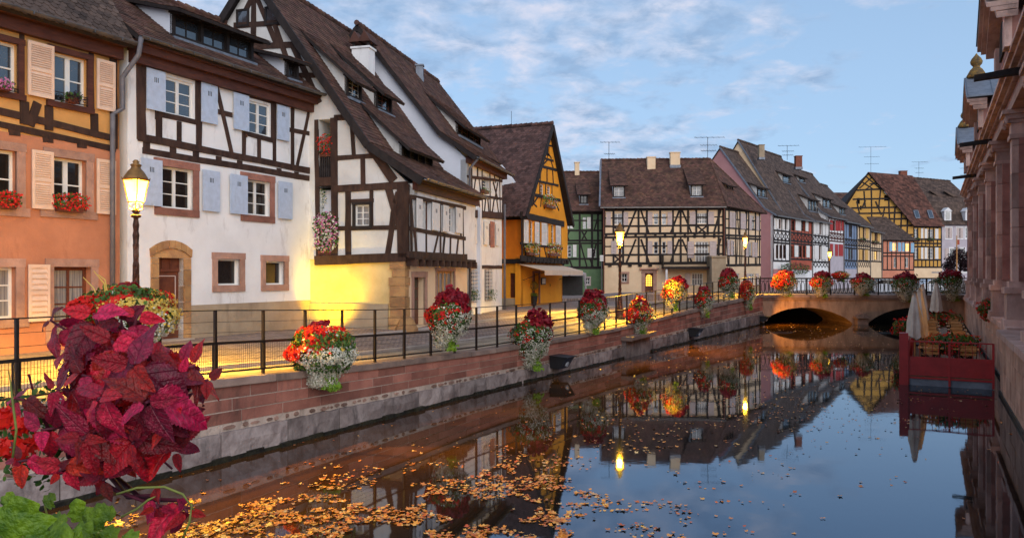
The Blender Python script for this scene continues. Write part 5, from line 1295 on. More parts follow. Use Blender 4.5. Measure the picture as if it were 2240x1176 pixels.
# big yellow gable
f9 = Fac(1998, 12.9, dr=(1,.25)); f9g = Fac(1998, 12.9, dr=(1,-.25)); h9 = thing('yellow_timbered_barn_house', f9.W(2,-5,1.6), 'tall yellow house whose huge timbered gable closes the far end of the canal', 'house')
z9 = f9.Zp(1998,492); u9 = f9.U(2060); au, az = f9g.Lc(1898,379); gl9 = 2*au
def G(px,py): return f9g.Lc(px,py)
go = [(0,.9),(0,z9),(au,az),G(1873,418),(gl9*.92,z9-1),(gl9*.92,.9)]
hw1 = f9g.rect(1934,427,1944,439); f9g.holes = [hw1, f9g.rect(1874,433,1881,446), f9g.rect(1881,450,1885,459)]
f9g.wall('gable_wall', h9, go, m_ochre)
for q in f9g.holes: m = M(); f9g.fbox(m, q[0]-.1, q[1]+.1, q[2]-.1, q[3]+.1, -.4,-.3); m.build('hatch_interior', m_dark, h9)
B = lambda *a, **k: f9g.beam(h9, *a, mat_=m_timberblack, **k)
for y_, xa, xb_ in ((416,1874,1932),(436,1865,1948),(455,1862,1962),(467,1868,1974),(480,1900,1985),(495,1905,1996),(515,1945,1997),(538,1965,1997)): B(xa,y_,xb_,y_-(2 if y_ > 420 else 3),w_=.30)
for a in ((1906,416,1907,480),(1928,400,1922,455),(1890,418,1893,455),(1944,436,1946,490),(1958,452,1955,500),(1972,466,1970,515),(1985,480,1984,540),(1874,440,1880,465),(1915,440,1928,470),(1935,455,1930,480),(1893,438,1886,455),(1990,516,1988,545)): B(*a,w_=.24)
for a in ((1886,398,1912,415),(1893,385,1925,412),(1910,385,1880,412),(1918,396,1893,415),(1925,402,1902,402)): B(*a,w_=.22)
for px in ((2000,500,2008,521),(2030,501,2041,522),(2000,542,2008,566),(2030,542,2041,566)): f9.window(h9, f9.rect(*px), cols=2, rows=3, bw=.1, mw=.1, mt=.06, rec=.08, sep_=False, gm=m_curtain)
f9.wall('wall', h9, [(0,.9),(u9,.9),(u9,z9),(0,z9)], m_ochre)
for px in ((2014,499,2019,521),(2022,500,2028,521),(2045,500,2052,522),(2014,541,2019,566),(2022,541,2028,566),(2045,541,2052,566)): f9.shutter(h9, f9.rect(*px), m_shutwhite, holes3=False)
for y_ in (496,523,532,539,568,584): z = f9.Zp(1998,y_); f9.beam(h9,0,z,u9,z,w_=.28,mat_=m_timberblack,uz=True)
for i in range(8): q = .1+(u9-.2)*i/7; f9.beam(h9,q,f9.Zp(1998,584),q,z9-.3,w_=.22,mat_=m_timberblack,uz=True)
m = M(); f9.fbox(m,0,u9,.9,f9.Zp(1998,586),-.02,.04); m.build('ground_storey', m_cream, h9)
A = Vector(f9.W(-.4,.6,z9-.2)); B_ = Vector(f9.W(u9+.1,.6,z9-.2)); D = Vector(f9g.W(au,0.3,az+.2)); C = on_roof(1996,384,A,B_,D)[0]
roof_plane(h9, A, B_, C, D, m_tilered, tw=.45, th=.36)
A2 = Vector(f9g.W(gl9,.3,z9-1)); roof_plane(h9, A2+Vector((1,12,0)), A2, D, C+Vector((0,2,0)), m_tilered, tiles=False)
for pts in (((1997,461),(2006,461),(2011,477),(2002,477)),((2027,461),(2036,461),(2041,477),(2032,477))):
    q = [on_roof(x_,y_,A,B_,D) for x_,y_ in pts]; m = M(); m.prism([c+n_*.02 for c,n_ in q], q[0][1]*.16); o = m.build('skylight', m_glass, h9)
    m = M()
    for i in range(4): m.bar(q[i][0]+q[i][1]*.12, q[(i+1)%4][0]+q[i][1]*.12, .14, .16)
    m.build('skylight_frame', m_lead, o)
p = at(1975,392,FPX/12.3); chimney(h9, (p.x,p.y,p.z-.6), 1.2, .8, 2.0, m_brick)
antenna(h9, at(1905,378,FPX/12.6), 4.5, 3.0, .2)
# grey mansard house
f11 = Fac(2060, FPX/(f9.O+f9.d*u9).y, dr=(1,.1)); h11 = thing('grey_mansard_house', f11.W(2,0,1.6), 'grey rendered house with slate mansard roof beside the yellow house', 'house'); u11 = f11.U(2150); z11 = f11.Zp(2060,490)
for px in ((2069,498,2081,521),(2093,498,2105,521),(2112,498,2120,521),(2078,543,2088,567),(2101,543,2110,567),(2070,592,2078,618)):
    rc = f11.rect(*px); f11.window(h11, rc, cols=2, rows=3, bw=.1, mw=.1, mt=.05, rec=.08, sep_=False); f11.surround(h11, rc, .2, m_white)
f11.wall('wall', h11, [(0,.9),(u11,.9),(u11,z11),(0,z11)], m_lilac)
for px in ((2067,543,2075,567),(2091,543,2098,567),(2068,498,2074,521),(2076,498,2082,521),(2092,498,2098,521),(2100,498,2106,521)): f11.shutter(h11, f11.rect(*px), m_shutgrey, kind='louver', ns=8)
A = Vector(f11.W(-.9,.5,z11-.1)); B_ = Vector(f11.W(u11,.5,z11-.1)); D = at(2028,440,A.y+2); C = on_roof(2130,443,A,B_,D)[0]
roof_plane(h11, A, B_, C, D, m_tilegrey, tw=.5, th=.4); E = at(1976,387,A.y+8); Fp = on_roof(2078,396,D,C,E)[0]
roof_plane(h11, D, C, Fp, E, m_tilegrey, tw=.5, th=.4)
ridge_caps(h11, E, Fp, m_tilegrey, r=.16, step=.6)
for (x0,x1,y0,y1) in ((2066,2081,458,482),(2112,2127,458,482)):
    a = at(x0,y1,A.y+.2); b_ = at(x1,y0,A.y+.2); m = M(); m.box(a.x,b_.x,a.y,a.y+2.5,a.z,b_.z-.3); m.prism([(a.x-.15,a.y-.1,b_.z-.3),(b_.x+.15,a.y-.1,b_.z-.3),((a.x+b_.x)/2,a.y-.1,b_.z+.35)],(0,2.4,0)); o = m.build('dormer', m_white, h11)
    m = M(); m.box(a.x+.25,b_.x-.25,a.y-.03,a.y-.01,a.z+.15,b_.z-.45); m.build('pane', m_glass, o)
for (x0,x1,y0,y1) in ((2052,2061,430,440),(2084,2093,431,441)):
    a = at(x0,y1,A.y+4.0); b_ = at(x1,y0,A.y+4.0); m = M(); m.box(a.x,b_.x,a.y,a.y+2.0,a.z-.2,b_.z); m.prism([(a.x-1.6,a.y-.2,b_.z+1.0),(a.x-.2,a.y-.5,b_.z),(b_.x+.2,a.y-.5,b_.z),(b_.x-1.4,a.y+1.5,b_.z+1.1)],(0,0,.12)); o = m.build('dormer', m_tilegrey, h11)
    m = M(); m.box(a.x+.1,b_.x-.1,a.y-.03,a.y-.01,a.z+.1,b_.z-.1); m.build('pane', m_curtain, o)
antenna(h11, at(2010,390,FPX/12.0), 3.0, 2.0, .3); antenna(h11, at(2111,400,FPX/12.4), 4.2, 2.6, .2)
f11.body(h11, 0, u11, 10, .9, z11-.1, m_lilac)
# distant roof between the row and the yellow gable
m = M(); m.box(*[at(1800,0,150).x, at(1880,0,150).x], 150, 165, .9, 14); hb = thing('distant_brown_roofed_house', (at(1840,0,150).x,155,1.5), 'distant house showing only its brown roof left of the big yellow gable', 'house')
m.build('wall', m_cream, hb)
a = at(1790,470,149); b_ = at(1882,470,149); c = at(1868,421,155); d_ = at(1818,421,155)
roof_plane(hb, a, b_, c, d_, m_tile, tw=.6, th=.5)
# ================================================================ MARKET HALL on the right
fm_ = Fac(2222, 76.6, dr=(-.54,-1))
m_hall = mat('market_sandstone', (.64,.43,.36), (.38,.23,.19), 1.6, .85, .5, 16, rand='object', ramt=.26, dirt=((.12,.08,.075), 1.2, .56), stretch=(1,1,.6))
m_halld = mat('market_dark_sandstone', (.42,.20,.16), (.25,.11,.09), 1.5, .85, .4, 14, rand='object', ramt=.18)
m_hwall = mat('canal_wall_sandstone', (.60,.38,.28), (.40,.22,.16), 1.8, .88, .5, 12, rand='object', ramt=.16, dirt=((.20,.085,.075), 2.4, .56))
hall = thing('market_hall', fm_.W(-8,-4,1.8), 'long red sandstone market hall with pilasters and small lead-roofed pediments along the right bank', 'building')
def ZU(Z): return (22.2-Z)*1.1365 if False else (fm_.O.y-Z)/(-fm_.d.y)*-1*-1 if False else (Z-fm_.O.y)/fm_.d.y
def fb(name, mt, u0, u1, z0, z1, v0, v1, par=hall):
    m = M(); fm_.fbox(m, min(u0,u1), max(u0,u1), z0, z1, v0, v1); return m.build(name, mt, par)
UN, UF = ZU(8), ZU(53)
PZ = [12.2,17.4,22.6,27.8,33.0,38.2,43.4,48.6]
GZ = [20.2,30.6,41.0]
ZC = 7.95
fm_.holes = []
hs = []
for a, b_ in zip(PZ[:-1], PZ[1:]):
    ua, ub_ = ZU(a), ZU(b_); c = (ua+ub_)/2
    hs.append((c-1.25, c+1.25, 2.9, 5.9))
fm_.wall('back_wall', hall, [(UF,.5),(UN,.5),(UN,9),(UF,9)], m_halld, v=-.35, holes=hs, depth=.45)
for k, h in enumerate(hs):
    c = (h[0]+h[1])/2
    m = M(); fm_.fbox(m, h[0], h[1], h[2], h[3], -.85,-.80); m.build('window_glazing', m_glassdark if k != 2 else m_litwin, hall)
    n_ = 9
    for i in range(n_):
        a0, a1 = PI*i/n_+.01, PI*(i+1)/n_-.01
        P_ = lambda a_, r: (c-math.cos(a_)*r, 5.9+math.sin(a_)*r*.75)
        q = [P_(a0,1.25),P_(a1,1.25),P_(a1,1.62),P_(a0,1.62)]; m = M(); m.prism([fm_.W(x,-.36,z) for x,z in q], Vector(fm_.W(0,.10,0))-Vector(fm_.W(0,0,0))); m.build('arch_stone', m_hall, hall)
    m = M(); m.prism([fm_.W(c-math.cos(PI*i/10)*1.24,-.40,5.9+math.sin(PI*i/10)*.93) for i in range(11)], Vector(fm_.W(0,.07,0))-Vector(fm_.W(0,0,0))); m.build('lunette', m_glassdark, hall)
for i, Z in enumerate(PZ):
    u = ZU(Z)
    for (w_, z0, z1, v1, mt) in ((.56,1.7,2.0,.30,m_hall),(.48,2.0,2.75,.22,m_hall),(.54,2.75,2.93,.28,m_hall),(.42,2.93,3.1,.16,m_hall)): fb('pedestal_stone', mt, u-w_, u+w_, z0, z1, -.34, v1)
    z = 3.1
    while z < ZC-.75:
        h_ = min(R.choice([.55,.8,1.0]), ZC-.75-z)
        fb('pilaster_stone', m_hall, u-.33, u+.33, z+.008, z+h_-.008, -.34, .08+R.uniform(-.004,.004)); fb('pilaster_wing', m_halld, u-.48, u+.48, z+.006, z+h_-.006, -.34, -.08)
        z += h_
    for (w_, z0, z1, v1) in ((.38,ZC-.75,ZC-.62,.14),(.34,ZC-.62,ZC-.3,.10),(.40,ZC-.3,ZC-.2,.18),(.47,ZC-.2,ZC-.06,.25),(.55,ZC-.06,ZC+.06,.33)): fb('capital', m_hall, u-w_, u+w_, z0, z1, -.34, v1)
    for sx in (-1,1):
        m = M(); m.tube([fm_.W(u+sx*.36,.22,ZC-.34),fm_.W(u+sx*.46,.22,ZC-.30),fm_.W(u+sx*.44,.22,ZC-.2),fm_.W(u+sx*.37,.22,ZC-.24)], .05, 6); m.build('volute', m_hall, hall)
fb('architrave', m_hall, UF, UN, ZC+.06, ZC+.32, -.34, .12)
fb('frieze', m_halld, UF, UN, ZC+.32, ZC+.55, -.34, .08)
m = M(); u = UF+.1
while u < UN: fm_.fbox(m, u, u+.09, ZC+.56, ZC+.66, .0, .20); u += .18
m.build('dentils', m_hall, hall, kind='stuff')
fb('cornice', m_hall, UF, UN, ZC+.66, ZC+.78, -.34, .34); fb('cornice', m_hall, UF, UN, ZC+.78, ZC+.88, -.34, .44)
# low lead roof
m = M(); m.prism([fm_.W(UF,.42,ZC+.9),fm_.W(UF,-6,ZC+2.2),fm_.W(UF,-6,ZC+1.9),fm_.W(UF,.42,ZC+.885)], Vector(fm_.W(UN,0,0))-Vector(fm_.W(UF,0,0))); m.build('roof', m_lead, hall)
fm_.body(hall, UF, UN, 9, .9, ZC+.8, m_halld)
for Z in GZ:
    u = ZU(Z); hw = 2.0; zb = ZC+.88; zt = zb+.75
    fm_.holes = []
    m = M(); pts = [(-hw+.25,zb),(hw-.25,zb),(hw-.25,zt),(0,zt+1.1),(-hw+.25,zt)]
    m.prism([fm_.W(u+a,.45,z) for a,z in pts], Vector(fm_.W(0,-3.0,0))-Vector(fm_.W(0,0,0))); pd = m.build('pediment_block', m_halld, hall)
    fb('pediment_pier', m_hall, u-hw+.2, u-hw+.75, zb, zt-.02, .40, .56, hall); fb('pediment_pier', m_hall, u+hw-.75, u+hw-.2, zb, zt-.02, .40, .56, hall)
    m = M(); n_ = 10
    m.prism([fm_.W(u-math.cos(PI*i/n_)*.75,.44,zb+.2+math.sin(PI*i/n_)*.9) for i in range(n_+1)], Vector(fm_.W(0,.06,0))-Vector(fm_.W(0,0,0))); m.build('arched_opening', m_dark, pd)
    for sg in (-1,1):
        for k, (v1, dz, hh) in enumerate(((.74,0,.14),(.86,.14,.10),(.95,.24,.10))):
            m = M(); a = Vector(fm_.W(u+sg*(hw+.1+.05*k),(v1+.3)/2,zt+dz-.04)); b_ = Vector(fm_.W(u,(v1+.3)/2,zt+1.1+dz+.02)); m.bar(a, b_, v1-.3, hh); m.build('raking_cornice', m_hall, pd)
        m = M(); m.prism([fm_.W(u+sg*(hw+.25),.98,zt+.34),fm_.W(u,.98,zt+1.52),fm_.W(u,.98,zt+1.56),fm_.W(u+sg*(hw+.25),.98,zt+.40)], Vector(fm_.W(0,-3.6,0))-Vector(fm_.W(0,0,0))); m.build('lead_roof', m_lead, pd)
        m = M()
        for i in range(5): m.bar(fm_.W(u+sg*(hw+.22),.9-.8*i,zt+.42), fm_.W(u,.9-.8*i,zt+1.58), .03, .04)
        m.build('lead_seam', m_lead, pd)
    # finial on the peak
    m_lichen = MATS.get('lichen_stone') or mat('lichen_stone', (.30,.17,.04), (.07,.055,.04), 6, .9, .6, 18)
    c = fm_.W(u,.55,zt+1.5); m = M(); m.lathe([(.34,0),(.34,.12),(.22,.34),(.14,.42),(.12,.46),(.20,.56),(.22,.66),(.17,.78),(.05,.92),(.02,.98)], 12, c); m.build('finial', m_lichen, pd, smooth=True)
for Z in (19.6,30.0,40.4):
    u = ZU(Z); m = M(); z = ZC+.45; 
    m.hexa([fm_.W(u-.14,0,z-.02),fm_.W(u+.14,0,z-.02),fm_.W(u+.1,1.15,z-.10),fm_.W(u-.1,1.15,z-.10),fm_.W(u-.14,0,z+.14),fm_.W(u+.14,0,z+.14),fm_.W(u+.1,1.15,z+.04),fm_.W(u-.1,1.15,z+.04)]); m.build('gutter_spout', m_timberblack, hall)
# embankment below the hall, in coursed blocks
ew = thing('right_canal_wall', fm_.W(-8,.4,0), 'pinkish coursed sandstone wall rising from the water below the market hall', 'wall')
def wallrun(Z0, Z1, v1, ztop, nrow):
    ua, ub_ = sorted((ZU(Z0), ZU(Z1)))
    m = M(); fm_.fbox(m, ua, ub_, -1, ztop-.16, -.4, v1-.03); m.build('wall_core', m_mortar, ew)
    for r_ in range(nrow):
        z0 = -.2+(ztop-.16+.2)*r_/nrow; z1 = -.2+(ztop-.16+.2)*(r_+1)/nrow; u = ua-R.uniform(0,.6)
        while u < ub_:
            ln = R.uniform(.8,1.5); a, b_ = max(ua,u)+.005, min(ub_,u+ln)-.005
            if b_-a > .08: m = M(); fm_.fbox(m, a, b_, z0+.005, z1-.005, v1-.2, v1+R.uniform(-.006,.008)); m.build('sandstone_block', m_hwall, ew)
            u += ln
    u = ua
    while u < ub_-.01:
        ln = R.uniform(1.3,2.0); b_ = min(ub_, u+ln); m = M(); fm_.fbox(m, u+.004, b_-.004, ztop-.155, ztop, -.4, v1+.10+R.uniform(-.005,.01)); m.build('coping_stone', m_hall, ew); u += ln
wallrun(8, 21.4, .44, 1.77, 4); wallrun(21.4, 34, .18, 1.82, 4); wallrun(34, 51, .22, 1.84, 4)
m = M(); 
for Z0, Z1, v1 in ((8,21.4,.44),(21.4,34,.18),(34,51,.22)): a_, b_ = sorted((ZU(Z0),ZU(Z1))); fm_.fbox(m, a_, b_, -.5, .1, 0, v1+.035)
m.build('waterline_ledge', m_moss, ew)
rows = [[fm_.W(u, v, 1.74) for v in (-.35,-12,-60)] for u in (UN, ZU(20), ZU(35), UF)]; sheet('right_bank_ground', rows, m_street, kind='structure')
# ================================================================ FLOATING TERRACE
m_redm = mat('red_painted_steel', (.46,.022,.020), (.34,.016,.014), 3, .42, .08, 20, spec=.5, dirt=((.12,.015,.012), 2.5, .62))
m_float = mat('grey_pontoon', (.24,.26,.30), (.15,.16,.19), 3, .6, .1, 20)
m_deck = mat('teak_deck', (.30,.20,.13), (.20,.13,.085), 5, .8, .2, 20, rand='island', ramt=.2)
m_wood = mat('orange_slat_wood', (.62,.30,.10), (.48,.21,.06), 6, .55, .1, 20)
tv0, tv1 = .56, 2.75; tu0, tu1 = ZU(44.5), ZU(22.0)
def TW(a, v, z): return fm_.W(tu1-a, v, z)      # a: metres away from the near end, v: from the wall
TL = tu1-tu0
tr = thing('dining_terrace', TW(8,1.8,0), 'floating red steel dining terrace moored along the market hall wall', 'terrace')
def tb(m, a0, a1, v0, v1, z0, z1): fm_.fbox(m, tu1-a1, tu1-a0, z0, z1, v0, v1)
m = M(); tb(m,0,TL,tv0,tv1,-.1,.20); m.build('pontoon', m_float, tr); m = M(); tb(m,-.03,TL,tv0-.0,tv1+.03,.20,.26); m.build('pontoon_rim', m_redm, tr)
m = M(); a = 0
while a < TL: tb(m,a+.005,min(TL,a+.14),tv0,tv1,.26,.30); a += .14
m.build('deck_boards', m_deck, tr, kind='stuff')
# near end panels and rails
for (v0,v1) in ((tv0+.02,(tv0+tv1)/2-.03),((tv0+tv1)/2+.03,tv1-.02)):
    m = M(); tb(m,-.04,-.015,v0,v1,.30,.86); m.build('side_panel', m_redm, tr)
n_ = int(TL/1.3)
for i in range(n_):
    m = M(); tb(m,TL*i/n_+.03,TL*(i+1)/n_-.03,tv1+.005,tv1+.03,.30,.86); m.build('side_panel', m_redm, tr)
m = M()
for v in (tv0,(tv0+tv1)/2,tv1-.02): tb(m,-.06,-.01,v-.03,v+.03,.02,1.32)
m.build('end_posts', m_redm, tr, kind='stuff')
m = M(); tb(m,-.06,-.02,tv0,tv1,1.29,1.33); tb(m,0,TL,tv1-.02,tv1+.02,1.29,1.33)
v = tv0
while v < tv1: tb(m,-.045,-.03,v,v+.014,.86,1.29); v += .17
m.build('end_rail', m_redm, tr, kind='stuff')
m = M(); a = 0
while a < TL: tb(m,a,a+.014,tv1-.007,tv1+.007,.86,1.29); a += .17
for i in range(n_+1): tb(m,TL*i/n_-.02,TL*i/n_+.02,tv1-.02,tv1+.035,.02,1.3)
m.build('side_rail', m_redm, tr, kind='stuff')
# corner box post, tall
m = M(); tb(m,-.10,.12,tv1-.02,tv1+.22,-.05,1.55); m.build('corner_post', m_redm, tr)
# chairs and tables
m_blackt = m_iron
def slat_chair():
    t = thing('slatted_chair', (0,0,0), 'orange slatted wooden folding chair on the terrace', 'chair', 'slatted folding chairs on the floating terrace')
    for i in range(5):
        m = M(); y = -.19+.085*i; m.box(-.21,.21,y,y+.06,.44,.455); m.build('seat_slat', m_wood, t)
    for i in range(3):
        m = M(); z = .60+.11*i; m.hexa([(-.21,.20+.02*i,z),(.21,.20+.02*i,z),(.21,.215+.02*i,z),(-.21,.215+.02*i,z),(-.21,.215+.02*i,z+.075),(.21,.215+.02*i,z+.075),(.21,.23+.02*i,z+.075),(-.21,.23+.02*i,z+.075)]); m.build('back_slat', m_wood, t)
    for sx in (-1,1):
        m = M(); m.tube([(sx*.22,-.2,0),(sx*.22,.2,.45),(sx*.22,.26,.9)],.012,5); m.build('frame', m_iron, t)
        m = M(); m.tube([(sx*.20,.22,0),(sx*.20,-.18,.44)],.012,5); m.build('leg', m_iron, t)
    return t
def table_():
    t = thing('slatted_table', (0,0,0), 'slatted wooden table on the terrace', 'table', 'slatted tables on the floating terrace')
    for i in range(7):
        m = M(); y = -.35+.10*i; m.box(-.35,.35,y,y+.085,.72,.74); m.build('top_slat', m_wood, t)
    for sx in (-1,1):
        m = M(); m.tube([(sx*.3,-.3,0),(sx*.3,.3,.72)],.013,5); m.build('leg', m_iron, t)
        m = M(); m.tube([(sx*.3,.3,0),(sx*.3,-.3,.72)],.013,5); m.build('leg', m_iron, t)
    return t
c0 = slat_chair(); t0 = table_(); ang = math.atan2(fm_.d.y, fm_.d.x)+PI
fc = ft = True
k = 0
for i in range(8):
    a = 1.3+i*2.35
    for v in (1.2,2.15):
        t = t0 if ft else copy_tree(t0); ft = False
        p = TW(a, v, .30); t.location = p; t.rotation_euler = (0,0,ang)
        nth = ['nearest','second','third','fourth','fifth','sixth','seventh','last'][i]; side = 'on the wall side' if v < 2 else 'on the water side'
        t['label'] = f'slatted wooden table {side} of the terrace, {nth} from the near end'; ws = 'wall-side' if v < 2 else 'water-side'
        for q, rz in ((-.62, PI/2),(.62,-PI/2)):
            c = c0 if fc else copy_tree(c0); fc = False
            c.location = TW(a+q, v+R.uniform(-.05,.05), .30); c.rotation_euler = (0,0,ang+(-PI/2 if q > 0 else PI/2)+R.uniform(-.15,.15))
            c['label'] = f'orange folding chair {"in front of" if q < 0 else "behind"} the {nth} {ws} terrace table'
# closed parasols
m_cloth = mat('cream_parasol_cloth', (.78,.68,.57), (.62,.52,.43), 3, .9, .2, 14)
def parasol(px, ytop, ybase, sc, lab, seed):
    rr = random.Random(seed); Y = FPX/sc; p = at(px, 600, Y); zt = CAMZ+(600-ytop)/sc; zb = CAMZ+(600-ybase)/sc
    t = thing('closed_parasol', (p.x,p.y,.30), lab, 'parasol', 'closed cream parasols on the floating terrace')
    m = M(); m.tube([(p.x,p.y,.34),(p.x,p.y,zt+.02)],.025,8); m.build('pole', m_wood, t)
    m = M(); n = 24; k = 9
    for i in range(k+1):
        f = i/k; z = zt-(zt-zb)*f; r0 = .05+.19*f**.8*(1 if f < .85 else .95); 
        if .12 < f < .2: r0 *= 1.15
        for j in range(n):
            a = 2*PI*j/n+f*.5; r = r0*(1+.30*math.sin(a*6+seed)*min(1,f*2)+rr.uniform(-.05,.05)); m.v.append((p.x+r*math.cos(a), p.y+r*math.sin(a), z+(.05*math.sin(a*6+seed) if i == k else 0)))
    for i in range(k):
        for j in range(n): m.f.append((i*n+j,i*n+(j+1)%n,(i+1)*n+(j+1)%n,(i+1)*n+j))
    m.f.append(tuple(range(n))); m.build('cloth', m_cloth, t, smooth=True)
    m = M(); m.lathe([(.28,0),(.28,.06),(.05,.09)],12,(p.x,p.y,.30)); m.build('base', m_iron, t)
parasol(2001,640,739,68,'closed cream parasol nearest the camera, slightly leaning at the red corner post',3)
parasol(2012,631,735,63,'closed cream parasol directly behind the nearest one on the terrace',5)
parasol(2018,622,700,52,'closed cream parasol third along the water side of the terrace',8)
parasol(2048,618,681,46,'closed cream parasol standing apart, near the middle of the bridge end',11)
# ================================================================ PLANTS: fast leaf clouds
def leafmat(name, c1, c2, trans=.25, rough=.55, ramt=.45, hue=.02, spec=.35):
    m = bpy.data.materials.new(name); m.use_nodes = True; t = m.node_tree; n = t.nodes; l = t.links; b = n['Principled BSDF']
    g = n.new('ShaderNodeNewGeometry'); mx = n.new('ShaderNodeMix'); mx.data_type = 'RGBA'; mx.inputs[6].default_value = (*c1,1); mx.inputs[7].default_value = (*c2,1)
    l.new(g.outputs['Random Per Island'], mx.inputs[0]); l.new(mx.outputs[2], b.inputs['Base Color']); b.inputs['Roughness'].default_value = rough; b.inputs['Specular IOR Level'].default_value = spec
    tb = n.new('ShaderNodeBsdfTranslucent'); l.new(mx.outputs[2], tb.inputs[0]); ms = n.new('ShaderNodeMixShader'); ms.inputs[0].default_value = trans
    l.new(b.outputs[0], ms.inputs[1]); l.new(tb.outputs[0], ms.inputs[2]); l.new(ms.outputs[0], n['Material Output'].inputs[0])
    MATS[name] = m; return m
m_lred = leafmat('crimson_leaf', (.42,.012,.025), (.17,.006,.018))
m_fred = leafmat('scarlet_petal', (.85,.03,.012), (.62,.012,.012), rough=.6)
m_fwhite = leafmat('white_petal', (.86,.84,.74), (.68,.66,.50), rough=.7)
m_fyel = leafmat('yellow_petal', (.85,.55,.06), (.78,.62,.22), rough=.7)
m_fpink = leafmat('pink_petal', (.75,.14,.36), (.62,.30,.48), rough=.7)
m_lgreen = leafmat('green_leaf', (.10,.19,.025), (.035,.085,.014))
m_lfern = leafmat('bright_fern_leaf', (.26,.42,.035), (.13,.26,.025))
m_ldark = leafmat('dark_shrub_leaf', (.05,.018,.022), (.022,.01,.012))
NP = np.random.RandomState(11)
def cloud(name, pts, nrm, size, mat_, parent, tmpl='leaf', jit=.5, aspect=.6, kind='stuff'):
    """many small leaf faces; pts Nx3, nrm Nx3 outward"""
    N_ = len(pts)
    if N_ == 0: return None
    if tmpl == 'leaf': T = np.array([(0,0,0),(.5*aspect,.35,.06),(.42*aspect,.7,.02),(0,1,-.10),(-.42*aspect,.7,.02),(-.5*aspect,.35,.06)]); T[:,1] -= .5
    elif tmpl == 'petal':
        a = np.arange(10)*2*PI/10; r = np.where(np.arange(10)%2 == 0, .5, .30); T = np.stack([r*np.cos(a), r*np.sin(a), np.where(np.arange(10)%2 == 0,.10,-.02)],1)
    k = len(T)
    n = nrm+NP.normal(0,jit,(N_,3)); n /= np.linalg.norm(n,axis=1,keepdims=True)+1e-9
    r = NP.normal(0,1,(N_,3)); 
    if tmpl == 'leaf': r = r*.6+np.array([0,0,-1.0])
    y = r-(r*n).sum(1,keepdims=True)*n; y /= np.linalg.norm(y,axis=1,keepdims=True)+1e-9; x = np.cross(y,n)
    s = size*NP.uniform(.65,1.3,(N_,1))
    V = pts[:,None,:]+s[:,:,None]*(T[None,:,0:1]*x[:,None,:]+T[None,:,1:2]*y[:,None,:]+T[None,:,2:3]*n[:,None,:])
    V = V.reshape(-1,3)
    off = BASE.get(parent.name, Vector()) if parent else Vector()
    V = V-np.array(off)
    me = bpy.data.meshes.new(name); me.vertices.add(N_*k); me.vertices.foreach_set('co', V.astype(np.float32).ravel())
    me.loops.add(N_*k); me.loops.foreach_set('vertex_index', np.arange(N_*k, dtype=np.int32)); me.polygons.add(N_); me.polygons.foreach_set('loop_start', np.arange(0,N_*k,k,dtype=np.int32))
    me.update(calc_edges=True); me.materials.append(mat_); o = bpy.data.objects.new(name, me); COL.objects.link(o)
    if parent: o.parent = parent
    BASE[o.name] = off
    if kind: o['kind'] = kind
    return o
def ell(c, r, n, shell=.55, lump=.18, half=None):
    """points in the outer layer of a lumpy ellipsoid, with outward normals"""
    d = NP.normal(0,1,(n,3)); d /= np.linalg.norm(d,axis=1,keepdims=True)
    if half == 'up': d[:,2] = np.abs(d[:,2])
    ph = NP.uniform(0,6.28,6)
    L_ = 1+lump*(np.sin(d[:,0]*5+ph[0])*np.sin(d[:,1]*5+ph[1])+np.sin(d[:,2]*6+ph[2])*.6)
    rad = NP.uniform(shell,1,n)**.5
    p = np.array(c)+d*np.array(r)*(L_*rad)[:,None]; return p, d
def vnoise(X, Y, sc, seed):
    rs = np.random.RandomState(seed); G = rs.rand(64,64); x = X*sc; y = Y*sc; xi = np.floor(x).astype(int); yi = np.floor(y).astype(int); fx = x-xi; fy = y-yi; fx = fx*fx*(3-2*fx); fy = fy*fy*(3-2*fy)
    g_ = lambda a,b_: G[a%64,b_%64]
    return (g_(xi,yi)*(1-fx)+g_(xi+1,yi)*fx)*(1-fy)+(g_(xi,yi+1)*(1-fx)+g_(xi+1,yi+1)*fx)*fy
m_pot = mat('dark_plastic_pot', (.05,.03,.025), (.03,.02,.016), 4, .6, .1, 20)
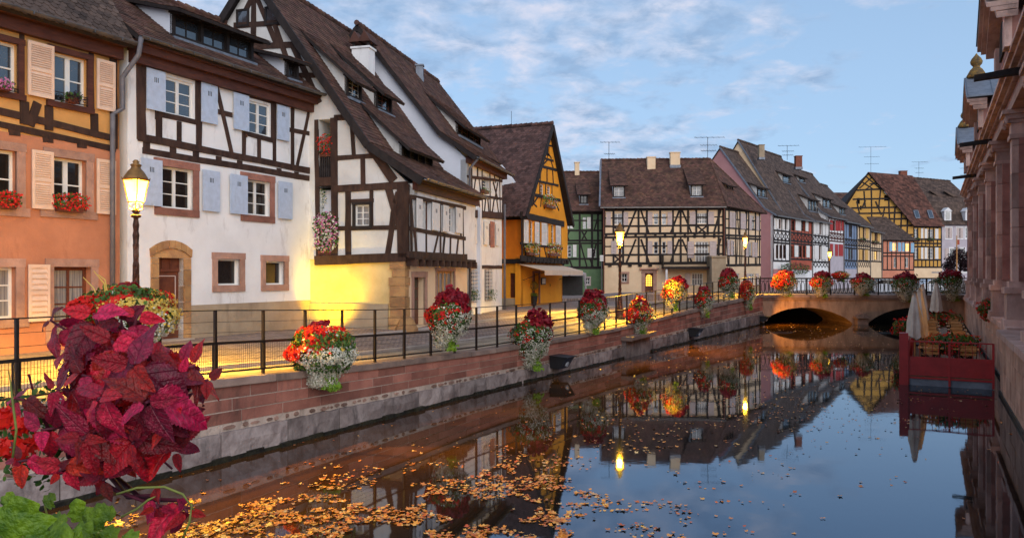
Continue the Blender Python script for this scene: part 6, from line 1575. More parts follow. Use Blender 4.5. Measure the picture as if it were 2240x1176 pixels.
def flower_basket(c, R_, H_, lab, mix, seed, dens=1.0, grp='overflowing flower baskets along the canal railings', sz=1.0, name='flower_basket'):
    """c centre, R_ radius, H_ total height. mix: dict of feature levels"""
    global NP
    NP = np.random.RandomState(seed); c = Vector(c)
    t = thing(name, (c.x,c.y,c.z-.1*H_), lab, 'flower basket', grp)
    m = M(); m.lathe([(.10,-.16*H_),(R_*.42,-.06*H_),(R_*.5,.06*H_),(R_*.46,.07*H_)],12,tuple(c)); m.build('pot', m_pot, t)
    top = c+Vector((0,0,H_*.20)); 
    nn = int(1500*dens)
    p, d = ell(c, (R_*.88,R_*.88,H_*.34), int(nn*1.0), .5, .12); cloud('greenery', p, d, .075*sz, m_lgreen, t)
    if mix.get('crim'):
        q = mix['crim']
        for (ox, oz, rr_, k_) in ((mix.get('cx',0), .26, .62, .55), (mix.get('cx',0)+.35, .17, .42, .25), (mix.get('cx',0)-.3, .15, .40, .2)):
            p, d = ell(c+Vector((ox*R_,NP.uniform(-.1,.1)*R_,H_*oz)), (R_*rr_*q**.5,R_*rr_*q**.5,H_*.20*q**.4), int(nn*.9*q*k_), .5, .25); cloud('crimson_foliage', p, d+np.array([0,0,.35]), .125*sz, m_lred, t, aspect=.75)
    # one lumpy body, each point takes the flower that grows on that side
    n2 = int(nn*3.0); p, d = ell(c+Vector((0,-.03,-.02*H_)), (R_*.92,R_*.92,H_*.33), int(n2*.7), .80, .16)
    w_ = mix.get('white',0); wx = mix.get('wx',0)
    pd = [(p,d)]
    for (ox, oz, rr_, hh, q) in ((wx, -.24, .50, .22, .6), (wx-.12, -.36, .34, .15, .3), (wx+.42, -.10, .38, .20, .3)):
        pd.append(ell(c+Vector((ox*R_, -.06, oz*H_)), (R_*rr_,R_*rr_,H_*hh), int(n2*.55*q*max(w_,.3)), .75, .2))
    p = np.concatenate([a_[0] for a_ in pd]); d = np.concatenate([a_[1] for a_ in pd])
    X = (p[:,0]-c.x)/R_; Z = (p[:,2]-c.z)/H_; nzv = lambda k: vnoise(p[:,0]*1.0+p[:,1]*.7+50, p[:,2]+50+p[:,1]*.4, 5.5/max(R_,.3), k)
    sr = mix.get('red',0)*.78*(.75-(X-mix.get('rx',-.1))*.7+Z*1.6)+nzv(1)*1.3-.35
    sy = mix.get('yel',0)*(.55+(X-mix.get('yx',.1))*.5+Z*.9)+nzv(2)*1.2-.35 if mix.get('yel') else np.full(len(X),-9.)
    sw = w_*1.15*(.6+(X-wx)*.35-Z*2.6)+nzv(3)*1.2-.35
    sg_ = np.full(len(X), .52)+nzv(4)*.3
    sc_ = np.stack([sr,sy,sw,sg_],1)+NP.gumbel(0,.16,(len(X),4)); ch_ = sc_.argmax(1)
    for k, (nm, sz_, mt_, jt_) in enumerate((('red_flowers',.070,m_fred,.4),('yellow_flowers',.045,m_fyel,.4),('white_blossom',.036,m_fwhite,.4),('sprigs',.07,m_lgreen,.5))):
        mk = ch_ == k
        if mk.sum(): cloud(nm, p[mk], d[mk], sz_*sz, mt_, t, 'petal' if k < 3 else 'leaf', jit=jt_)
    p, d = ell(c, (R_*.98,R_*.98,H_*.34), int(70*max(w_,.3)), .85, .1); cloud('scattered_white_flowers', p, d, .06*sz, m_fwhite, t, 'petal', jit=.3)
    # fern tail
    f = NP.uniform(0,1,int(180*dens)); p = np.stack([c.x+R_*(.12+mix.get('wx',0)*.6)+f*.14*R_+NP.normal(0,.10*R_,len(f)), c.y-.12+NP.normal(0,.08,len(f)), c.z-H_*(.22+.29*f)],1); cloud('fern_tail', p, np.tile([0,-1,.2],(len(f),1)), .095*sz, m_lfern, t, aspect=.5)
    return t
def onquay(px):
    lo, hi = 8, 52
    for _ in range(40):
        mid = (lo+hi)/2
        if quayX(mid)/mid*FPX+CXP < px: lo = mid
        else: hi = mid
    return lo
BK = [ # px, ytop, ybottom, width, mix, label
 (262,606,775,222,dict(crim=.15,red=2.4,yel=1.3,white=.7,wx=.3,rx=-.2),'big scarlet and yellow flower basket half hidden behind the purple coleus'),
 (695,694,858,160,dict(crim=.28,cx=-.1,red=1.5,yel=.5,white=1.5,rx=-.42,wx=.05,yx=.1),'wide flower basket, scarlet on one side and white cascading below, nearest on the quay railing'),
 (972,632,772,100,dict(crim=1.0,cx=.15,red=.7,white=.8,wx=-.15,rx=-.3),'tall flower basket crowned with crimson leaves in front of the stone doorway'),
 (1155,676,815,95,dict(crim=.75,cx=.25,red=.45,white=.9,wx=.0,rx=-.35),'flower basket with white tail hanging just before the first floodlight box'),
 (1290,637,734,72,dict(crim=1.1,red=.3,white=.9,wx=-.1),'round crimson flower basket between the yellow gable house and the second street lamp'),
 (1392,647,736,66,dict(crim=.5,red=1.0,yel=.8,white=.8,wx=0),'scarlet and yellow flower basket right beside the second street lamp post'),
 (1468,602,682,54,dict(crim=.7,cx=.4,red=.6,yel=1.8,white=.8,wx=-.2),'golden flower basket topped with red, in front of the lit arched door'),
 (1534,624,697,44,dict(crim=.6,red=.8,white=1.1,wx=.1),'small red and white flower basket below the ochre stub wall'),
 (1589,589,654,50,dict(crim=1.1,red=.4,white=.8,wx=0),'crimson flower basket held high at the corner of the cream house'),
 (1629,606,682,38,dict(crim=.2,red=1.0,yel=.5,white=.8,wx=.2),'last flower basket on the quay, beside the lamp at the bridge'),
]
for i, (px, yt, yb, w_, mix, lab) in enumerate(BK):
    Y = onquay(px); d_, n_ = qn(Y); s_ = FPX/Y; p = Vector((quayX(Y),Y))+n_*.12
    H_ = (yb-yt)/s_; z = CAMZ-((yt+yb)/2-600)/s_
    flower_basket((p.x,p.y,z+H_*.06), w_/s_/2, H_, lab, mix, 100+i, dens=2.2 if i < 2 else (1.5 if i < 5 else .8), sz=1.0 if i < 5 else 1.15)
BB = [(1716,588,650,60,dict(crim=.6,red=1.0,yel=1.1,white=.8,wx=.1),'leftmost basket on the bridge railing, red top over yellow-white blossom'),
 (1798,590,652,52,dict(crim=.8,red=.8,yel=.2,white=1.0,wx=-.1),'second basket on the bridge railing, crimson over white blossom'),
 (1888,596,648,56,dict(crim=.7,red=.3,white=1.3,wx=-.1),'third basket on the bridge railing, mostly white with small crimson top'),
 (1981,593,662,64,dict(crim=.9,red=.1,white=1.2,wx=0),'fourth basket on the bridge railing, dark crimson over white, behind the parasols'),
 (2077,587,660,68,dict(crim=.9,red=.1,white=1.2,wx=.2),'rightmost basket on the bridge railing, next to the market hall')]
for i, (px, yt, yb, w_, mix, lab) in enumerate(BB):
    u = bf.U(px, .25); p = bf.W(u,.25,0); s_ = FPX/p[1]; H_ = (yb-yt)/s_; z = CAMZ-((yt+yb)/2-600)/s_
    flower_basket((p[0],p[1],z+.04*H_), w_/s_/2, H_, lab, mix, 200+i, dens=.9, sz=1.2, grp='flower baskets on the bridge railing')
p = bf.W(bf.U(1838,-5.6),-5.6,0); s_ = FPX/p[1]; flower_basket((p[0],p[1],CAMZ-(2/s_)), 19/s_, 28/s_, 'small glowing red and yellow basket on the back railing of the bridge', dict(red=1.3,yel=1.2), 230, dens=.5, sz=1.2, grp='flower baskets on the bridge railing')
p = bf.W(bf.U(1645+200,.3),.3,0); s_ = FPX/p[1]
# pink hanging flowers in the loggia of house 3 and sill boxes
def sill_flowers(f, px, py, wpx, hpx, lab, mats, v=.15, dens=1.0, box=True, off=0, cat='flower box', sz=.06, seed=1):
    global NP
    NP = np.random.RandomState(seed); u, z = f.Lc(px, py, off+v); q = f.W(u, off+v, z); s_ = FPX/q[1]; w_, h_ = wpx/s_, hpx/s_
    # width along the facade
    u0 = f.Lc(px-wpx/2, py, off+v)[0]; u1 = f.Lc(px+wpx/2, py, off+v)[0]; L_ = abs(u1-u0)
    t = thing('flower_box', (q[0],q[1],z-h_/2), lab, cat, 'flower boxes on the window sills')
    if box:
        m = M(); f.fbox(m, u-L_*.36, u+L_*.36, z-h_*.5, z-h_*.5+.15, off+v-.09, off+v+.09); m.build('box', m_framebrown, t)
    n = int(dens*260)
    a = NP.uniform(-.5,.5,(n*2,1))*L_; pts = np.array(q)+a*np.array([f.d.x,f.d.y,0])+NP.normal(0,.10,(n*2,1))*np.array([f.n.x,f.n.y,0]); pts[:,2] += NP.uniform(-.45,.5,n*2)*h_*(1-(a[:,0]/L_)**2*1.5)
    nr = np.tile([f.n.x,f.n.y,.35],(n*2,1))
    cloud('leaves', pts[:n], nr[:n], sz*1.2, m_lgreen if mats[0] is None else mats[0], t); k = n//max(1,len(mats)-1)
    for i, mm in enumerate(mats[1:]): cloud('flowers', pts[n+i*k:n+(i+1)*k]+np.array([f.n.x,f.n.y,0])*.06, nr[n+i*k:n+(i+1)*k], sz, mm, t, 'petal', jit=.3)
    return t
sill_flowers(f1, 152, 443, 72, 42, 'brown window box of scarlet geraniums on the lower floor of the orange house', [None,m_fred], seed=3)
sill_flowers(f1, 10, 437, 60, 40, 'scarlet geranium box cut by the edge at the orange house', [None,m_fred], seed=4)
sill_flowers(f1, 158, 214, 28, 24, 'small white planter of dark foliage on the upper sill of the orange house', [None,m_ldark], seed=5, dens=.4)
sill_flowers(f1, 6, 186, 34, 26, 'small pink-flowered planter behind the upper guard of the orange house', [None,m_fpink], seed=6, dens=.4)
sill_flowers(f3g, 714, 318, 34, 50, 'red geraniums spilling over the dark balcony rail between the white houses', [None,m_fred], seed=7, dens=.8, v=-.1)
sill_flowers(f3g, 717, 510, 52, 95, 'big mass of pink flowers hanging from the recessed loggia', [None,m_fpink,m_fwhite], seed=8, dens=3.0, v=-.05, sz=.075)
sill_flowers(f3g, 704, 430, 24, 60, 'trailing green hanging plant in the loggia above the pink flowers', [None,m_fwhite], seed=9, dens=.7, v=-.3, box=False)
sill_flowers(f4, 1061, 417, 14, 12, 'tiny green sill planter high on the narrow white house', [None,m_lfern], seed=10, dens=.2)
for px, py, lab in ((1165,543,'trailing green window box under the left shuttered window of the yellow gable house'),(1212,545,'trailing green window box under the right shuttered window of the yellow gable house'),(1203,440,'gable window box of the yellow house with red flowers and long trails')):
    sill_flowers(f5, px, py, 28, 30, lab, [m_lfern,m_fwhite,m_fred], seed=px, dens=.8, off=j5, sz=.075)
for px in (1036,1074): sill_flowers(f4, px, 645, 12, 26, 'green climber at the foot of the %s barred window of the narrow house'%('first' if px == 1036 else 'second'), [None,m_lgreen], seed=px, dens=.4, box=False)
sill_flowers(F8, 1740, 588, 60, 26, 'dark climbing greenery above the doorway of the red timbered house', [None,m_ldark], seed=77, dens=1.2, box=False, sz=.16, v=.5)
for px, py, f, lab in ((2007,524,f9,'dark flower box under the upper left window of the yellow barn house'),(2035,524,f9,'dark flower box under the upper right window of the yellow barn house'),(1888,524,F8,'flower box on the ochre-shuttered house'),(1915,530,F8,'flower box on the lowest house of the far row')):
    sill_flowers(f, px, py, 12, 8, lab, [None,m_ldark], seed=px+py, dens=.25, sz=.16)
# topiaries at the yellow house
for px, lab in ((1167,'clipped ball topiary in a black pot left of the yellow house door'),(1195,'clipped ball topiary in a black pot right of the yellow house door')):
    p = at(px, 664, FPX/(38.5 if px < 1180 else 36)); p.z = gz(p.x,p.y); t = thing('potted_topiary', p, lab, 'potted plant', 'potted topiaries by the yellow house'); NP = np.random.RandomState(px)
    m = M(); m.lathe([(.16,0),(.24,.5),(.26,.5),(.26,.55)],4,tuple(p)); m.build('pot', m_blackbox, t); m = M(); m.tube([p+Vector((0,0,.5)),p+Vector((0,0,1.0))],.025,6); m.build('trunk', m_timber, t)
    cloud('crown', *ell(p+Vector((0,0,1.12)), (.27,.27,.25), 700, .8, .05), .06, leafmat('golden_leaf_%d'%px,(.42,.26,.04),(.20,.15,.03)), t); cloud('low_leaves', *ell(p+Vector((0,0,.6)), (.26,.26,.12), 250, .6, .1), .07, m_lgreen, t)
# geraniums on the terrace and planters on the right wall
NP = np.random.RandomState(5)
p = Vector(TW(1.7,1.55,1.12)); t = thing('geranium_planter', (p.x,p.y,.3), 'red geraniums in a raised planter at the near end of the terrace', 'planter')
m = M(); fm_.fbox(m, tu1-1.9, tu1-1.5, .82, 1.0, .95, 2.15); m.build('box', m_redm, t)
m = M()
for v in (1.05,2.05): m.bar(TW(1.7,v,.3),TW(1.7,v,.85),.05,.05)
m.build('legs', m_iron, t)
P_, D_ = ell(p, (.75,.6,.34), 1500, .4, .2); cloud('leaves', P_, D_, .09, m_lgreen, t); P_, D_ = ell(p, (.80,.66,.38), 420, .8, .2); cloud('flowers', P_, D_, .065, m_fred, t, 'petal')
for (a, v, r, lab) in ((9.5,3.1,.45,'red flowers hanging over the water at the edge of the terrace'),(17,1.6,.8,'low red flower planter at the far end of the terrace'),(8.2,.2,.4,'small red geranium pot on the coping of the right canal wall')):
    p = Vector(TW(a, v, 1.1 if v > .5 else 2.0)); t = thing('geranium_planter', (p.x,p.y,p.z-.3), lab, 'planter'); m = M(); m.lathe([(.16,-.3),(.25,0),(.25,.02)],10,tuple(p)); m.build('pot', m_redm, t)
    P_, D_ = ell(p, (r,r,.4), 700, .4, .2); cloud('leaves', P_, D_, .10, m_lgreen, t); P_, D_ = ell(p, (r*1.05,r*1.05,.43), 380, .8, .2); cloud('flowers', P_, D_, .075, m_fred, t, 'petal')
# dark red tree by the grey house
p = at(2100,625,95); p.z = 1.5; t = thing('copper_tree', p, 'dark copper-leaved tree beside the market hall in front of the grey house', 'tree'); NP = np.random.RandomState(9)
m = M(); m.tube([p,p+Vector((.05,0,1.6)),p+Vector((.1,0,3.2))],[.16,.12,.07],7)
for i in range(7): a = i*.9; m.tube([p+Vector((.07,0,1.7+.2*i)),p+Vector((math.cos(a)*.9,math.sin(a)*.9,2.8+.28*i))],[.05,.02],5)
m.build('trunk', m_timberblack, t)
for i in range(9):
    c = p+Vector((NP.uniform(-1.0,1.0),NP.uniform(-1,1),NP.uniform(2.6,4.6))); cloud('crown', *ell(c, (.85,.85,.75), 380, .3, .25), .2, m_ldark, t)
# ================================================================ FLOATING LEAVES
NP = np.random.RandomState(21)
m_float_leaf = bpy.data.materials.new('autumn_leaf'); m_float_leaf.use_nodes = True; t_ = m_float_leaf.node_tree; n = t_.nodes; l = t_.links; b = n['Principled BSDF']
g = n.new('ShaderNodeNewGeometry'); rp = n.new('ShaderNodeValToRGB'); el = rp.color_ramp.elements
for i, (pos, c) in enumerate(((0,(.66,.17,.02)),(.25,(.88,.36,.035)),(.5,(.55,.09,.018)),(.7,(.92,.52,.10)),(.88,(.42,.08,.02)),(1,(.90,.62,.25)))):
    e = el[i] if i < 2 else el.new(pos); e.position = pos; e.color = (*c,1)
l.new(g.outputs['Random Per Island'], rp.inputs[0]); l.new(rp.outputs[0], b.inputs['Base Color']); b.inputs['Roughness'].default_value = .45
# drifts given as soft blobs on the water (centre X, Y, radius along, radius across, weight)
def wpt(px, py): Y = CAMZ*FPX/(py-600); return ((px-CXP)*Y/FPX, Y)
blobs = []
for (px, py, rx, ry, w_) in ((560,1120,1.3,1.2,.9),(820,1110,1.4,1.3,1.2),(1000,1090,1.2,1.4,1.3),(1120,1050,1.0,1.4,1.4),(1180,980,.8,1.5,1.0),(700,1160,1.8,.9,1.4),(950,1160,1.8,.8,1.1),(1080,1150,1.2,.6,.9),(460,1150,1.2,1.0,1.2),
    (1300,1080,1.4,1.2,.14),(1400,1110,1.5,1.2,.07),(1300,960,1.6,2.2,.35),(1500,930,2.6,3,.42),(1650,900,2.6,3,.35),(1700,860,3.0,4,.4),(1560,840,3.2,5,.35),(1480,880,2.4,3,.3),(1750,780,4,7,.5),(1650,760,3.5,7,.45),(1850,740,5,8,.5),(1760,715,5,5,.8),(1600,800,4,6,.35),(1420,800,2,4,.25),(1300,850,2,4,.12),(900,1000,3,3,.10),(1900,830,3,5,.2),(2000,905,1.2,1,.12),(560,1000,2,1.5,.06),(1500,1060,2,2,.02)):
    X_, Y_ = wpt(px, py); blobs.append((X_, Y_, rx, ry, w_))
cand = 420000
Yc = 8.6+ (NP.rand(cand)**1.5)*45; Xc = NP.uniform(-8, 30, cand)
qx = np.interp(Yc, QY, QXs)
ok = (Xc > qx+.15) & (Xc < 1.75+.54*Yc)
Xc, Yc = Xc[ok], Yc[ok]
D_ = np.full(len(Xc), .0015)
for (bx, by, rx, ry, w_) in blobs: D_ += (w_*1.9 if by < 13.5 else w_*.75)*np.exp(-(((Xc-bx)/rx)**2+((Yc-by)/ry)**2))
nz = vnoise(Xc, Yc, 1.7, 1)*.5+vnoise(Xc, Yc, 4.5, 2)*.5; nz = np.clip((nz-.48)*6, 0, 1)
pr_ = D_*nz*.34*np.clip(14/Yc,.45,1.4)
sel = NP.rand(len(Xc)) < pr_
LX, LY = Xc[sel], Yc[sel]; NL = len(LX)
P_ = np.stack([LX, LY, NP.uniform(.004,.016,NL)],1)
nr = np.tile([0,0,1.0],(NL,1))
TL_ = {}
def leaf_field(P_, nm):
    N_ = len(P_)
    a = np.arange(9)*2*PI/9; r = np.array([.5,.30,.52,.28,.50,.30,.52,.26,.46]); T = np.stack([r*np.cos(a)*.85, r*np.sin(a), np.where(np.arange(9)%2 == 0,.08,0)],1)
    nn = np.tile([0,0,1.0],(N_,1))+NP.normal(0,.16,(N_,3)); nn /= np.linalg.norm(nn,axis=1,keepdims=True); r_ = NP.normal(0,1,(N_,3)); y = r_-(r_*nn).sum(1,keepdims=True)*nn; y /= np.linalg.norm(y,axis=1,keepdims=True); x = np.cross(y,nn)
    s = NP.uniform(.035,.10,(N_,1))*NP.uniform(.6,1.15,(N_,1))*np.clip(1.12-(P_[:,1:2]-10)*.03,.85,1.12)
    V = (P_[:,None,:]+s[:,:,None]*(T[None,:,0:1]*x[:,None,:]+T[None,:,1:2]*y[:,None,:]+T[None,:,2:3]*nn[:,None,:])).reshape(-1,3)
    V[:,2] = np.maximum(V[:,2], .003); k = 9
    me = bpy.data.meshes.new(nm); me.vertices.add(N_*k); me.vertices.foreach_set('co', V.astype(np.float32).ravel()); me.loops.add(N_*k); me.loops.foreach_set('vertex_index', np.arange(N_*k,dtype=np.int32)); me.polygons.add(N_); me.polygons.foreach_set('loop_start', np.arange(0,N_*k,k,dtype=np.int32)); me.update(calc_edges=True); me.materials.append(m_float_leaf)
    o = bpy.data.objects.new(nm, me); COL.objects.link(o); o['kind'] = 'stuff'; o['label'] = 'fallen autumn leaves drifting on the dark canal water'; o['category'] = 'leaves'
leaf_field(P_, 'fallen_leaves'); print('leaves', NL)
# ================================================================ STREET LAMPS
m_lampglass = emis('glowing_lamp_glass', (1, .46, .045), 13)
m_lamppost = mat('bronze_brown_lamp_post', (.09,.035,.018), (.035,.014,.008), 9, .38, .8, 30, metallic=.55, spec=.5, stretch=(1,1,.5))
m_lampcap = mat('bronze_lamp_cap', (.34,.17,.05), (.18,.09,.03), 6, .45, .2, 30, metallic=.4)
LAMPC = (1.0, .56, .03)
def street_lamp(X, Y, zb, H_, lab, power):
    t = thing('street_lamp', (X,Y,zb), lab, 'street lamp', 'old lanterns on ornate posts along the quay')
    zl = zb+H_-1.0      # foot of the lantern
    m = M(); m.lathe([(.22,0),(.22,.08),(.17,.14),(.18,.35),(.13,.45),(.10,.85),(.085,.95),(.075,1.0)],14,(X,Y,zb)); m.build('base', m_lamppost, t, smooth=True)
    m = M(); n = 10; hh = zl-zb-1.0; k = 22
    for i in range(k+1):
        f = i/k; r0 = .062-.018*f+(.008 if i%2 else 0)
        for j in range(n): a = 2*PI*j/n+f*3.2; r = r0*(1+.16*math.sin(j*2.5+i*1.3)); m.v.append((X+r*math.cos(a),Y+r*math.sin(a),zb+1.0+hh*f))
    for i in range(k):
        for j in range(n): m.f.append((i*n+j,i*n+(j+1)%n,(i+1)*n+(j+1)%n,(i+1)*n+j))
    m.build('post', m_lamppost, t)
    m = M()
    for z_ in (.98,1.6): m.lathe([(.05,0),(.095,.02),(.095,.06),(.05,.09)],12,(X,Y,zb+z_ if z_ < 1.5 else zl-.16))
    m.lathe([(.05,0),(.08,.03),(.05,.08),(.035,.14)],12,(X,Y,zl-.06)); m.build('post_ring', m_lamppost, t, smooth=True)
    # scroll bracket under the lantern
    m = M()
    for a in (0,PI/2,PI,3*PI/2):
        c, s_ = math.cos(a+.4), math.sin(a+.4); m.tube([(X+c*.03,Y+s_*.03,zl-.02),(X+c*.13,Y+s_*.13,zl+.03),(X+c*.10,Y+s_*.10,zl+.10),(X+c*.15,Y+s_*.15,zl+.17)],.012,5)
    m.build('scroll_bracket', m_lampcap, t)
    z0, z1 = zl+.16, zl+.60; r0, r1 = .135, .235
    m = M(); g = M()
    for i in range(4):
        a0, a1 = PI/2*i+.55, PI/2*(i+1)+.55
        P_ = lambda a, r, z: (X+r*math.cos(a), Y+r*math.sin(a), z)
        m.bar(P_(a0,r0,z0),P_(a0,r1,z1),.022,.022); m.bar(P_(a0,r0,z0),P_(a1,r0,z0),.022,.022); m.bar(P_(a0,r1,z1),P_(a1,r1,z1),.03,.03)
        g.add([P_(a0,r0*.97,z0),P_(a1,r0*.97,z0),P_(a1,r1*.97,z1),P_(a0,r1*.97,z1)],[(0,1,2,3)])
        m.tube([P_(a0,r1*1.02,z1),P_(a0,r1*1.12,z1+.05)],[.018,.005],5)
    m.build('lantern_frame', m_lampcap, t); g.build('glass', m_lampglass, t)
    m = M(); m.lathe([(.245,z1-zb),(.225,z1-zb+.05),(.15,z1-zb+.17),(.10,z1-zb+.22),(.085,z1-zb+.26),(.10,z1-zb+.28),(.11,z1-zb+.30),(.05,z1-zb+.33),(.065,z1-zb+.36),(.03,z1-zb+.40)],10,(X,Y,zb)); m.build('lantern_cap', m_lampcap, t, smooth=True)
    ls = bpy.data.lights.new('lamp_down_light','SPOT'); ls.energy = power; ls.spot_size = math.radians(138); ls.spot_blend = .55; ls.color = LAMPC; ls.shadow_soft_size = .10; so = bpy.data.objects.new('lamp_down_light', ls); COL.objects.link(so); so.parent = t; so.location = (0,0,z0-zb+.2)
    ld = bpy.data.lights.new('lamp_light','POINT'); ld.energy = power*.06; ld.color = LAMPC; ld.shadow_soft_size = .12; lo = bpy.data.objects.new('lamp_light', ld); COL.objects.link(lo); lo.location = (0,0,z0-zb-.30+.0); lo.parent = t
    lo.location = (0,0,z0-zb-.0+.22)
    return t
# the bulb sits inside the glass: let the glass pass light
mg = m_lampglass.node_tree; ms = mg.nodes.new('ShaderNodeMixShader'); tr_ = mg.nodes.new('ShaderNodeBsdfTransparent'); ms.inputs[0].default_value = .45
pb = mg.nodes['Principled BSDF']; mg.links.new(pb.outputs[0], ms.inputs[1]); mg.links.new(tr_.outputs[0], ms.inputs[2]); mg.links.new(ms.outputs[0], mg.nodes['Material Output'].inputs[0])
LP = [(-7.5,15.5,'nearest street lamp, glowing in front of the white timbered house',8000),(4.72,34.0,'second street lamp, lit beside the quay railing before the cream house',10000),(15.6,52.0,'third street lamp, lit at the bridge end in front of the cream house corner',8000)]
for X, Y, lab, pw in LP: zb = gz(X,Y); street_lamp(X, Y, zb, 4.2, lab, pw)
# (beyond the bridge) a lamp at px 1815
p = at(1815,548,75); street_lamp(p.x, p.y, 1.5, 4.35, 'farthest lit street lamp, beyond the bridge against the red-shuttered house', 3500)
# ground floodlight added as unseen source of the yellow glow on house 3
q = Vector(f3g.W(f3g.U(735), .9, 0)); q.z = gz(q.x,q.y); tgt = Vector(f3g.W(f3g.U(728), 0, 2.2))
t = thing('added_floodlight', q, 'added lit ground floodlight at the foot of the yellow-lit wall, behind the nearest railing basket', 'floodlight')
m = M(); m.box(q.x-.14,q.x+.14,q.y-.1,q.y+.1,q.z,q.z+.16); m.build('housing', m_blackbox, t); m = M(); m.box(q.x-.11,q.x+.11,q.y-.07,q.y+.07,q.z+.161,q.z+.17); m.build('lens', m_lampglass, t)
ld = bpy.data.lights.new('flood_light','SPOT'); ld.energy = 430; ld.spot_size = math.radians(122); ld.spot_blend = 1.0; ld.color = (1,.64,.002); ld.shadow_soft_size = .08; lo = bpy.data.objects.new('flood_light', ld); COL.objects.link(lo); lo.location = (0,0,.25); lo.parent = t; lo.rotation_euler = (tgt-q).to_track_quat('-Z','Y').to_euler()
# ================================================================ SMALL STREET THINGS
# grey gazebo tent
g0 = at(1243,645,FPX/27); zb = gz(g0.x,g0.y)
t = thing('gazebo_tent', (g0.x,g0.y,zb), 'grey pop-up gazebo with dark interior between the yellow and green houses', 'tent'); m_tent = mat('grey_tent_cloth', (.40,.36,.36), (.30,.27,.27), 3, .8, .1, 10)
hx, hy, h1_, h2_ = 1.35, 1.4, 1.85, 2.35; X, Y = g0.x, g0.y+.6
m = M(); c = [(X-hx,Y-hy,zb+h1_),(X+hx,Y-hy,zb+h1_),(X+hx,Y+hy,zb+h1_),(X-hx,Y+hy,zb+h1_),(X-.15,Y,zb+h2_),(X+.15,Y,zb+h2_)]; m.add(c,[(0,1,5,4),(1,2,5),(2,3,4,5),(3,0,4)]); m.box(X-hx,X+hx,Y-hy-.01,Y-hy+.01,zb+h1_-.22,zb+h1_); m.build('canopy', m_tent, t)
m = M(); m.box(X-hx,X+hx,Y+hy-.02,Y+hy,zb,zb+h1_); m.box(X-hx,X-hx+.02,Y-hy,Y+hy,zb,zb+h1_); m.build('back_cloth', m_blackbox, t)
m = M(); m.tube([(X+hx,Y-hy,zb),(X+hx-.02,Y-hy,zb+.9),(X+hx-.12,Y-hy,zb+h1_-.1)],[.12,.06,.16],8); m.build('side_curtain', m_tent, t)
for sx in (-1,1): m = M(); m.tube([(X+sx*hx,Y-hy,zb),(X+sx*hx,Y-hy,zb+h1_)],.03,6); m.build('leg', m_shutgrey, t)
# sign post
p = at(1316,640,60); zb = gz(p.x,p.y); t = thing('sign_post', (p.x,p.y,zb), 'thin grey post with small white street signs at the green house corner', 'sign'); m = M(); m.tube([(p.x,p.y,zb),(p.x,p.y,zb+3.0)],.03,6); m.build('post', m_pipe, t)
for i in range(3): m = M(); m.box(p.x-.14,p.x+.14,p.y-.04,p.y-.02,zb+2.55+.16*i,zb+2.68+.16*i); m.build('sign_plate', m_frame, t)
# flag pole near the hall
p = at(2093,620,64); t = thing('wooden_pole', (p.x,p.y,1.5), 'slim pale wooden pole with a red tip rising beside the market hall', 'pole'); m = M(); m.tube([(p.x,p.y,1.5),(p.x,p.y,CAMZ+(600-515)*64/FPX)],[.07,.04],8); m.build('pole', m_wood, t); m = M(); m.box(p.x-.0,p.x+.22,p.y-.01,p.y+.01,CAMZ+(600-535)*64/FPX,CAMZ+(600-524)*64/FPX); m.build('pennant', m_red, t)
# white market awning beyond the bridge
p = at(2098,600,70); t = thing('white_awning', (p.x,p.y,1.5), 'white flat stall awning behind the rightmost bridge basket', 'awning'); m = M(); m.box(p.x-1.5,p.x+2.2,p.y,p.y+1.8,3.42,3.55); m.build('canopy', m_frame, t)
for sx in (-1.4,2.1): m = M(); m.tube([(p.x+sx,p.y+.1,1.5),(p.x+sx,p.y+.1,3.42)],.04,6); m.build('leg', m_iron, t)
# parked cars behind the bridge railing
m_car1 = mat('white_car_paint', (.62,.64,.68), (.60,.62,.66), 1, .25, 0, spec=.6, coat=.6); m_car2 = mat('dark_car_paint', (.05,.055,.07), (.05,.055,.07), 1, .25, 0, spec=.6, coat=.6)
def car(X, Y, z, mt, lab):
    t = thing('parked_car', (X,Y,z), lab, 'car', 'cars parked beyond the bridge')
    prof = [(-2.1,.35),(-2.1,.75),(-1.95,.92),(-1.1,1.0),(-.5,1.42),(.8,1.45),(1.6,1.02),(2.05,.9),(2.12,.55),(2.1,.35)]
    m = M(); m.prism([(X+a,Y-.85,z+b) for a,b in prof],(0,1.7,0)); m.build('body', mt, t)
    m = M(); m.prism([(X+a,Y-.86,z+b) for a,b in ((-1.0,1.02),(-.5,1.36),(.75,1.38),(1.35,1.04))],(0,1.72,0)); m.build('window', m_glassdark, t)
    for sx in (-1.35,1.35):
        for sy in (-.86,.66): m = M(); n=14; m.prism([(X+sx+.33*math.cos(2*PI*i/n),Y+sy,z+.33+.33*math.sin(2*PI*i/n)) for i in range(n)],(0,.2,0)); m.build('wheel', m_blackbox, t)
for px, Y, mt, lab in ((1930,66,m_car1,'white car parked behind the bridge railing below the low orange house'),(2040,68,m_car1,'pale car parked behind the bridge railing below the yellow barn house'),(1985,70,m_car2,'dark car parked behind the bridge railing between two pale cars')):
    p = at(px,600,Y); car(p.x, p.y, gz(p.x,Y) if Y < 66 else 1.5, mt, lab)

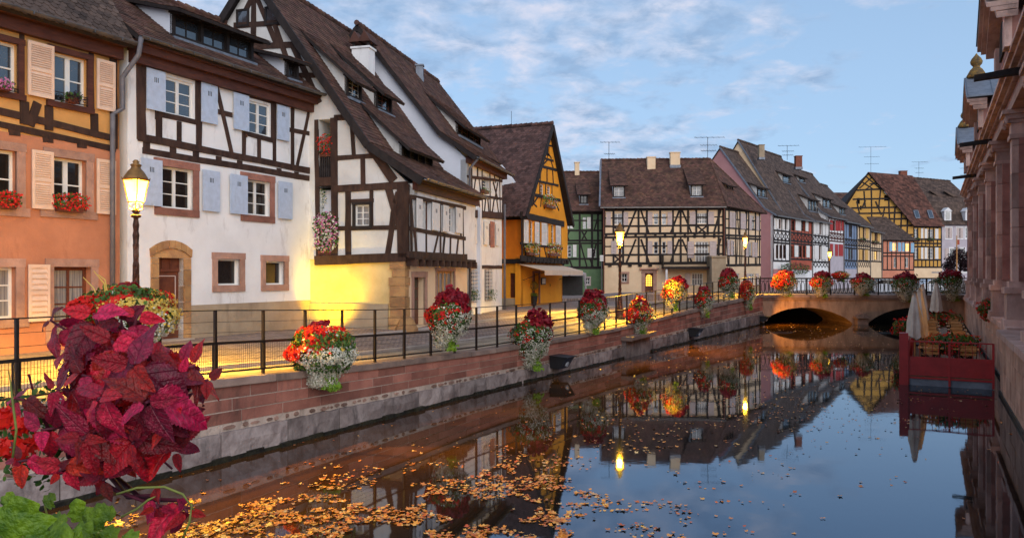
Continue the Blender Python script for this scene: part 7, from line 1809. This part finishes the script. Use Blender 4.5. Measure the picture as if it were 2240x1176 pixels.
# warm spot in the corner floodlight box, aimed along the bridge arch
t = bpy.data.objects['floodlight_box.002']; q = Vector(t.location)+Vector((.5,-.75,.05)); tgt = Vector(bf.W(3.4,0,.7))
ld = bpy.data.lights.new('flood_light','SPOT'); ld.energy = 330; ld.spot_size = math.radians(96); ld.spot_blend = .8; ld.color = (1,.42,.06); ld.shadow_soft_size = .06; lo = bpy.data.objects.new('flood_light', ld); COL.objects.link(lo); lo.parent = t; lo.location = q-Vector(t.location); lo.rotation_euler = (tgt-q).to_track_quat('-Z','Y').to_euler()
# ================================================================ FOREGROUND COLEUS
def coleus_mat():
    m = bpy.data.materials.new('coleus_leaf'); m.use_nodes = True; t = m.node_tree; n = t.nodes; l = t.links; b = n['Principled BSDF']
    tc_ = n.new('ShaderNodeTexCoord'); sp = n.new('ShaderNodeSeparateXYZ'); l.new(tc_.outputs['Object'], sp.inputs[0])
    def mt(op, a, b_=None, c=None):
        q = n.new('ShaderNodeMath'); q.operation = op
        for i, v in enumerate((a, b_, c)):
            if v is None: continue
            if isinstance(v,(int,float)): q.inputs[i].default_value = v
            else: l.new(v, q.inputs[i])
        return q.outputs[0]
    ax = mt('ABSOLUTE', sp.outputs[0]); v = mt('SUBTRACT', sp.outputs[1], mt('MULTIPLY', ax, .95))
    ph = mt('FRACT', mt('MULTIPLY', v, 5.5)); vein = mt('SUBTRACT', 1, mt('MULTIPLY', mt('ABSOLUTE', mt('SUBTRACT', ph, .5)), 14)); vein = mt('MAXIMUM', vein, 0)
    mid = mt('MAXIMUM', mt('SUBTRACT', 1, mt('MULTIPLY', ax, 45)), 0); ve = mt('MINIMUM', mt('ADD', vein, mid), 1)
    g = n.new('ShaderNodeNewGeometry'); nz = n.new('ShaderNodeTexNoise'); nz.inputs['Scale'].default_value = 9; nz.inputs['Detail'].default_value = 6; l.new(tc_.outputs['Object'], nz.inputs['Vector'])
    rp = n.new('ShaderNodeValToRGB'); e = rp.color_ramp.elements; e[0].position = .35; e[0].color = (.28,.002,.010,1); e[1].position = .68; e[1].color = (.78,.012,.050,1); l.new(nz.outputs[0], rp.inputs[0])
    mx = n.new('ShaderNodeMix'); mx.data_type = 'RGBA'; l.new(mt('MULTIPLY', ve, .35), mx.inputs[0]); l.new(rp.outputs[0], mx.inputs[6]); mx.inputs[7].default_value = (.26,.004,.02,1)
    # pale scorched flecks
    n2 = n.new('ShaderNodeTexNoise'); n2.inputs['Scale'].default_value = 5; n2.inputs['Detail'].default_value = 10; n2.inputs['Roughness'].default_value = .8; l.new(g.outputs['Position'], n2.inputs['Vector'])
    r2 = n.new('ShaderNodeValToRGB'); q = r2.color_ramp.elements; q[0].position = .66; q[0].color = (0,0,0,1); q[1].position = .72; q[1].color = (.6,.6,.6,1); l.new(n2.outputs[0], r2.inputs[0])
    m2 = n.new('ShaderNodeMix'); m2.data_type = 'RGBA'; l.new(r2.outputs[0], m2.inputs[0]); l.new(mx.outputs[2], m2.inputs[6]); m2.inputs[7].default_value = (.62,.38,.26,1)
    oi = n.new('ShaderNodeObjectInfo'); hs = n.new('ShaderNodeHueSaturation'); mr = n.new('ShaderNodeMapRange'); mr.inputs[3].default_value = .28; mr.inputs[4].default_value = 1.45; l.new(oi.outputs['Random'], mr.inputs[0]); l.new(mr.outputs[0], hs.inputs['Value'])
    wn = n.new('ShaderNodeTexWhiteNoise'); wn.noise_dimensions = '1D'; l.new(oi.outputs['Random'], wn.inputs['W']); m3 = n.new('ShaderNodeMapRange'); m3.inputs[3].default_value = .488; m3.inputs[4].default_value = .514; l.new(wn.outputs[0], m3.inputs[0]); l.new(m3.outputs[0], hs.inputs['Hue'])
    l.new(m2.outputs[2], hs.inputs['Color']); l.new(hs.outputs[0], b.inputs['Base Color']); b.inputs['Roughness'].default_value = .42; b.inputs['Sheen Weight'].default_value = .10; b.inputs['Sheen Tint'].default_value = (1,.35,.75,1); b.inputs['Sheen Roughness'].default_value = .4
    bp = n.new('ShaderNodeBump'); bp.inputs['Strength'].default_value = .6; bp.inputs['Distance'].default_value = .010; n3 = n.new('ShaderNodeTexNoise'); n3.inputs['Scale'].default_value = 22; l.new(tc_.outputs['Object'], n3.inputs['Vector'])
    l.new(mt('ADD', mt('MULTIPLY', ve, -.6), mt('MULTIPLY', n3.outputs[0], .8)), bp.inputs['Height']); l.new(bp.outputs[0], b.inputs['Normal'])
    tb = n.new('ShaderNodeBsdfTranslucent'); l.new(hs.outputs[0], tb.inputs[0]); ms_ = n.new('ShaderNodeMixShader'); ms_.inputs[0].default_value = .22; l.new(b.outputs[0], ms_.inputs[1]); l.new(tb.outputs[0], ms_.inputs[2]); l.new(ms_.outputs[0], n['Material Output'].inputs[0])
    return m
m_coleus = coleus_mat()
m_ivy = mat('geranium_leaf_green', (.20,.32,.010), (.05,.12,.006), 22, .4, .6, 60, rand='object', ramt=.35, trans=.25, spec=.4)
def leaf_mesh(name, mt, width=.36, serr=.10, nserr=15, curl=.5, fold=.25, wav=.03, seed=0, lobes=0):
    rr = random.Random(seed); nl, nw = 45, 6; m = M()
    for i in range(nl+1):
        f = i/nl
        w_ = width*(math.sin(PI*min(1,f**.62)))**.75*(1-.15*f)+.004
        if lobes: w_ = width*(1.0*(math.sin(PI*f**.5))**.5)*(1+.16*math.cos(f*lobes*2*PI))+.004
        for j in range(nw+1):
            s_ = -1+2*j/nw
            ed = 1.0
            if abs(s_) == 1: ed = 1+serr*((f*nserr)%1.0-.5)*2*(1 if 0 < f < 1 else 0)
            x = s_*w_*ed; y = f+(-.02*abs(s_)*((f*nserr)%1) if abs(s_) == 1 else 0)
            z = -curl*.5*f*f+fold*abs(x)*(1-f*.4)-.30*x*x+wav*math.sin(f*9+seed+s_*2)*abs(s_)
            m.v.append((x, y, z))
    k = nw+1
    for i in range(nl):
        for j in range(nw): m.f.append((i*k+j,i*k+j+1,(i+1)*k+j+1,(i+1)*k+j))
    me = bpy.data.meshes.new(name); me.from_pydata(m.v,[],m.f); me.update(); me.shade_smooth(); me.materials.append(mt); return me
LM = [leaf_mesh('coleus_leaf_%d'%i, m_coleus, serr=.085, nserr=15, width=.25+.035*(i%3), curl=.30+.25*(i%4), fold=.10+.12*(i%3), wav=.02+.015*(i%4), seed=i) for i in range(9)]
rg = random.Random(44)
cp_ = at(240, 900, 1.95); col_t = thing('coleus_plant', (cp_.x,cp_.y,cp_.z-.3), 'large crimson and magenta coleus with toothed leaves filling the lower left corner', 'plant')
cbase = Vector(BASE[col_t.name])
m_stem = mat('coleus_stem', (.12,.015,.03), (.06,.008,.02), 8, .6, .1, 40)
def put_leaf(parent, me, base, dirv, nrm, size, name='leaf'):
    y = Vector(dirv).normalized(); z = Vector(nrm); z = (z-y*z.dot(y)).normalized(); x = y.cross(z)
    o = bpy.data.objects.new(name, me); COL.objects.link(o); o.parent = parent
    mtx = Matrix(((x.x,y.x,z.x,0),(x.y,y.y,z.y,0),(x.z,y.z,z.z,0),(0,0,0,1))) @ Matrix.Diagonal((size,size,size,1))
    mtx.translation = Vector(base)-Vector(BASE[parent.name]); o.matrix_local = mtx; BASE[o.name] = Vector(BASE[parent.name]); return o
root_pt = at(215, 1010, 2.15)
def shoot(px, py, Y, size, nw, axis, seed, droop=.95):
    nw = max(5, nw-1)
    r = random.Random(seed); size *= r.choice([.85,1.05,1.2]); c = at(px, py, Y); a = Vector(axis).normalized()
    e1 = a.cross(Vector((0,0,1))).normalized() if abs(a.z) < .95 else Vector((1,0,0)); e2 = a.cross(e1)
    m = M(); m.tube([root_pt, root_pt.lerp(c,.55)+Vector((0,0,-.03)), c-a*.05, c], [.007,.006,.0045,.003], 6); m.build('stem', m_stem, col_t, smooth=True)
    ph = r.uniform(0,PI)
    for k in range(nw):
        lvl = k//2; ang = ph+lvl*(PI/2+.2)+(k%2)*PI+r.uniform(-.35,.35)
        d = e1*math.cos(ang)+e2*math.sin(ang)
        dirv = d*.8+a*(.35-.25*lvl)+Vector((0,0,-droop*(.15+.30*lvl)))
        out_ = Vector((dirv.x*.5,-.75,.35)); nrm = a*.45+out_*.8+Vector((r.uniform(-.8,.8),r.uniform(-.3,.3),r.uniform(-.5,.6)))
        sz = size*(.50+.30*lvl)*r.uniform(.8,1.15)
        put_leaf(col_t, r.choice(LM), c-a*(.020*lvl*size/.1)*.9+d*.008, dirv, nrm, min(sz, size*1.25))
SH = [ # px, py, depth, size, leaves, axis
 (205,685,1.93,.155,8,(-.05,-.45,.9)),(265,700,1.97,.13,6,(.1,-.5,.8)),(425,800,1.95,.13,6,(.9,-.4,.35)),(110,700,1.98,.14,6,(-.7,-.4,.6)),(300,690,1.98,.13,5,(.4,-.4,.8)),(455,830,1.95,.12,5,(.9,-.3,.3)),(400,790,2.0,.11,6,(.7,-.4,.6)),(245,745,1.88,.140,8,(.1,-.7,.6)),(150,760,1.95,.135,8,(-.5,-.6,.6)),(330,770,1.92,.135,8,(.45,-.6,.6)),(285,800,1.78,.125,8,(.15,-.95,.3)),
 (395,820,1.92,.120,7,(.8,-.5,.35)),(120,850,1.88,.12,8,(-.6,-.8,.2)),(215,870,1.74,.125,8,(-.05,-1,.15)),(320,880,1.74,.125,8,(.3,-1,.1)),(365,930,1.82,.120,7,(.6,-.8,-.1)),
 (90,940,1.9,.11,7,(-.6,-.8,0)),(180,960,1.78,.105,7,(-.1,-1,-.05)),(290,970,1.8,.115,7,(.2,-.9,-.2)),(385,985,1.9,.095,6,(.7,-.6,-.3)),(30,870,1.95,.085,6,(-.8,-.5,.3)),
 (35,1010,1.86,.085,6,(-.5,-.8,0)),(130,1030,1.84,.085,6,(-.1,-1,-.2)),(225,1050,1.86,.075,6,(.1,-.9,-.3)),(345,1110,1.78,.085,6,(.3,-.8,-.3)),(410,1120,1.8,.075,5,(.7,-.6,-.4)),(400,880,1.98,.10,6,(.9,-.3,.2)),(180,820,1.85,.13,8,(-.3,-.9,.3)),(260,920,1.8,.11,6,(.1,-1,0)),
 (250,840,2.05,.13,8,(0,-.9,.4)),(330,940,2.05,.12,8,(.3,-.8,.1)),(160,920,2.05,.12,8,(-.3,-.9,.1)),(230,1000,2.0,.11,7,(0,-.9,-.1))]
for i, s_ in enumerate(SH): shoot(*s_, seed=500+i)
# dark inner twigs
for i in range(14):
    a = at(rg.uniform(80,380), rg.uniform(900,1080), 2.1); b_ = at(rg.uniform(60,400), rg.uniform(780,1020), 2.05); m = M(); m.tube([a,(a+b_)/2+Vector((rg.uniform(-.03,.03),0,0)),b_],.003,5); m.build('stem', m_stem, col_t)
m = M(); m.tube([at(200,1040,1.95),at(260,1075,1.9),at(340,1105,1.85),at(420,1110,1.85)],[.006,.005,.004,.003],6); m.build('stem', m_stem, col_t, smooth=True)
# green geranium leaves below
LG = [leaf_mesh('ivy_leaf_%d'%i, m_ivy, width=.52, serr=.05, nserr=5, curl=.2+.1*i, fold=-.05, wav=.03, seed=30+i, lobes=2.5) for i in range(4)]
gp = at(90,1120,1.6); gt = thing('geranium_plant', (gp.x,gp.y,gp.z-.3), 'bright green trailing geranium leaves under the coleus in the bottom left corner', 'plant')
m_gstem = mat('green_stem', (.22,.24,.05), (.12,.14,.03), 8, .6, .1, 40)
for i, (px, py, Y, sz, ang) in enumerate(((45,1120,1.5,.085,1.7),(105,1165,1.5,.08,.6),(0,1175,1.5,.08,2.8),(80,1150,1.55,.06,1.3),(150,1180,1.5,.075,-.2),(15,1105,1.6,.05,2.4),(205,1110,1.8,.075,.9),(180,1150,1.76,.07,-.3),(235,1155,1.78,.06,-.9),(170,1095,1.85,.06,1.8),(225,1100,1.85,.055,.3),(15,1070,1.8,.04,1.2),(125,1115,1.75,.045,.2),(60,1182,1.5,.075,-1.2),(105,1070,1.9,.04,1.0),(215,1168,1.6,.06,-1.5),(285,1160,1.7,.05,-.6))):
    sz *= (1.15 if i < 5 else .95); b_ = at(px, py+24, Y); d = Vector((math.cos(ang),-.15,math.sin(ang))); put_leaf(gt, LG[i%4], b_-d*sz*.45, d, (rg.uniform(-.3,.3),-1,.55), sz)
    m = M(); m.tube([b_-d*sz*.45, b_-d*sz*.6+Vector((0,.03,-.06)), gp+Vector((rg.uniform(-.03,.03),.1,-.15))],.0025,5); m.build('stem', m_gstem, gt)
for pts in (((255,1080),(300,1066),(360,1064),(400,1080),(425,1115)),((265,1130),(300,1112),(325,1092),(340,1085)),((28,1000),(36,940),(28,880),(20,810)),((400,1176),(415,1140),(420,1100))):
    m = M(); m.tube([at(x,y,1.75) for x,y in pts],[.0028]*(len(pts)-1)+[.0012],5); m.build('tendril', m_gstem, gt, smooth=True)
# orange-red flowers and small foliage peeping out on the far left
NP = np.random.RandomState(3)
ft_ = thing('begonia_flowers', at(30,1000,1.95), 'orange-red begonia blooms with small leaves at the left edge behind the coleus', 'flowers')
for px, py, r in ((25,975,.030),(55,985,.028),(10,915,.022),(45,930,.02),(90,960,.02)):
    c = at(px,py,1.95); cloud('flowers', *ell(c,(r,r*.6,r),26,.6,.1), .030, m_fred, ft_, 'petal', jit=.4)
c = at(70,960,2.05); cloud('leaves', *ell(c,(.10,.05,.14),330,.3,.2), .022, m_lgreen, ft_); cloud('white_flowers', *ell(at(90,930,2.0),(.09,.03,.10),60,.5,.2), .010, m_fwhite, ft_, 'petal')
# yellow wiry stalks above the first railing basket
t = bpy.data.objects['flower_basket']; m = M(); Y = 11.6
for pts in (((215,655),(205,630),(182,606)),((232,650),(228,620),(205,592)),((236,650),(230,612),(215,600))): m.tube([at(x,y,Y) for x,y in pts],[.012,.010,.005],5)
m.build('wiry_stalks', m_fyel, t)
